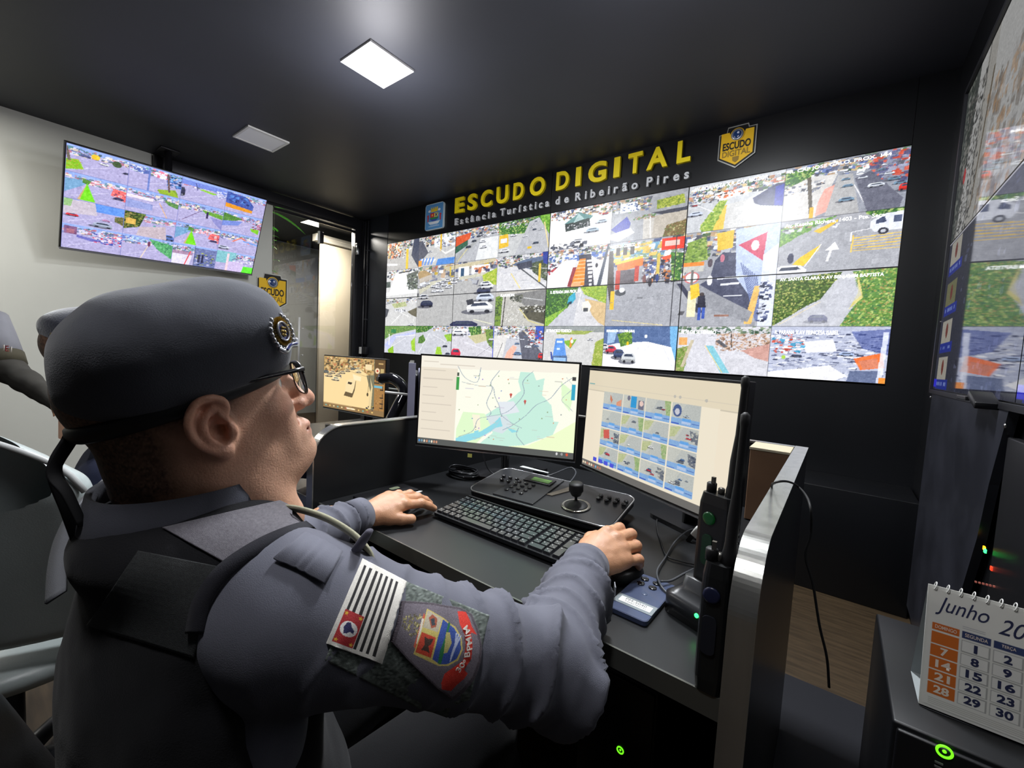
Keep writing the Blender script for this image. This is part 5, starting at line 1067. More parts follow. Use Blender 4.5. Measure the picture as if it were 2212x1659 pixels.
MB().box((-.062, .058, .0105), (.07, .028, .001), T=TC).build('green_display', mat('lcd_green', rgb(70, 104, 46), .25, emit=rgb(70, 110, 40), estr=.25), ce)
kb = MB().lathe([(.0075, 0), (.0075, .004), (.006, .0065), (.002, .007)], 12)
kmo = bpy.data.meshes.new('knob_key'); kmo.from_pydata(kb.v, [], kb.f); kmo.materials.append(mat('round_key', rgb(30, 30, 33), .15, coat=.5)); kmo.polygons.foreach_set('use_smooth', [True]*len(kmo.polygons))
spots = [(-.2+.028*i+.012*j, .03-.03*j) for j in range(2) for i in range(3)]+[(-.125+.028*i, .015-.026*j) for j in range(4) for i in range(3)]+[(.155+.027*i, .055-.022*j) for j in range(2) for i in range(4)]
for (x, y) in spots:
    o = bpy.data.objects.new('round_key', kmo); COL.objects.link(o); o.parent = ce; o.matrix_local = TC@Matrix.Translation((x, y, .004))
TJ = TC@Matrix.Translation((.115, -.045, .002))
MB().lathe([(.043, 0), (.045, .003), (.041, .005), (.036, .004)], 32, 0, TJ).build('joystick_ring', mat('joy_ring', rgb(170, 168, 160), .15, metal=.9), ce)
MB().lathe([(.037, .003), (.034, .006), (.022, .010), (.010, .014), (.006, .02)], 28, 0, TJ).build('joystick_boot', RUBBER, ce)
MB().lathe([(.004, .015), (.004, .03), (.014, .036), (.017, .042), (.018, .046), (.0215, .05), (.0215, .07), (.019, .074), (.001, .075)], 26, 0, TJ).build('joystick_knob', RUBBER, ce)

# ------------------------------------------------------------------ mouse, phone, recorder, pen
me_ = empty('computer_mouse', (-.345, .905, DZ), math.radians(-15)); tag(me_, 'black computer mouse under the right hand', 'mouse')
cl = Clay((-.05, -.07, -.005), (.05, .07, .05), .0025); cl.ball((0, 0, .004), (.032, .056, .031), .004); cl.cut((0, 0, .001), (0, 0, -1)); clay_obj('shell', cl, BLACKPL, me_)
MB().lathe([(.009, -.0035), (.01, 0), (.009, .0035)], 14, 0, Matrix.Translation((0, .032, .026))@Matrix.Rotation(math.pi/2, 4, 'Y')).build('wheel', DARKPL, me_)
a = at_z(1309.6, 1309, DZ+.008); b = at_z(1389, 1235, DZ+.008); c_ = at_z(1385.5, 1347, DZ+.008)
a, b, c_ = Vector(a), Vector(b), Vector(c_); yv = (b-a); L = .172; yv = yv.normalized(); wv = .080
ang = math.atan2(yv.y, yv.x)-math.pi/2
ph = empty('smartphone', tuple(Vector((a.x, a.y, DZ+.001))), ang); tag(ph, 'dark blue phone lying face down with a taped name label, right of the mouse hand', 'phone')
M_ph = mat('phone_blue', rgb(62, 72, 100), .38, coat=.3)
MB().prism(rrect(wv, L, .009, 5, wv/2, L/2), 0, .0085).build('body', M_ph, ph)
MB().prism(rrect(wv*.97, L*.98, .008, 5, wv/2, L/2), .0085, .009).build('back_cover', M_ph, ph)
for (x, y) in ((.018, .150), (.044, .150), (.018, .126), (.044, .126)):
    MB().lathe([(.0085, .009), (.0085, .011), (.0065, .0115), (.001, .0112)], 18, 0, Matrix.Translation((x, y, 0))).build('camera_lens', mat('lens_black', rgb(10, 10, 14), .08, coat=1), ph)
MB().box((wv/2, .043, .0094), (wv*.99, .034, .0006)).build('clear_tape', mat('tape', rgb(128, 136, 140), .35), ph)
MB().box((wv/2+.001, .043, .0099), (wv*.8, .019, .0004)).build('paper_label', mat('label_paper', rgb(225, 225, 222), .6), ph)
link('lettering', fit_text('PM-5040', ((0, 0, 0), (1, 0, 0), (0, 1, 0), (0, 0, 1)), .02, .062, .043, .051, lift=.0103, offset=.0), mat('ink', rgb(70, 72, 80), .6), ph)
link('lettering', fit_text('F.DIAS FREITAS', ((0, 0, 0), (1, 0, 0), (0, 1, 0), (0, 0, 1)), .022, .064, .0365, .0405, lift=.0103), mat('ink', (0, 0, 0)), ph)
MB().lathe([(.006, .009), (.006, .0093), (.001, .0093)], 16, 0, Matrix.Translation((wv/2, .092, 0))).build('back_emblem', mat('emblem_grey', rgb(90, 100, 124), .3), ph)
a = Vector(at_z(770, 1076, DZ+.02)); b = Vector(at_z(796, 1088, DZ+.02)); c_ = Vector(at_z(905, 1058, DZ+.02))
yv = (c_-b); Lr = yv.length; ang = math.atan2(yv.y, yv.x); wr = .085
rc = empty('recorder_box', (b.x, b.y, DZ+.001), ang); tag(rc, 'flat black device with pale markings on its end, beyond the left hand', 'device')
MB().box((Lr/2, wr/2, .011), (Lr, wr, .022), bev=.003).build('body', BLACKPL, rc)
link('lettering', fit_text('CIT', ((-.001, .05, .006), (0, -1, 0), (0, 0, 1), (-1, 0, 0)), 0, .04, 0, .011, offset=.01, lift=.0005), mat('pale_marking', rgb(165, 165, 160), .6), rc)
MB().prism(rrect(.035, .02, .006, 4, Lr*.72, wr*.7), .022, .0226).build('badge', mat('olive_badge', rgb(110, 118, 96), .5), rc)
p0 = Vector(at_z(868, 1074, DZ+.05)); p1 = Vector(at_z(912, 1061, DZ+.035))
pn = MB().tube([p0, p0.lerp(p1, .85), p1], [.004, .004, .0012], 10); tag(pn.build('pen', WHITEPL), 'white pen held between the fingers of the left hand', 'pen')

# ------------------------------------------------------------------ radios and charger
def radio(C, rz, h, w, d, ant, label, green, base_z):
    e = empty('two_way_radio', (C[0], C[1], base_z), rz); tag(e, label, 'radio')
    m = MB(); out = rrect(w, d, .011, 4)
    vs = []; lev = [(0, .9), (.02, 1), (h*.72, 1), (h*.9, .96), (h, .84)]
    for z, k in lev: vs += [(p[0]*k, p[1]*k, z) for p in out]
    n = len(out); fs = [tuple(range(n-1, -1, -1)), tuple(range((len(lev)-1)*n, len(lev)*n))]
    for j in range(len(lev)-1):
        for i in range(n): fs.append((j*n+i, j*n+(i+1) % n, (j+1)*n+(i+1) % n, (j+1)*n+i))
    m.add(vs, fs, 0, False)
    m.build('body', mat('radio_black', rgb(24, 25, 26), .36), e)
    for k in range(6): MB().box((w*.52, -.002, h*.45+k*.013), (.003, d*.6, .005), T=Matrix.Identity(4)).build('grip_rib', mat('radio_black', (0, 0, 0)), e)
    MB().prism(rrect(.020, .058, .008, 4, -w*.08, h*.46), .0, .003, 0, Matrix.Translation((0, -d/2, 0))@TY).build('talk_button', mat('button_green' if green else 'button_black', rgb(22, 52, 34) if green else rgb(30, 32, 40), .35), e)
    MB().lathe([(.012, 0), (.012, .003), (.009, .004), (.001, .0035)], 20, 0, Matrix.Translation((-w*.08, -d/2, h*.77))@TY).build('round_button', mat('button_green_lit', rgb(16, 58, 30), .3, emit=rgb(20, 120, 50), estr=.06) if green else mat('button_dark', rgb(30, 34, 60), .3), e)
    MB().lathe([(.009, 0), (.009, .016), (.007, .018)], 14, 0, Matrix.Translation((-w*.28, 0, h))).build('volume_knob', RUBBER, e)
    MB().lathe([(.006, 0), (.006, .010), (.004, .012)], 12, 0, Matrix.Translation((-w*.02, .004, h))).box((-w*.2, -.004, h+.024), (.006, .006, .012)).build('channel_knob', mat('knob_metal', rgb(90, 88, 84), .3, metal=.6), e)
    MB().lathe([(.011, -.01), (.011, .012), (.0095, .02)]+[(ant[1]*k2, z2) for k2, z2 in ((1, .03), (1, ant[0]*.3), (.62, ant[0]*.52), (.6, ant[0]*.9), (.75, ant[0]*.93), (.75, ant[0]-.004), (.3, ant[0]))], 14, 0, Matrix.Translation((w*.28, .004, h))@Matrix.Rotation(ant[2], 4, 'Y')).build('antenna', RUBBER, e)
    MB().box((0, d/2+.004, h*.55), (.02, .006, .07), bev=.002).build('belt_clip', RUBBER, e)
    return e
CH = (-.158, .868)
radio(CH, math.radians(-22), .195, .068, .040, (.225, .0095, .03), 'black radio with green buttons and a tall antenna standing in the charger', True, DZ+.05)
r2 = radio((-.1175, .682), 0.0, .195, .041, .036, (.225, .0085, .02), 'black radio with a blue button standing on the desk against the right partition', False, DZ+.001)
for k in range(4): pass
ch = empty('charger_base', (CH[0]-.012, CH[1], DZ), math.radians(-22)); tag(ch, 'black charging base with a green light under the taller radio', 'charger')
mb = MB(); o1 = rrect(.115, .105, .02, 5); o2 = rrect(.10, .09, .02, 5); o3 = rrect(.08, .06, .016, 5); n = len(o1)
vs = [(p[0], p[1], .001) for p in o1]+[(p[0], p[1], .036) for p in o1]+[(p[0], p[1], .042) for p in o2]+[(p[0], p[1]+.004, .052) for p in o3]+[(p[0]*.9, p[1]*.9+.004, .075) for p in o3]
fs = [tuple(range(n-1, -1, -1)), tuple(range(4*n, 5*n))]+[(j*n+i, j*n+(i+1) % n, (j+1)*n+(i+1) % n, (j+1)*n+i) for j in range(4) for i in range(n)]
mb.add(vs, fs, 0, True).build('base', mat('charger_black', rgb(34, 35, 38), .3), ch)
MB().lathe([(.004, 0), (.004, .002), (.001, .003)], 12, 0, Matrix.Translation((.022, -.0525, .030))@TY).build('status_light', LED_G, ch)

# ------------------------------------------------------------------ cables
M_cab = mat('cable_grey', rgb(70, 72, 76), .35)
def cable(pts, r, label, mt=None, n=10, name='cable', cat='cable'):
    o = MB().tube(spline(pts, n), r, 8).build(name, mt or M_cab); tag(o, label, cat); return o
zc = DZ+.004
cable([at_z(1517, 1146, DZ+.03), at_z(1490, 1145, DZ+.02), at_z(1460, 1168, DZ+.01), at_z(1437, 1205, DZ+.006), at_z(1420, 1232, DZ+.012), at_z(1424, 1258, DZ+.016), at_z(1440, 1280, DZ+.013), at_z(1458, 1292, DZ+.006)], .0022, 'thin grey cable looping over the phone from the radio charger')
cable([at_z(1515, 1222, DZ+.02), at_z(1480, 1238, DZ+.016), at_z(1450, 1254, DZ+.016), at_z(1428, 1256, DZ+.02)], .0026, 'short grey cable running from the charger to the phone lenses')
cable([at_z(1432, 1103, zc), at_z(1420, 1120, zc), at_z(1420, 1145, zc), at_z(1426, 1165, zc), at_z(1440, 1200, zc), at_z(1470, 1212, zc), at_z(1512, 1222, zc)], .002, 'thin black cable on the desk below the right monitor', RUBBER)
cable([at_z(1043, 972, DZ+.13), at_z(1046, 992, DZ+.08), at_z(1056, 1015, DZ+.03), at_z(1080, 1032, DZ+.012)], .0028, 'dark cable hanging from the map monitor to the controller')
cable([at_z(1168, 1034, DZ+.03), at_z(1200, 1022, DZ+.045), at_z(1232, 1010, DZ+.05), at_z(1244, 1020, DZ+.045), at_z(1236, 1036, DZ+.035), at_z(1222, 1048, DZ+.03)], .0028, 'dark cable looping behind the green display of the controller')
pg = empty('usb_plug', tuple(at_z(1506, 1150, DZ+.03))); tag(pg, 'white cube plug beside the taller radio', 'plug'); MB().box((0, 0, 0), (.022, .018, .03), bev=.004, T=Matrix.Rotation(.5, 4, 'Y')).build('shell', WHITEPL, pg); MB().box((-.004, -.006, -.024), (.012, .008, .022), T=Matrix.Rotation(.5, 4, 'Y')).build('connector', RUBBER, pg)
# coil of cable
co = MB(); c0 = Vector(at_z(1001, 1022, DZ+.012))
for k in range(7):
    R1 = .052+random.uniform(-.006, .006); z = DZ+.005+.004*k; ox, oy = random.uniform(-.006, .006), random.uniform(-.006, .006)
    co.tube([(c0.x+ox+R1*1.25*math.cos(a), c0.y+oy+R1*.8*math.sin(a), z+.002*math.sin(3*a+k)) for a in [2*math.pi*i/40 for i in range(40)]], .0026, 6, closed=True)
tag(co.build('cable_coil', mat('coil_black', rgb(32, 33, 36), .25)), 'coil of black cable lying behind the left hand, left of the controller', 'cable')
ws = MB(); a = Vector(at_z(1126, 1009, DZ+.03)); b = Vector(at_z(1184, 1023, DZ+.03)); 
d = (b-a).normalized(); s_ = Vector((-d.y, d.x, 0))
ws.add([a-s_*.012, b-s_*.006, b+s_*.006, a+s_*.012, a-s_*.012+Vector((0, 0, .004)), b-s_*.006+Vector((0, 0, .004)), b+s_*.006+Vector((0, 0, .004)), a+s_*.012+Vector((0, 0, .004))], [(3, 2, 1, 0), (4, 5, 6, 7), (0, 1, 5, 4), (1, 2, 6, 5), (2, 3, 7, 6), (3, 0, 4, 7)])
ws.box((a.x+.06, a.y+.05, (DZ+a.z)/2+.0005), (.05, .03, a.z-DZ-.001), 1)
tag(ws.build('white_strip', [mat('strip_white', rgb(190, 196, 196), .35), BLACKPL]), 'slim pale strip on a black block under the map monitor', 'strip')
# cardboard box
bx = empty('cardboard_box', (-.152, 1.585, DZ)); tag(bx, 'brown cardboard box standing in the corner behind the right partition', 'box')
MB().box((0, 0, .116), (.105, .12, .225), bev=.002).build('box_body', mat('cardboard', rgb(112, 84, 62), .8, var=.08, vscale=12), bx)
MB().box((0, 0, .232), (.109, .124, .008), bev=.001).build('lid', mat('cardboard_lid', rgb(176, 166, 142), .8), bx)
# hanging cable over the partition
cable([(-.115, 1.02, .86), at_x(1664, 1060, -.098), at_x(1672, 1044, -.08), at_x(1700, 1040, -.062), (-.052, at_x(1725, 1052, -.052)[1], at_x(1725, 1052, -.052)[2]), at_y(1748, 1085, .95), at_y(1752, 1150, .95), at_y(1740, 1200, .95), at_y(1756, 1262, .95), at_y(1770, 1350, .95), at_y(1786, 1420, .95), at_y(1791, 1485, .95)], .0022, 'black cable hanging over the right partition towards the floor', RUBBER, 8)

# ------------------------------------------------------------------ things under the desk and by the right wall
def tower(name, c, d, label, led, ledpt, rz=0):
    e = empty(name, (c[0], c[1], 0), rz); tag(e, label, 'computer')
    MB().box((0, 0, d[2]/2+c[2]), d, bev=.004).build('case', mat('case_black', rgb(20, 21, 24), .4), e)
    MB().box((0, -d[1]/2-.004, d[2]/2+c[2]), (d[0]-.01, .008, d[2]-.012), bev=.003).build('front_panel', BLACKPL, e)
    TL = Matrix.Translation((ledpt[0]-c[0], -d[1]/2-.008, ledpt[2]))@TY
    MB().tube([(.0075*math.cos(t), .0075*math.sin(t), .001) for t in [6.283*i/24 for i in range(24)]], .0015, 6, 0, TL, closed=True).build('power_ring', led, e)
    MB().lathe([(.0022, 0), (.0022, .001), (.001, .0012)], 10, 0, TL).build('power_symbol', led, e)
    return e
lp = at_y(1340, 1620, .93)
tower('computer_tower', (lp[0]-.02, .93+.2+.008, .0), (.19, .4, .50), 'black computer tower under the desk with a green power ring', LED_LIME, lp)
lp = at_y(2040, 1623, .80)
tw = tower('computer_tower', (.232, .98, 0), (.262, .344, .742), 'tall black computer case under the desk calendar with a glowing green power ring', LED_LIME, lp)
for k in range(3): MB().box((lp[0]-.232-.004, -.182, lp[2]-.018-.006*k), (.008, .002, .0022)).build('port_mark', mat('mark_grey', rgb(110, 110, 110), .5), tw)
# calendar
cy0 = .872
ce2 = empty('desk_calendar', (.135, cy0, .745)); tag(ce2, 'white and orange desk calendar reading Junho 2026 at the lower right', 'calendar')
lean = math.radians(11); CWi, CHi = .236, .176
O = np.array((0, 0, .0)); Xv = np.array((1, 0, 0)); Yv = np.array((0, math.sin(lean), math.cos(lean))); Nv = np.array((0, -math.cos(lean), math.sin(lean)))
TCal = Matrix(((1, 0, 0, 0), (0, Yv[1], Nv[1], 0), (0, Yv[2], Nv[2], 0), (0, 0, 0, 1)))
MB().box((CWi/2, CHi/2, 0), (CWi, CHi, .0015), T=TCal).build('front_page', mat('paper_white', rgb(228, 228, 222), .7), ce2)
yb = CHi*math.sin(lean)*2+.02
vs = [(0, .002, -.0), (CWi, .002, -.0), (CWi, yb, 0), (0, yb, 0), (0, CHi*math.sin(lean), CHi*math.cos(lean)), (CWi, CHi*math.sin(lean), CHi*math.cos(lean))]
MB().add(vs, [(0, 3, 2, 1), (3, 4, 5, 2)]).build('cardboard_stand', mat('stand_grey', rgb(150, 156, 158), .7), ce2)
cp_ = Pic(270, 200, (232, 231, 225)); XC = [.022+.137*c for c in range(7)]
for c in range(7):
    x0 = XC[c]; q = (214, 110, 40) if c == 0 else (52, 66, 110)
    cp_.rect(x0, .295+.004*c*0, x0+.125, .355, q)
    for r in range(5):
        y0 = .37+r*.108
        if c == 0: cp_.rect(x0, y0, x0+.125, y0+.098, (216, 112, 38))
        else: cp_.rect(x0, y0, x0+.125, y0+.098, (176, 176, 172)); cp_.rect(x0+.005, y0+.007, x0+.120, y0+.091, (236, 235, 230))
for k in range(4): cp_.rect(.03, .928+k*.015, .03+random.uniform(.5, .9), .933+k*.015, (176, 174, 166), .7)
for k in range(2): cp_.rect(.16+.3*k, .255, .26+.3*k, .26, (170, 170, 176), .8); cp_.rect(.16+.3*k, .27, .26+.3*k, .275, (170, 170, 176), .8)
cp_.mesh('printed_month', (tuple(O+Yv*(CHi-.004)+Nv*.0012+Xv*.003), (1, 0, 0), tuple(-Yv)), CWi-.006, CHi-.008, vcol_mat('printed_page', emissive=False, rough=.6), ce2)
ink = mat('ink_blue', rgb(44, 50, 84), .6); wink = mat('ink_white', rgb(240, 225, 210), .6)
def ctext(s, x, y, w, h, m, sh=0.0, off=.0):
    me = fit_text(s, (tuple(O+Nv*.0016), tuple(Xv), tuple(Yv), tuple(Nv)), .003+x*(CWi-.006), .003+(x+w)*(CWi-.006), CHi-.004-(y+h)*(CHi-.008), CHi-.004-y*(CHi-.008), offset=off, shear=sh); link('lettering', me, m, ce2)
ctext('Junho', .03, .055, .24, .165, ink, .35); ctext('2026', .31, .10, .22, .13, ink, .35)
for c, d_ in enumerate(('DOMINGO', 'SEGUNDA', 'TERÇA', 'QUARTA', 'QUINTA', 'SEXTA', 'SÁBADO')): ctext(d_, XC[c]+.012+(.02 if d_ == 'TERÇA' else 0), .308, .10 if d_ != 'TERÇA' else .06, .03, wink, 0, .01)
for c in range(7):
    for r in range(5):
        n_ = c+7*r
        if 1 <= n_ <= 30:
            s = str(n_); w = .036 if len(s) == 1 else .072
            if s == '1': w = .016
            ctext(s, XC[c]+.0625-w/2, .385+r*.108, w, .066, wink if c == 0 else ink, 0, .035)
for k in range(17):
    x = .008+k*.0135
    MB().tube([(x+.001*math.sin(t), CHi*math.sin(lean)+.0055*math.cos(t), CHi*math.cos(lean)+.0055*math.sin(t)) for t in [6.283*i/14 for i in range(14)]], .0007, 6, closed=True).build('wire_ring', WHITEPL, ce2)
# sloping dark board and rack below the wall displays
sl = MB(); yz = [(2.80, 1.165), (1.640, 1.178), (1.735, .948), (1.78, .78), (1.875, .58), (1.97, .30), (2.06, .12), (2.80, .12)]
n = len(yz); vs = [(.352, y, z) for y, z in yz]+[(.372, y, z) for y, z in yz]
sl.add(vs, [tuple(range(n)), tuple(range(2*n-1, n-1, -1))]+[(i, n+i, n+(i+1) % n, (i+1) % n) for i in range(n)])
so = sl.build('wall_board', mat('board_gloss', rgb(40, 41, 48), .28, var=.3, vscale=5)); tag(so, 'dark glossy board on the right wall below the glossy displays', 'board')
for (y, z) in ((2.82, 1.14), (1.655, 1.12), (2.86, 1.5), (2.9, 1.75)): tag(MB().lathe([(.007, 0), (.006, .003), (.001, .004)], 12, 0, Matrix.Translation((.36 if z > 1.2 else .352, y, z))@Matrix.Rotation(-math.pi/2, 4, 'Y')).build('screw_head', CHROME), 'small bright screw head on the right wall at height %s, %s' % (('above the board', 'beside the displays')[z > 1.2], ('far corner', 'near corner', 'lower', 'upper')[[1.14, 1.12, 1.5, 1.75].index(z)]), 'screw')
rk = empty('network_rack', (.368, 1.42, 0)); tag(rk, 'dark equipment rack with tiny amber and red lights on the right wall', 'rack')
MB().box((.004, 0, .74), (.022, .5, .70), bev=.003).build('case', BLACKPL, rk)
for (px, py, m_) in ((2126, 1184, LED_O), (2128, 1190, LED_G), (2142, 1228, LED_R)):
    pp = at_x(px, py, .360); MB().box((pp[0]-.368, pp[1]-1.42, pp[2]), (.004, .012, .010)).build('status_light', m_, rk)
for k in range(6):
    pp = at_x(2108+8*k, 1257+2*k, .360); MB().box((pp[0]-.368, pp[1]-1.42, pp[2]), (.004, .006, .004)).build('port_light', mat('dim_led', rgb(120, 70, 60), .5, emit=rgb(150, 80, 70), estr=.5), rk)
tag(MB().box((0, 0, 0), (.05, .1, .02), T=Matrix.Translation((.33, 1.78, 1.178))@Matrix.Rotation(.3, 4, 'X'), bev=.003).box((-.01, .1, .0), (.04, .12, .012), T=Matrix.Translation((.33, 1.78, 1.178)), bev=.002).build('display_bracket', BLACKPL), 'small black bracket under the lower glossy display', 'bracket')
tag(MB().box((.12, 1.52, .004), (.42, 1.0, .008), bev=.002).build('dark_floor_sheet', mat('floor_sheet_black', rgb(22, 23, 30), .8)), 'flat black sheet on the floor between the partition and the right wall', 'mat')  # flat dark sheet covering this stretch of floor
tag(MB().lathe([(.028, 0), (.028, .05), (.026, .055)], 20, 0, Matrix.Translation(at_z(714, 925, DZ+.03)*np.array([1, 1, 0])+np.array([0, 0, DZ+.001]))).build('small_jar', mat('jar_dark', rgb(60, 56, 50), .3)), 'small dark jar on the neighbouring desk below the orange screen', 'jar')
tag(MB().prism(rrect(.42, .13, .01), 0, .018, 0, Matrix.Translation((-1.95, 1.05, DZ+.001))).build('keyboard', MATS['keyboard_black']), 'dark keyboard on the neighbouring desk in front of the orange screen', 'keyboard')
# ------------------------------------------------------------------ the seated officer
M_skin = bpy.data.materials.new('skin'); M_skin.use_nodes = True
_b = M_skin.node_tree.nodes['Principled BSDF']; _a = M_skin.node_tree.nodes.new('ShaderNodeAttribute'); _a.attribute_name = 'picture'
M_skin.node_tree.links.new(_a.outputs['Color'], _b.inputs['Base Color']); _b.inputs['Roughness'].default_value = .48; _b.inputs['Subsurface Weight'].default_value = .12
_b.inputs['Subsurface Radius'].default_value = (.01, .004, .002); _b.inputs['Subsurface Scale'].default_value = 1.0
_n = M_skin.node_tree.nodes.new('ShaderNodeTexNoise'); _n.inputs['Scale'].default_value = 420; _n.inputs['Detail'].default_value = 4
_t = M_skin.node_tree.nodes.new('ShaderNodeTexCoord'); M_skin.node_tree.links.new(_t.outputs['Object'], _n.inputs['Vector'])
_p = M_skin.node_tree.nodes.new('ShaderNodeBump'); _p.inputs['Strength'].default_value = .35; _p.inputs['Distance'].default_value = .0015
M_skin.node_tree.links.new(_n.outputs['Fac'], _p.inputs['Height']); M_skin.node_tree.links.new(_p.outputs['Normal'], _b.inputs['Normal'])
def cloth(name, c, bs=900, bump=.25, sheen=.06, rough=.85, var=.1): return mat(name, c, rough, var=var, vscale=9, bump=bump, bscale=bs, sheen=sheen, spec=.15)
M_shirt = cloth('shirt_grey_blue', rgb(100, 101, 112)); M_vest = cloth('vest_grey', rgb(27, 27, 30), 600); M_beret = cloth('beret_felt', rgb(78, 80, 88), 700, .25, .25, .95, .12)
M_vdark = cloth('vest_edge_dark', rgb(40, 40, 46)); M_strap = cloth('strap_grey', rgb(122, 124, 130)); M_velcro = cloth('velcro_green_grey', rgb(86, 94, 90), 350, .9, .6)

def blob(v, c, r): return np.exp(-(((v-np.array(c))/np.array(r))**2).sum(1))
def head_mesh(scale=.965, h=.0022):
    c = Clay((-.11, -.125, -.20), (.11, .16, .165), h)
    c.ball((0, -.012, .052), (.077, .100, .088), .02)
    c.ball((0, .040, .050), (.064, .064, .062), .03)
    c.ball((0, .043, -.010), (.058, .060, .075), .03)
    c.ball((0, .052, -.058), (.048, .056, .042), .03)
    c.ball((.044, .018, -.042), (.026, .040, .040), .03, mir=True)
    c.ball((0, .104, -.076), (.023, .020, .020), .022)
    c.ball((0, .056, -.090), (.046, .050, .032), .03)
    c.ball((.037, .070, -.010), (.027, .028, .026), .02, mir=True)
    c.ball((.024, .080, -.045), (.020, .018, .026), .02, mir=True)
    c.cone((0, .094, .040), (0, .122, .0), .009, .011, .012)
    c.ball((0, .1265, -.010), (.0135, .0135, .012), .010)
    c.ball((.0135, .113, -.013), (.0088, .011, .0085), .008, mir=True)
    c.cone((.008, .097, .046), (.042, .084, .050), .008, .007, .012, mir=True)
    c.ball((.030, .104, .026), (.019, .014, .013), .012, op='sub', mir=True)
    c.ball((.031, .083, .026), .0125, .002, mir=True)
    c.cone((.019, .094, .031), (.044, .086, .031), .0035, .003, .003, mir=True)
    c.cone((.020, .092, .0185), (.043, .085, .0190), .0032, .003, .004, mir=True)
    c.ball((0, .100, -.048), (.030, .014, .018), .014)
    c.ball((0, .112, -.043), (.023, .012, .0065), .008)
    c.ball((0, .110, -.055), (.020, .013, .0075), .007)
    c.cone((-.023, .113, -.0485), (.023, .113, -.0485), .0016, .0016, .004, op='sub')
    c.cone((0, .127, -.0485), (0, .127, -.0485), .0070, .0070, .006, op='sub')
    c.cone((.026, .104, -.018), (.030, .094, -.048), .0022, .0018, .010, op='sub', mir=True)   # fold beside the mouth
    c.ball((.0065, .120, -.0205), (.0036, .006, .003), .003, op='sub', mir=True)
    # neck
    c.cone((0, -.006, -.02), (0, -.004, -.20), .072, .080, .03)
    c.ball((0, -.050, -.040), (.055, .045, .05), .03); c.cone((-.03, -.088, -.058), (.03, -.088, -.058), .006, .006, .014)
    c.cone((.055, -.005, -.055), (.035, .06, -.15), .016, .016, .03, mir=True)
    # ears
    for s in (1, -1):
        X = lambda x, y, z: (s*x, y, z)
        c.ball(X(.078, .006, -.002), (.012, .020, .030), .006, rot=(.12, 0, 0))
        c.ball(X(.090, .002, .010), (.007, .019, .026), .005)
        c.ball(X(.091, .009, -.004), (.012, .0105, .0165), .004, op='sub')
        c.ball(X(.094, .003, .019), (.007, .008, .012), .004, op='sub')
        hx = [(.083, .013, .006), (.089, .021, .020), (.092, .019, .031), (.095, .008, .037), (.097, -.005, .034), (.098, -.014, .022), (.097, -.017, .007), (.095, -.013, -.008), (.091, -.004, -.020), (.087, .006, -.028)]
        hx = [X(*q) for q in hx]; q = spline(hx, 3); c.chain(q, [.0036]*len(q), .003)
        ah = spline([X(.090, .010, .024), X(.093, .000, .018), X(.094, -.006, .006), X(.092, -.003, -.008), X(.088, .004, -.016)], 3); c.chain(ah, [.0034]*len(ah), .004)
        c.ball(X(.086, .009, -.028), (.006, .009, .009), .006)
        c.ball(X(.084, .021, -.006), (.0055, .006, .008), .005)
        c.ball(X(.080, .012, -.002), (.006, .005, .006), .003, op='sub')
    V, Q = c.mesh(2)
    # pigment
    base = np.array(rgb(214, 164, 136)); col = np.tile(base, (len(V), 1))
    def mix(w, tgt): 
        nonlocal col
        w = np.clip(w, 0, 1)[:, None]; col = col*(1-w)+np.array(tgt)*w
    red = rgb(190, 110, 90)
    for s in (1, -1):
        mix(.45*blob(V, (s*.092, 0, .01), (.014, .03, .045)), red); mix(.25*blob(V, (s*.042, .085, -.01), (.025, .03, .025)), red)
    mix(.4*blob(V, (0, .126, -.01), (.02, .02, .016)), red); mix(.8*blob(V, (0, .117, -.0485), (.026, .014, .011)), rgb(170, 96, 86))
    nz = vnoise(V*130, 3)*.5+vnoise(V*320, 5)*.5
    mix(.20*np.clip(nz, 0, 1), rgb(150, 100, 78)); mix(.15*np.clip(-nz, 0, 1), rgb(222, 178, 150))
    # cropped hair on sides and nape; shade behind the ear deepens the pigment
    ht = np.clip((V[:, 2]-(-.006+.10*np.clip(-V[:, 1]-.02, -1, 1)*-1.0))/.03, 0, 1)*np.clip((.052-V[:, 1])/.02, 0, 1)
    behind = np.clip((-V[:, 1]-.028)/.02, 0, 1)*np.clip((V[:, 2]+.085)/.03, 0, 1)
    ear = (np.abs(V[:, 0]) > .0805) & (np.abs(V[:, 1]-.002) < .03) & (V[:, 2] < .045)
    hair = np.where(ear, 0, np.maximum(ht, behind))
    mix(hair*(.80+.2*vnoise(V*700, 9)), rgb(24, 19, 18))
    st = blob(V, (0, .10, -.06), (.05, .04, .04))*np.clip(.5+vnoise(V*900, 2), 0, 1); mix(.16*st, rgb(90, 80, 76))
    for s in (1, -1):
        e = np.linalg.norm(V-np.array((s*.031, .083, .026)), axis=1) < .0132; col[e & (V[:, 1] > .088)] = rgb(222, 214, 206)
        ir = e & (np.linalg.norm(V[:, [0, 2]]-np.array((s*.031, .026)), axis=1) < .0058) & (V[:, 1] > .09); col[ir] = rgb(52, 34, 24)
        mix(.75*(np.clip(1-np.abs(V[:, 2]-(.050-.1*np.abs(np.abs(V[:, 0])-.022)))/.006, 0, 1)*(np.abs(V[:, 0]) > .01)*(np.abs(V[:, 0]) < .046)*(V[:, 1] > .07)), rgb(60, 46, 40))
    return V*scale, Q, col
H0 = np.array((-.600, .172, CAM_H-.097)); RH = euler((math.radians(15), math.radians(0), math.radians(-9)))
HT = (RH, H0)
def to_world(V, T): return np.asarray(V)@T[0].T+T[1]

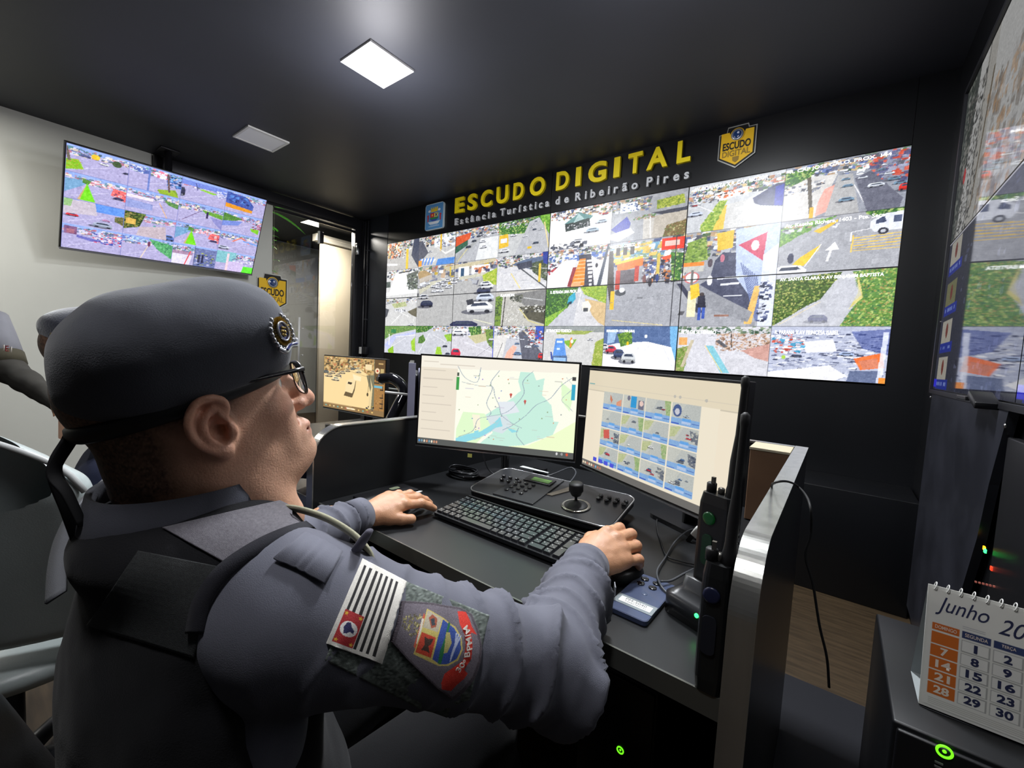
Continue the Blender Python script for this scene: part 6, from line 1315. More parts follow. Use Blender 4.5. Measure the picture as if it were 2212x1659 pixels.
def hand_mesh(side, bends, spread, thumb, h=.0019, fore=.14, foredir=(0, -1, 0.0), wrist_drop=0.0, foldz=0.0, fat=1.08):
    """side: -1 thumb towards -x (right hand, palm down), +1 thumb towards +x"""
    s = side; L = [(.046, .027, .021), (.050, .031, .022), (.046, .029, .021), (.037, .022, .019)]
    mc = [(s*.030, .088, .004), (s*.009, .093, .007), (-s*.013, .089, .005), (-s*.033, .079, .0)]
    paths = []
    for i in range(4):
        p = np.array(mc[i]); pts = [p]; pit = bends[i][0]; yaw = spread[i]
        for j in range(3):
            if j: pit += bends[i][j]
            d = np.array((math.sin(yaw)*math.cos(pit), math.cos(yaw)*math.cos(pit), -math.sin(pit))); p = p+d*L[i][j]; pts.append(p)
        paths.append(pts)
    allp = np.array([q for pp in paths for q in pp]+[np.array(t) for t in thumb]); fd = np.array(foredir); fe = fd*fore
    lo = np.minimum(np.minimum(allp.min(0), fe), (-.06, -.05, -.03))-.05; hi = np.maximum(np.maximum(allp.max(0), fe), (.06, 0, .03))+.05
    c = Clay(lo, hi, h)
    c.cone((0, .005, 0), tuple(fe), .027*fat, .036*fat, .02, flat=((0, 0, 1), .80))
    c.ball((0, .03, -.001), (.033*fat, .040, .017*fat), .02); c.ball((0, .062, .002), (.041*fat, .038, .0165*fat), .02)
    for i in range(4):
        a = np.array(mc[i]); c.cone((a[0]*.45, .02, .002), tuple(a), .012, .0125*fat, .012)
        r0 = (.0112, .0113, .0108, .0096)[i]*fat
        c.chain([tuple(q) for q in paths[i]], [r0*1.02, r0*.96, r0*.86, r0*.74], .0035)
        c.ball(tuple(paths[i][0]+np.array((0, 0, .003))), r0*1.03, .006); c.ball(tuple(paths[i][1]+np.array((0, 0, .0012))), r0*.98, .003)
    t = [np.array(q) for q in thumb]
    c.cone((s*.014, .012, -.004), tuple(t[0]), .018*fat, .016*fat, .014); c.chain([tuple(q) for q in t], [.0155*fat, .0125*fat, .0115*fat, .0095*fat][:len(t)], .006)
    c.ball(tuple((np.array((s*.016, .02, -.008)))), (.018, .03, .015), .012)
    V, Q = c.mesh(2)
    base = np.array(rgb(188, 138, 104)); col = np.tile(base, (len(V), 1))
    def mix(w, tgt):
        nonlocal col
        w = np.clip(w, 0, 1)[:, None]; col = col*(1-w)+np.array(tgt)*w
    nz = vnoise(V*120, 4)*.6+vnoise(V*380, 6)*.4; mix(.22*np.clip(nz, 0, 1), rgb(146, 98, 72)); mix(.18*np.clip(-nz, 0, 1), rgb(214, 170, 136))
    for pts in paths+[t]:
        for q in pts[:-1]: mix(.28*blob(V, q+np.array((0, 0, .006)), (.009, .008, .009)), rgb(168, 100, 80))
    for pts in paths:      # nails
        d = pts[3]-pts[2]; d /= np.linalg.norm(d); up = np.array((0, 0, 1))-d*d[2]; up /= np.linalg.norm(up)+1e-9
        q = pts[3]+up*.008+d*.002; mix(1.2*np.clip(blob(V, q, (.0062,)*3)-.25, 0, 1), rgb(222, 184, 164))
    # wrinkles over the knuckles
    N = vnormals(V, Q); w = np.zeros(len(V))
    for pts in paths:
        for q in pts[1:3]:
            w += blob(V, q+np.array((0, 0, .006)), (.010, .0075, .008))*np.sin(V[:, 1]*2600)
    V = V+N*(w*.0003+.0005*vnoise(V*90, 7))[:, None]
    return V, Q, col
def hand_T(wrist, yaw, pitch=0.0, roll=0.0): return (euler((pitch, roll, yaw)), np.array(wrist))

# hand placement on the desk
WR = (-.388, .789, .807); WL = (-.979, .667, .786)
d2 = math.radians
SCH = 1.10
thR = [(-.034, .042, -.016), (-.050, .070, -.028), (-.052, .092, -.036)]
def fdir(T, elbow, wrist):
    d = np.array(elbow)-np.array(wrist); return tuple((d/np.linalg.norm(d))@T[0])
TRh = (euler((.244, .492, -.221)), np.array(WR)); TLh = (euler((.161, .195, -.066)), np.array(WL))
VR, QR, CR = hand_mesh(-1, [(.331, .844, .464), (.290, .844, .464), (.341, .844, .464), (.286, .844, .464)], [-.065, -.001, .044, .189], thR, foredir=fdir(TRh, (-.335, .60, .81), WR), fore=.12)
VR = VR*SCH

thL = [(.036, .040, -.010), (.054, .062, -.014), (.066, .082, -.016)]
VL, QL, CL = hand_mesh(1, [(.234, .334, .18), (.293, .334, .18), (.248, .40, .2), (.251, .45, .2)], [.167, .008, -.065, -.18], thL, foredir=fdir(TLh, (-.966, .50, .81), WL), fore=.12)
VL = VL*SCH


# inner body
def core_body(h=.012):
    c = Clay((-1.15, -.05, .40), (-.18, .98, 1.06), h)
    c.ball((-.62, .165, .80), (.165, .085, .22), .04, rot=(0, 0, .12)); c.ball((-.62, .17, .60), (.15, .10, .15), .04)
    c.cone((-.605, .165, 1.02), (-.61, .165, .92), .06, .07, .04)
    c.cone((-.47, .215, .965), (-.77, .165, .965), .05, .05, .05)
    c.chain([(-.445, .225, .965), (-.305, .49, .815), (-.385, .78, .806)], [.045, .038, .026], .02)
    c.chain([(-.80, .16, .965), (-.925, .40, .80), (-.979, .65, .787)], [.045, .038, .026], .02)
    return c.mesh(1)
VB, QB = core_body()
Vh, Qh, Ch = head_mesh()
parts = [(to_world(Vh, HT), Qh, Ch), (to_world(VR, TRh), QR, CR), (to_world(VL, TLh), QL, CL), (VB, QB, np.tile(np.array(rgb(188, 138, 110)), (len(VB), 1)))]
nv = 0; AV = []; AQ = []; AC = []
for V, Q, C_ in parts: AV.append(V); AQ.append(Q+nv); AC.append(C_); nv += len(V)
AV = np.concatenate(AV); AQ = np.concatenate(AQ); AC = np.concatenate(AC)
me = np_mesh('person', AV, AQ); at_ = me.color_attributes.new('picture', 'FLOAT_COLOR', 'POINT'); cc = np.ones((len(AV), 4), np.float32); cc[:, :3] = AC; at_.data.foreach_set('color', cc.ravel())
PERS = link('person', me, M_skin)
tag(PERS, 'person in a grey beret and grey uniform seated with both hands by the keyboard', 'person')

# shirt
def seg_t(P, pts):
    """distance and running length along a polyline"""
    best = np.full(len(P), 9.0); tt = np.zeros(len(P)); acc = 0
    for a, b in zip(pts[:-1], pts[1:]):
        a, b = np.array(a), np.array(b); ba = b-a; L = np.linalg.norm(ba); t = np.clip(((P-a)@ba)/(L*L), 0, 1); d = np.linalg.norm(P-a-t[:, None]*ba, axis=1)
        m = d < best; best[m] = d[m]; tt[m] = acc+t[m]*L; acc += L
    return best, tt
ARM_R = [(-.448, .215, .945), (-.428, .26, .920), (-.296, .505, .800), (-.345, .670, .808), (-.386, .790, .806)]
ARM_L = [(-.79, .16, .965), (-.82, .20, .94), (-.925, .40, .800), (-.958, .55, .788), (-.980, .655, .786)]
def shirt_disp(V, N):
    d, t = seg_t(V, ARM_R); d2_, t2 = seg_t(V, ARM_L); out = np.zeros(len(V))
    for (dd, tt, sd) in ((d, t, 1), (d2_, t2, 5)):
        m = np.clip((.14-dd)/.04, 0, 1); wz = vnoise(V*np.array((9, 9, 9)), sd)
        ph = tt*120+wz*5.0+V[:, 2]*24*np.sign(.3-tt)*.6
        amp = .002+.0095*np.exp(-((tt-.33)/.10)**2)+.0065*np.exp(-((tt-.52)/.12)**2)
        f = 1-np.abs(np.sin(ph*.5)); f = f**2.2*(.35+.65*np.clip(.5+vnoise(V*np.array((16, 16, 16)), sd+8), 0, 1))
        out = out+m*amp*(f*2-.6)
    out += .002*vnoise(V*22, 12)
    return out
c = Clay((-1.16, -.06, .42), (-.15, .92, 1.06), .0058)
c.ball((-.60, .172, .80), (.175, .100, .24), .05, rot=(0, 0, .12)); c.ball((-.60, .20, .60), (.175, .140, .17), .06)
c.cone((-.49, .205, .962), (-.73, .170, .962), .062, .062, .06)
c.ball((-.595, .165, 1.005), (.100, .086, .05), .04)
c.ball((-.450, .222, .935), (.078, .080, .078), .04); c.ball((-.80, .165, .945), (.075, .078, .075), .04)
c.chain(ARM_R, [.072, .074, .070, .056, .048], .03); c.chain(ARM_L, [.070, .072, .062, .050, .044], .03)
c.ball((-.305, .50, .780), (.056, .070, .050), .03)
for T_, k in ((TRh, 1), (TLh, 1)): 
    pass
dR = np.array(ARM_R[-1])-np.array(ARM_R[-2]); c.g = c.g
# open the cuffs
def cut_local(c, p, n, rad):
    p = np.array(p, float); n = np.array(n, float)/np.linalg.norm(n); q = c._sub(p-rad, p+rad)
    sl, P = q; c.g[sl] = np.maximum(c.g[sl], np.where(np.linalg.norm(P-p, axis=-1) < rad, (P-p)@n, -9))
cut_local(c, (-.3825, .780, .806), dR, .075); dL = np.array(ARM_L[-1])-np.array(ARM_L[-2]); cut_local(c, (-.9785, .642, .789), dL, .07)
SHIRT = clay_obj('shirt', c, M_shirt, PERS, disp=shirt_disp, relax=3)
Vs = mesh_np(SHIRT.data)
dgv = [Vector(v) for v in Vs]; BVS = BVHTree.FromPolygons(dgv, [tuple(p.vertices) for p in SHIRT.data.polygons])
# cuffs as stitched bands
def ring_band(name, ctr, axis, rx, rz, w, th, m, parent, up=(0, 0, 1), n=40, opening=None):
    ax = Vector(axis).normalized(); u = Vector(up); u = (u-ax*u.dot(ax)).normalized(); s = ax.cross(u); ctr = Vector(ctr); vs = []; prof = [(-w/2, 0), (-w/2, th), (w/2, th), (w/2, 0)]
    for i in range(n):
        a = 2*math.pi*i/n
        for (l, o) in prof: vs.append(ctr+ax*l+s*math.cos(a)*(rx+o)+u*math.sin(a)*(rz+o))
    fs = []
    for i in range(n):
        j = (i+1) % n
        for k in range(4): fs.append((4*i+k, 4*i+(k+1) % 4, 4*j+(k+1) % 4, 4*j+k))
    b = MB(); b.add(vs, fs, 0, True); return b.build(name, m, parent)
ring_band('cuff', (-.378, .766, .8065), dR, .045, .042, .055, .004, M_shirt, PERS)
ring_band('cuff', (-.976, .628, .790), dL, .043, .040, .05, .004, M_shirt, PERS)

# protective vest
c = Clay((-.90, -.08, .44), (-.36, .42, 1.08), .0055)
c.ball((-.60, .172, .80), (.192, .116, .255), .05, rot=(0, 0, .12)); c.ball((-.60, .20, .60), (.19, .155, .18), .06)
c.cone((-.50, .20, .966), (-.72, .170, .966), .072, .072, .05)
c.ball((-.597, .160, 1.005), (.108, .100, .055), .04)
c.ball((-.375, .250, .860), (.090, .115, .130), .015, op='sub', rot=(0, 0, .12)); c.ball((-.835, .20, .865), (.09, .125, .135), .02, op='sub')
c.ball((-.60, .17, 1.105), (.084, .094, .085), .008, op='sub')
cut_local(c, (-.625, .2, .47), (0, 0, -1), .6)
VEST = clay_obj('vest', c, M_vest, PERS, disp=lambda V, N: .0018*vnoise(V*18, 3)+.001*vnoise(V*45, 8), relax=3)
Vv = mesh_np(VEST.data); BVV = BVHTree.FromPolygons([Vector(v) for v in Vv], [tuple(p.vertices) for p in VEST.data.polygons])

# helpers that lay things on a surface
def on_surf(px, py, bv, off=.0015, depth=.5):
    d = Vector(ray(px, py)).normalized(); h = bv.ray_cast(Vector(CAMP), d)
    if h[0] is None:
        p = Vector(at_d(px, py, depth)); h = bv.find_nearest(p)
        return h[0]+h[1]*off, h[1]
    n = h[1]; n = n if n.dot(d) < 0 else -n
    return h[0]+n*off, n
def lay_pic(name, pic, quad, bv, m, parent, off=.002, keep=None, relief=0.0, thick=0.0):
    """quad = four photo points TL TR BR BL on the surface"""
    w, h = pic.w, pic.h; q = [np.array(p, float) for p in quad]; V = np.zeros((h, w, 3)); Nn = np.zeros((h, w, 3)); st = 6
    ys = sorted(set(list(range(0, h, st))+[h-1])); xs = sorted(set(list(range(0, w, st))+[w-1]))
    G = np.zeros((len(ys), len(xs), 3)); GN = np.zeros_like(G)
    for a, j in enumerate(ys):
        for b, i in enumerate(xs):
            u, v = i/(w-1), j/(h-1); p = (q[0]*(1-u)+q[1]*u)*(1-v)+(q[3]*(1-u)+q[2]*u)*v
            co, n = on_surf(p[0], p[1], bv, 0); G[a, b] = co; GN[a, b] = n
    for _ in range(3):       # a stiff patch bridges the small folds
        g = G.copy(); g[1:-1, 1:-1] = (G[:-2, 1:-1]+G[2:, 1:-1]+G[1:-1, :-2]+G[1:-1, 2:]+G[1:-1, 1:-1]*2)/6; G = g
        g = GN.copy(); g[1:-1, 1:-1] = (GN[:-2, 1:-1]+GN[2:, 1:-1]+GN[1:-1, :-2]+GN[1:-1, 2:]+GN[1:-1, 1:-1]*2)/6; GN = g
    def up(A):
        B = np.stack([np.stack([np.interp(range(w), xs, A[a, :, k]) for k in range(3)], -1) for a in range(len(ys))])
        return np.stack([np.stack([np.interp(range(h), ys, B[:, i, k]) for k in range(3)], -1) for i in range(w)], 1)
    V = up(G); Nn = up(GN); Nn /= np.linalg.norm(Nn, axis=-1, keepdims=True)
    lum = pic.a.mean(-1)
    T0 = V+Nn*(off+relief*lum[..., None])
    idx = np.arange(w*h).reshape(h, w); qd = np.stack([idx[1:, :-1], idx[1:, 1:], idx[:-1, 1:], idx[:-1, :-1]], -1)
    ok = np.ones((h-1, w-1), bool)
    if keep is not None:
        gx, gy = np.meshgrid((np.arange(w-1)+.5)/w, (np.arange(h-1)+.5)/h); ok = np.zeros_like(gx, bool); n = len(keep)
        for i in range(n):
            ax, ay = keep[i]; bx, by = keep[(i+1) % n]
            if ay != by: ok ^= ((gy < ay) != (gy < by)) & (gx < (bx-ax)*(gy-ay)/(by-ay)+ax)
    qd = qd[ok].reshape(-1, 4); Vt = T0.reshape(-1, 3); Vb = (V-Nn*.001).reshape(-1, 3)
    # rim down to the cloth
    ed = {}
    for f in qd:
        for k in range(4):
            a, b = int(f[k]), int(f[(k+1) % 4])
            if (b, a) in ed: del ed[(b, a)]
            else: ed[(a, b)] = 1
    N0 = len(Vt); rim = np.array([(b, a, a+N0, b+N0) for a, b in ed]) if ed else np.zeros((0, 4), int)
    AQ_ = np.concatenate([qd, rim]); me = np_mesh(name, np.concatenate([Vt, Vb]), AQ_)
    atb = me.color_attributes.new('picture', 'FLOAT_COLOR', 'POINT'); a = np.clip(pic.a, 0, 1); lin = np.where(a <= .04045, a/12.92, ((a+.055)/1.055)**2.4).reshape(-1, 3)
    cc = np.ones((2*N0, 4), np.float32); cc[:N0, :3] = lin; cc[N0:, :3] = lin
    used = np.zeros(2*N0, bool); used[AQ_.ravel()] = True
    atb.data.foreach_set('color', cc.ravel())
    bm = bmesh.new(); bm.from_mesh(me); bmesh.ops.delete(bm, geom=[v for v in bm.verts if not v.link_faces], context='VERTS'); bm.to_mesh(me); bm.free()
    return link(name, me, m, parent)
M_emb = vcol_mat('embroidery', emissive=False, rough=.8, bump=.6)
def Z2(x, y): return (500+x/3.687, 1150+y/3.687)
vp = Pic(70, 60, (92, 100, 95)); vp.noise(0, 0, 1, 1, 22)
lay_pic('hook_panel', vp, [(790, 1222), (1056, 1330), (1000, 1576), (702, 1425)], BVS, M_emb, PERS, .0012)
fp = Pic(110, 190, (226, 222, 214))
st_ = [.10+.117*k for k in range(8)]
for k in range(7):
    x = .095+k*.118; fp.poly([(x, .06), (x+.052, .06), (x+.052+.0, .955), (x, .955)], (34, 32, 34))
fp.rect(.075, .575, .44, .955, (176, 44, 48)); fp.ell(.258, .765, .150, .086, (236, 232, 228))
fp.poly([(.2, .70), (.26, .69), (.30, .735), (.35, .76), (.36, .80), (.29, .79), (.25, .82), (.20, .83), (.19, .79), (.17, .765)], (44, 44, 92))
def star(p, x, y, r, asp, c):
    pts = []
    for k in range(10):
        a = -math.pi/2+math.pi*k/5; rr = r if k % 2 == 0 else r*.45; pts.append((x+rr*math.cos(a), y+rr*asp*math.sin(a)))
    p.poly(pts, c)
for x, y in ((.125, .61), (.385, .61), (.125, .92), (.385, .92)): star(fp, x, y, .045, .58, (232, 186, 60))
fp.noise(0, 0, 1, 1, 7)
lay_pic('flag_patch', fp, [Z2(1035, 225), Z2(1380, 402), Z2(1190, 1035), Z2(755, 880)], BVS, M_emb, PERS, .0032)
up_ = Pic(190, 200, (112, 104, 112)); X0, Y0, X1, Y1 = 1240, 520, 2000, 1330
def Q2(x, y): return ((x-X0)/(X1-X0), (y-Y0)/(Y1-Y0))
def UP(pts, c, a=1): up_.poly([Q2(*p) for p in pts], c, a)
out_ = [(1345, 552), (1600, 575), (1810, 612), (1900, 660), (1955, 790), (1985, 900), (1975, 1020), (1925, 1150), (1840, 1250), (1760, 1312), (1640, 1230), (1500, 1100), (1380, 990), (1268, 868), (1285, 800), (1310, 740), (1330, 640)]
UP(out_, (84, 76, 84)); cxo, cyo = 1640, 880
UP([(cxo+(x-cxo)*.94, cyo+(y-cyo)*.94) for x, y in out_], (118, 110, 120))
for _ in range(70): 
    a_, b_ = random.uniform(1340, 1490), random.uniform(660, 820); UP([(a_, b_), (a_+random.uniform(8, 26), b_+random.uniform(-10, 10)), (a_+random.uniform(0, 20), b_+random.uniform(10, 26))], random.choice([(168, 156, 90), (128, 120, 70), (206, 196, 130), (96, 90, 60)]))
UP([(1520, 650), (1440, 900), (1480, 960), (1540, 700)], (214, 100, 70)); UP([(1505, 690), (1460, 880), (1480, 890), (1520, 700)], (236, 226, 210))
UP([(1545, 620), (1680, 690), (1770, 760), (1815, 840), (1825, 930), (1790, 1010), (1720, 1050), (1640, 1050), (1440, 960), (1500, 790)], (214, 196, 110))
UP([(1552, 632), (1672, 694), (1632, 800), (1512, 760)], (196, 186, 164)); UP([(1505, 795), (1618, 840), (1580, 990), (1455, 945)], (206, 70, 44))
UP([(1676, 700), (1760, 766), (1806, 846), (1812, 930), (1780, 1000), (1716, 1036), (1650, 1040), (1592, 1000), (1636, 830)], (56, 84, 166)); UP([(1720, 720), (1735, 735), (1700, 860), (1680, 960), (1660, 1036), (1634, 1034), (1650, 940), (1690, 840)], (40, 120, 70))
UP([(1700, 800), (1730, 800), (1745, 880), (1710, 950), (1680, 960), (1690, 880)], (190, 180, 110)); 
for k in range(3): UP([(1775+k*16, 800+k*10), (1783+k*16, 806+k*10), (1775, 900+k*8), (1745, 980+k*8), (1735, 1020), (1728, 1018), (1738, 970), (1765, 890+k*8)], (190, 200, 226))
UP([(1560, 690), (1590, 660), (1630, 700), (1620, 760), (1580, 770)], (170, 90, 66)); UP([(1575, 700), (1605, 690), (1612, 745), (1585, 750)], (60, 70, 80)); UP([(1530, 830), (1560, 850), (1600, 850), (1580, 890), (1560, 900), (1570, 960), (1545, 940), (1500, 930), (1530, 890)], (70, 50, 40))
UP([(1784, 640), (1850, 645), (1880, 700), (1900, 760), (1940, 820), (1890, 800), (1905, 900), (1895, 1000), (1840, 1080), (1870, 1110), (1840, 1150), (1790, 1190), (1740, 1240), (1670, 1230), (1665, 1180), (1690, 1110), (1760, 1060), (1830, 1010), (1850, 900), (1840, 820), (1800, 740)], (222, 58, 44))
up_.noise(0, 0, 1, 1, 9)
kp = [Q2(*p) for p in out_]
lay_pic('unit_patch', up_, [Z2(X0, Y0), Z2(X1, Y0), Z2(X1, Y1), Z2(X0, Y1)], BVS, M_emb, PERS, .0036, keep=kp)
# lettering sewn on the red ribbon of the patch: 30º BPM/M
for s_, (x, y), rot_ in [('3', (1790, 1075), .72), ('0', (1815, 1045), .8), ('º', (1835, 1015), .95), ('B', (1858, 960), 1.25), ('P', (1868, 915), 1.4), ('M', (1868, 868), 1.5), ('/', (1862, 825), 1.65), ('M', (1850, 785), 1.8)]:
    co, n = on_surf(*Z2(x, y), BVS, .0050); me = text_mesh(s_, .0105, .0002, .0002)
    dx = Vector(at_d(*Z2(x+10*math.cos(rot_), y-10*math.sin(rot_)), 1))-Vector(at_d(*Z2(x, y), 1)); xx = (dx-n*dx.dot(n)).normalized(); yy = n.cross(xx)
    v = mesh_np(me); v[:, 0] -= v[:, 0].mean(); v[:, 1] -= v[:, 1].mean(); set_np(me, np.array(co)+v[:, :1]*np.array(xx)+v[:, 1:2]*np.array(yy)+v[:, 2:]*np.array(n)); link('lettering', me, mat('thread_white', rgb(225, 215, 205), .7), PERS)

# collar
def collar():
    n = 44; vs = []; nrm = RH@np.array((0, 0, 1)); C0 = np.array((-.600, .166, 1.040)); 
    for i in range(n+1):
        a = math.radians(100)+math.radians(340)*i/n       # opening at the throat
        for (rr, z) in ((.084, -.030), (.086, .0), (.084, .032), (.089, .034), (.092, .0), (.092, -.030)):
            fr = 1+.12*max(0, math.sin(a)); zz = z-(.012*math.sin(a))
            vs.append((C0[0]+rr*.93*math.cos(a), C0[1]+rr*fr*1.06*math.sin(a)+.1*zz, C0[2]+zz+.02*math.sin(a)))
    fs = []
    for i in range(n):
        for k in range(6): fs.append((6*i+k, 6*i+(k+1) % 6, 6*i+6+(k+1) % 6, 6*i+6+k))
    fs += [(5, 4, 3, 2, 1, 0), tuple(6*n+k for k in range(6))]
    return MB().add(vs, fs, 0, True)
collar().build('collar', cloth('collar_dark', rgb(78, 79, 88)), PERS)

# beret
def beret():
    c = Clay((-.14, -.15, -.02), (.15, .18, .20), .003)
    c.ball((0.0, .012, .096), (.087, .104, .060), .03, rot=(.06, 0, 0)); c.ball((.0, -.028, .074), (.083, .058, .060), .05); c.ball((.0, .056, .088), (.080, .070, .056), .04); c.ball((.0, .0, .05), (.084, .102, .04), .03)
    c.ball((.045, .02, .09), (.050, .08, .045), .04)
    p = np.array((0, .120, .048)); c.ball((0, .16, .10), (.2, .05, .2), .015, op='sub'); c.cut((0, .118, .046), (0, .115, -.995))
    c.ball((0, .0, .015), (.076, .102, .045), .004, op='sub')
    def d(V, N): return .0016*vnoise(V*16, 3)+.0004*vnoise(V*60, 5)+.0012*np.sin(V[:, 1]*60+V[:, 2]*70)*np.clip((V[:, 2]-.1)/.05, 0, 1)
    return c, d
c, dd = beret()
BER = clay_obj('beret', c, M_beret, PERS, disp=dd, relax=2, T=HT)
BVB = BVHTree.FromPolygons([v.co.copy() for v in BER.data.vertices], [tuple(p.vertices) for p in BER.data.polygons])
pts = []
for i in range(60):
    a = 2*math.pi*i/60; y = .002+.1045*math.sin(a); x = .0815*math.cos(a); z = .0315+y*.118
    pts.append(tuple(to_world([(x, y, z)], HT)[0]))
upv = tuple(RH@np.array((0, -.12, 1)))
MB().tube(pts, .0062, 8, closed=True, flat=1.5, up=upv).build('leather_band', mat('band_leather', rgb(26, 26, 29), .5), BER)
for (off_, ln, sw) in ((-.008, .10, -.012), (.010, .085, .012), (.0, .125, .004)):
    P0 = to_world([(off_, -.104, .016)], HT)[0]; q = spline([P0, P0+np.array((.002, -.012, -.03)), P0+np.array((sw, -.004, -ln*.6)), P0+np.array((sw*1.6, .006, -ln))], 6)
    MB().tube(q, [.0068-.003*i/len(q) for i in range(len(q))], 8, flat=.22, up=(1, .3, 0)).build('ribbon', mat('ribbon_black', rgb(22, 22, 25), .7), BER)
# beret badge
co, n = on_surf(606, 716, BVB, .001)
upd = Vector(RH@np.array((0, -.25, 1))); upd = (upd-n*upd.dot(n)).normalized(); sd = upd.cross(n).normalized()
sd *= .68; upd *= .68
TBd = Matrix(((sd.x, upd.x, n.x, co.x), (sd.y, upd.y, n.y, co.y), (sd.z, upd.z, n.z, co.z), (0, 0, 0, 1)))
M_gold = mat('badge_gold', rgb(170, 146, 84), .32, metal=.7); M_silv = mat('badge_silver', rgb(196, 198, 205), .28, metal=.8); M_bl = mat('badge_enamel', rgb(48, 56, 116), .2, coat=.6)
bdg = MB()
for k in range(34):
    a = 2*math.pi*k/34; r0, r1 = .013, .0225
    bdg.add([(r0*math.cos(a-.06)*.85, r0*math.sin(a-.06)*1.1, .0), (r1*math.cos(a-.075)*.85, r1*math.sin(a-.075)*1.1, .0), (r1*math.cos(a+.075)*.85, r1*math.sin(a+.075)*1.1, .0), (r0*math.cos(a+.06)*.85, r0*math.sin(a+.06)*1.1, .0), (r0*math.cos(a)*.85, r0*math.sin(a)*1.1, .003), (r1*math.cos(a)*.85, r1*math.sin(a)*1.1, .0028)], [(0, 1, 5, 4), (3, 4, 5, 2), (1, 2, 5)])
b0 = bdg.build('beret_badge', M_gold, BER); b0.matrix_world = TBd
def sub(m, nm, mt): o = m.build(nm, mt); o.parent = BER; o.matrix_world = TBd; return o
sub(MB().tube([(.0138*math.cos(t)*.85, .0138*math.sin(t)*1.15, .0025) for t in [6.283*i/36 for i in range(36)]], .0016, 8, closed=True), 'badge_rim', M_silv)
sub(MB().prism([(.0130*math.cos(t)*.85, .0130*math.sin(t)*1.15) for t in [6.283*i/30 for i in range(30)]], 0, .002), 'badge_shield', M_bl)
f = MB()
for (x, y, r_) in ((0, .006, .0024), (-.003, .001, .003), (.002, -.002, .0032), (-.001, -.007, .0028), (.004, .004, .002), (-.005, -.004, .002)): f.lathe([(r_, 0), (r_*.9, .002), (r_*.3, .003)], 10, 0, Matrix.Translation((x, y, .0018)))
sub(f, 'badge_figure', M_gold)
w_ = MB()
for s_ in (-1, 1):
    for k in range(8):
        t = math.radians(-60+k*17); x = s_*.0245*math.cos(t); y = .030*math.sin(t)-.002; w_.lathe([(.0036, 0), (.0025, .0022), (.0005, .0028)], 8, 0, Matrix.Translation((x, y, 0))@Matrix.Scale(1.6, 4, (0, 1, 0)))
sub(w_, 'badge_wreath', M_silv)
sub(MB().tube(spline([(-.024, -.022, .002), (-.016, -.030, .004), (0, -.026, .004), (.016, -.030, .004), (.024, -.022, .002)], 6), .0044, 8, flat=.5, up=(0, 0, 1)), 'badge_scroll', M_silv)
sub(MB().tube(spline([(-.015, -.0285, .006), (0, -.0245, .006), (.015, -.0285, .006)], 6), .0022, 6, flat=.5, up=(0, 0, 1)), 'badge_scroll_enamel', M_bl)

# glasses
def gl(p): return tuple(to_world([p], HT)[0])
M_gf = mat('glasses_black', rgb(22, 20, 24), .25)
GY = .114
for s in (1, -1):
    g = MB().tube([gl(q) for q in spline([(s*.0865, -.012, .022), (s*.0865, .004, .040), (s*.083, .04, .042), (s*.0715, GY-.004, .040)], 6)], [.0022]*6+[.0024]*7+[.003]*6, 8, flat=.9)
    g.build('temple_arm', M_gf, PERS)
    rim = [(s*.038+.031*math.copysign(abs(math.cos(t))**.7, math.cos(t)), GY-.005*abs(s*.038+.031*math.cos(t))/.07, .026+.0205*math.copysign(abs(math.sin(t))**.75, math.sin(t))) for t in [6.283*i/40 for i in range(40)]]
    MB().tube([gl(q) for q in rim], .0011, 6, closed=True).build('lens_rim', mat('rim_thin', rgb(70, 66, 66), .25, metal=.3), PERS)
    MB().tube([gl(q) for q in rim[2:19]], .0019, 6).build('brow_bar', M_gf, PERS)
    cxy = (s*.038, GY-.003, .026); vs = [gl(cxy)]+[gl(q) for q in rim]; vs += [tuple(np.array(v)+RH@np.array((0, .0012, 0))) for v in vs]; m_ = len(rim)
    MB().add(vs, [(0, 1+i, 1+(i+1) % m_) for i in range(m_)]+[(m_+1, m_+2+(i+1) % m_, m_+2+i) for i in range(m_)]+[(1+i, m_+2+i, m_+2+(i+1) % m_, 1+(i+1) % m_) for i in range(m_)], 0, True).build('lens', mat('lens_glass', (1, 1, 1), .02, trans=1.0, ior=1.04), PERS)
MB().tube([gl(q) for q in ((-.010, GY-.001, .034), (0, GY+.003, .036), (.010, GY-.001, .034))], .0016, 6).build('glasses_bridge', M_gf, PERS)

# vest trim, straps, epaulette
def ribbon_on(name, pxs, bv, w, m, parent, off=.002, th=.003, n=8):
    q = spline([(a, b, 0) for a, b in pxs], n); pts = [on_surf(a[0], a[1], bv, off) for a in q]; P = [p[0] for p in pts]; vs = []
    for i in range(len(P)):
        t = (P[min(i+1, len(P)-1)]-P[max(i-1, 0)]).normalized(); nn = pts[i][1]; s_ = t.cross(nn).normalized()*w/2; nn = s_.cross(t).normalized()*(-1 if s_.cross(t).dot(pts[i][1]) < 0 else 1)
        vs += [P[i]-s_, P[i]-s_+nn*th, P[i]+s_+nn*th, P[i]+s_]
    fs = [(4*i+k, 4*i+(k+1) % 4, 4*i+4+(k+1) % 4, 4*i+4+k) for i in range(len(P)-1) for k in range(4)]; fs += [(3, 2, 1, 0), tuple(4*len(P)-4+k for k in range(4))]
    b = MB(); b.add(vs, fs, 0, True); return b.build(name, m, parent)
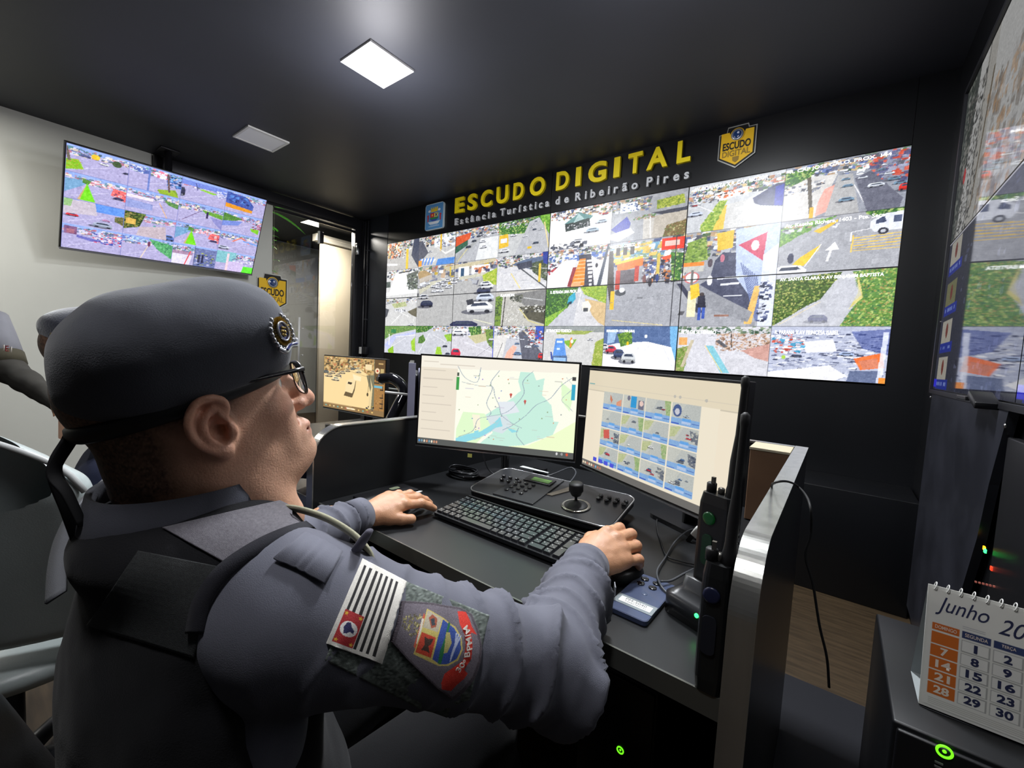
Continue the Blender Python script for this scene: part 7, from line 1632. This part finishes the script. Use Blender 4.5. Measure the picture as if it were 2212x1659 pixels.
def ribbon_free(name, pts, w, m, parent, side, th=.003, n=8):
    P = [Vector(p) for p in spline(pts, n)]; vs = []; sd0 = Vector(side).normalized()
    for i in range(len(P)):
        t = (P[min(i+1, len(P)-1)]-P[max(i-1, 0)]).normalized(); s_ = (sd0-t*sd0.dot(t)).normalized(); nn = t.cross(s_); vs += [P[i]-s_*w/2, P[i]-s_*w/2+nn*th, P[i]+s_*w/2+nn*th, P[i]+s_*w/2]
    fs = [(4*i+k, 4*i+(k+1) % 4, 4*i+4+(k+1) % 4, 4*i+4+k) for i in range(len(P)-1) for k in range(4)]; fs += [(3, 2, 1, 0), tuple(4*len(P)-4+k for k in range(4))]
    b = MB(); b.add(vs, fs, 0, True); return b.build(name, m, parent)
# vest details
E_ = PERS
ribbon_on('vest_edge_tape', [(426, 1365), (440, 1300), (480, 1240), (540, 1195), (610, 1160), (680, 1140), (745, 1150), (790, 1185)], BVV, .016, M_vdark, VEST, .001, .004)
ypk = Pic(70, 50, (104, 101, 108)); ypk.noise(0, 0, 1, 1, 5)
lay_pic('shoulder_yoke', ypk, [(352, 1142), (602, 1084), (706, 1134), (505, 1226)], BVV, M_emb, VEST, .0025)
ribbon_free('shoulder_strap', [at_d(596, 1092, .535), at_d(650, 1098, .53), at_d(710, 1118, .52), at_d(765, 1152, .51), at_d(800, 1192, .50), at_d(806, 1225, .50)], .024, cloth('tape_pale', rgb(176, 174, 150)), VEST, (.7, -.3, .4), .004)
ribbon_on('epaulette', [(625, 1180), (672, 1200), (720, 1228)], BVS, .044, M_shirt, SHIRT, .0015, .002)
q0 = on_surf(768, 1192, BVS, .004)[0]; q1 = Vector(at_d(798, 1147, .475))
MB().tube([q0, q0.lerp(q1, .5), q1], [.008, .0075, .0055], 10, flat=.6).build('cord_end', cloth('cord_grey', rgb(84, 82, 94)), PERS)
sh_pts = [at_d(118, 1290, .50), at_d(122, 1220, .53), at_d(138, 1150, .57), at_d(172, 1090, .61), at_d(236, 1030, .66)]
ribbon_free('sling', sh_pts, .022, M_strap, PERS, (.6, .5, .3))
bpk = Pic(80, 80, (46, 48, 49)); bpk.noise(0, 0, 1, 1, 5)
lay_pic('back_panel', bpk, [(300, 1190), (480, 1225), (420, 1420), (190, 1350)], BVV, M_emb, VEST, .0015)
# ring on the left hand
rg = to_world([(-.013*SCH-.0, .104*SCH, .010)], TLh)[0]
fd_ = Vector(RNG.normal(0, 1, 3)*0+np.array(TLh[0]@np.array((-.05, .9, -.36)))).normalized(); uu = fd_.orthogonal().normalized(); ww = fd_.cross(uu)
rc_ = Vector(to_world([(-.0145*SCH, .103*SCH, -.001)], TLh)[0])
MB().tube([rc_+(uu*math.cos(t)+ww*math.sin(t))*.0128 for t in [6.283*i/28 for i in range(28)]], .0016, 8, closed=True).build('finger_ring', mat('ring_gold', rgb(225, 205, 150), .15, metal=1), PERS)
MB().box((0, 0, 0), (.002, .022, .018), T=Matrix.Translation(Vector(at_d(1328, 1272, .86)))@Matrix.Rotation(.5, 4, 'Z')).build('cuff_label', mat('cuff_label_pale', rgb(150, 152, 158), .4), PERS)
# trousers and boots
c = Clay((-.82, .0, 0.0), (-.36, .78, .66), .009)
for s in (-1, 1):
    x = -.60+s*.10
    c.chain([(x, .16, .55), (x+s*.02, .56, .56), (x+s*.02, .60, .42), (x+s*.02, .58, .12)], [.095, .078, .07, .055], .03)
c.ball((-.60, .16, .54), (.17, .15, .09), .04)
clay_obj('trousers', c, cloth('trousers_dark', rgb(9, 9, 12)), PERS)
c = Clay((-.82, .45, -.01), (-.36, .82, .22), .007)
for s in (-1, 1):
    x = -.60+s*.12
    c.cone((x, .575, .16), (x, .57, .05), .058, .055, .02); c.cone((x, .58, .045), (x, .70, .04), .048, .044, .02)
c.cut((-.6, .6, .004), (0, 0, -1)); clay_obj('boots', c, mat('boot_black', rgb(20, 20, 22), .35), PERS)

M_lea = mat('chair_leather', rgb(22, 22, 24), .38, bump=.2, bscale=350); M_leg = mat('chair_grey_leather', rgb(165, 174, 174), .34, bump=.12, bscale=350, var=.1, vscale=4)
def office_chair(name, loc, rz, label, m, backw=.50, top=.97, pip=None, armrest=True, recline=.05, seat_z=.44):
    e = empty(name, loc, rz); tag(e, label, 'chair')
    c = Clay((-.3, -.32, .40), (.3, .30, top+.06), .010)
    # back: curved pad
    n = 15
    for i in range(n):
        u = -1+2*i/(n-1); x = u*backw/2*.86; y = -.235+.06*u*u; tz = top-.04-.13*u*u
        c.cone((x, y+.03, .56), (x, y-recline, tz), .032, .034, .04)
    V, Q = c.mesh(4); link('backrest', np_mesh('backrest', V, Q), m, e)
    c = Clay((-.31, -.28, seat_z-.08), (.31, .32, seat_z+.06), .010); c.ball((0, .02, seat_z), (.27, .265, .05), .02); c.ball((0, .0, seat_z-.01), (.24, .23, .06), .03)
    V, Q = c.mesh(2); link('seat', np_mesh('seat', V, Q), m, e)
    MB().tube([(0, -.05, seat_z-.05), (0, -.05, .10)], .028, 14).lathe([(.05, .10), (.055, .13), (.04, .15)], 16, 0, Matrix.Translation((0, -.05, 0))).build('gas_lift', DARKPL, e)
    for k in range(5):
        a = 2*math.pi*k/5+.3; l = MB().tube([(0, -.05, .115), (.14*math.cos(a), -.05+.14*math.sin(a), .10), (.29*math.cos(a), -.05+.29*math.sin(a), .075)], [.026, .022, .018], 10).build('base_leg', DARKPL, e)
        MB().lathe([(.022, -.014), (.028, -.01), (.028, .01), (.022, .014)], 16, 0, Matrix.Translation((.29*math.cos(a), -.05+.29*math.sin(a), .029))@Matrix.Rotation(a, 4, 'Z')@Matrix.Rotation(math.pi/2, 4, 'X')).build('caster', RUBBER, l)
    MB().tube([(0, -.02, seat_z-.04), (0, -.27, seat_z-.03), (0, -.30, .56)], .02, 10).build('back_support', DARKPL, e)
    if armrest:
        for s in (-1, 1):
            a_ = MB().tube(spline([(s*.27, .02, seat_z-.02), (s*.30, .03, seat_z+.08), (s*.30, .02, seat_z+.19)], 5), .017, 10).build('armrest_post', DARKPL, e)
            MB().box((s*.30, .04, seat_z+.205), (.07, .26, .03), bev=.012).build('armrest_pad', RUBBER, a_)
    if pip:
        pts = [(-1+2*i/30) for i in range(31)]
        MB().tube([(u*backw/2*.98, -.235+.06*u*u-recline-.022, top-.012-.13*u*u-(.0 if abs(u) < .9 else .03*(abs(u)-.9)*10)) for u in pts], .006, 8).build('piping', pip, e)
    return e
office_chair('office_chair', (-.60, .235, 0), .10, 'black leather office chair under the officer in the grey beret', M_lea, .52, .935)
PIP = mat('piping_pale', rgb(170, 172, 172), .35)
c2_ = office_chair('office_chair', (-1.64, .09, 0), .95, 'grey leather office chair with pale piping behind the officer, at the left edge', M_leg, .60, 1.075, PIP, armrest=False, recline=.10)
office_chair('office_chair', (-1.30, -.40, 0), 1.1, 'dark leather office chair at the far left edge of the picture', M_lea, .52, 1.12, None, armrest=True)

# two more officers, mostly hidden
def other_person(name, label, H, yaw, pitch, body, arms, shirtm, beretm, legs=True):
    V, Q, Cc = head_mesh(1.0, .0045); T = (euler((pitch, 0, yaw)), np.array(H)); V = to_world(V, T)
    cb = Clay(np.min([b[0] for b in body]+[a for ar in arms for a in ar[0]], 0)-.3, np.max([b[0] for b in body]+[a for ar in arms for a in ar[0]], 0)+.3, .014)
    for b in body: cb.ball(b[0], np.array(b[1])*.85, .05, rot=(0, 0, yaw))
    for ar, rr in arms: cb.chain(ar, [r*.7 for r in rr], .02)
    for ar, rr in arms:
        d_ = np.array(ar[-1])-np.array(ar[-2]); d_ /= np.linalg.norm(d_); e_ = np.array(ar[-1])
        cb.cone(tuple(e_), tuple(e_+d_*.06), .028, .036, .02)
        sd_ = np.cross(d_, (0, 0, 1))
        for k in range(4): cb.cone(tuple(e_+d_*.06+sd_*(k-1.5)*.018), tuple(e_+d_*.13+sd_*(k-1.5)*.02-np.array((0, 0, .02))), .0115, .009, .006)
        cb.cone(tuple(e_+d_*.03+sd_*.03), tuple(e_+d_*.08+sd_*.06), .014, .011, .01)
    Vb, Qb = cb.mesh(2); AVx = np.concatenate([V, Vb]); me = np_mesh('person', AVx, np.concatenate([Q, Qb+len(V)])); at = me.color_attributes.new('picture', 'FLOAT_COLOR', 'POINT')
    cc = np.ones((len(AVx), 4), np.float32); cc[:len(V), :3] = Cc; cc[len(V):, :3] = rgb(170, 124, 96); at.data.foreach_set('color', cc.ravel()); o = link('person', me, M_skin); tag(o, label, 'person')
    cs = Clay(cb.lo, cb.lo+cb.n*cb.h, .010)
    for b in body: cs.ball(b[0], b[1], .06, rot=(0, 0, yaw))
    for ar, rr in arms: cs.chain(ar, rr, .03)
    clay_obj('jacket', cs, shirtm, o, disp=lambda V, N: .005*vnoise(V*14, 4)+.003*vnoise(V*30, 6))
    cx = Clay((-.15, -.16, -.03), (.15, .18, .2), .005); cx.ball((0, .005, .095), (.092, .118, .058), .03); cx.ball((0, 0, .05), (.086, .104, .04), .03); cx.cut((0, .118, .046), (0, .115, -.995))
    b_ = clay_obj('beret', cx, beretm, o, T=T)
    return o, T, b_
navy = cloth('navy_cloth', rgb(40, 44, 66)); navyb = cloth('navy_beret', rgb(38, 40, 58), 260, .6, .8, .95, .18)
o2, T2, b2_ = other_person('person', 'person in a dark navy beret and navy jacket, hidden behind the officer in grey', (-1.60, .236, CAM_H-.082), -.05, .02,
    [((-1.62, .30, .70), (.19, .13, .25)), ((-1.62, .29, .84), (.15, .09, .08)), ((-1.62, .33, .58), (.19, .17, .16)), ((-1.62, .50, .53), (.17, .25, .09))],
    [([(-1.44, .34, .88), (-1.40, .58, .86), (-1.46, .84, .80)], [.07, .058, .045]), ([(-1.80, .32, .88), (-1.86, .56, .84), (-1.80, .84, .80)], [.07, .058, .045])], navy, navyb)
ey = to_world([(.03, -.112, .052)], T2)[0]
MB().lathe([(.007, 0), (.008, .003), (.005, .004)], 16, 0, Matrix.Translation(BVHTree.FromPolygons([v.co.copy() for v in b2_.data.vertices], [tuple(p.vertices) for p in b2_.data.polygons]).find_nearest(Vector(at_d(137, 722, 1.08)))[0])@Matrix.Rotation(math.pi/2, 4, 'Y')).build('gold_eyelet', mat('eyelet_gold', rgb(190, 160, 80), .3, metal=.8), b2_)
oliv = cloth('olive_cloth', rgb(58, 56, 52)); slee = cloth('sleeve_grey', rgb(118, 118, 124))
SH3 = np.array(at_d(-28, 695, 1.75)); EL3 = np.array(at_d(20, 800, 1.72)); HD3 = np.array(at_d(128, 872, 1.66))
TB3 = SH3+np.array((-.17, -.13, 0)); LS3 = TB3+np.array((-.12, -.12, -.02))
o3, T3, b3_ = other_person('person', 'person standing at the left edge, only a grey sleeve with a lettered patch showing', tuple(TB3+np.array((.02, .02, .27))), -.9, .0,
    [(tuple(TB3+np.array((0, 0, -.20))), (.19, .125, .25)), (tuple(TB3+np.array((0, 0, -.03))), (.17, .09, .08)), (tuple(TB3+np.array((0, 0, -.44))), (.17, .13, .18))],
    [([tuple(SH3), tuple(EL3), tuple(HD3)], [.058, .048, .036]), ([tuple(LS3), tuple(LS3+np.array((-.05, .02, -.28))), tuple(LS3+np.array((.02, .10, -.50)))], [.06, .05, .038])], oliv, navyb)
HP3 = TB3+np.array((0, 0, -.50)); c = Clay(HP3+np.array((-.32, -.32, -HP3[2]-.01)), HP3+np.array((.32, .32, .15)), .011)
c.ball(tuple(HP3), (.16, .13, .13), .04)
for s_ in (-1, 1):
    q = HP3+np.array((.06, .075, 0))*s_; c.chain([tuple(q+np.array((0, 0, -.03))), (q[0]+.01, q[1], .45), (q[0]-.01, q[1], .10)], [.088, .066, .055], .02)
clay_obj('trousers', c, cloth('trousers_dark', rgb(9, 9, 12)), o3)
c = Clay((HP3[0]-.3, HP3[1]-.3, -.01), (HP3[0]+.4, HP3[1]+.3, .2), .009)
for s_ in (-1, 1):
    q = HP3+np.array((.06, .075, 0))*s_; c.cone((q[0]-.01, q[1], .14), (q[0]-.01, q[1], .05), .055, .052, .02); c.cone((q[0], q[1], .045), (q[0]+.14, q[1]+.06, .04), .048, .042, .02)
c.cut((0, 0, .004), (0, 0, -1)); clay_obj('boots', c, MATS['boot_black'], o3)
sv = SH3+(EL3-SH3)*np.array(0.0); dv = EL3-SH3
MB().tube([tuple(SH3-dv*.05), tuple(SH3+dv*.35), tuple(SH3+dv*.72)], [.066, .064, .060], 20).build('upper_sleeve', slee, o3)
MB().tube([tuple(SH3+dv*.72), tuple(SH3+dv*.92)], [.062, .058], 20).build('sleeve_band', cloth('band_olive', rgb(66, 62, 50)), o3)
bo = o3
for k, ch in enumerate('1E1'):
    pc = at_d(8+8*k, 757+2*k, 1.655); me = text_mesh(ch, .032, .0006, .0004); v = mesh_np(me); v[:, 0] -= v[:, 0].mean(); set_np(me, pc+v[:, :1]*R_+v[:, 1:2]*U_-v[:, 2:]*F_); link('lettering', me, mat('thread_red' if ch == 'E' else 'thread_white', rgb(190, 90, 90) if ch == 'E' else rgb(225, 215, 205), .7), o3)
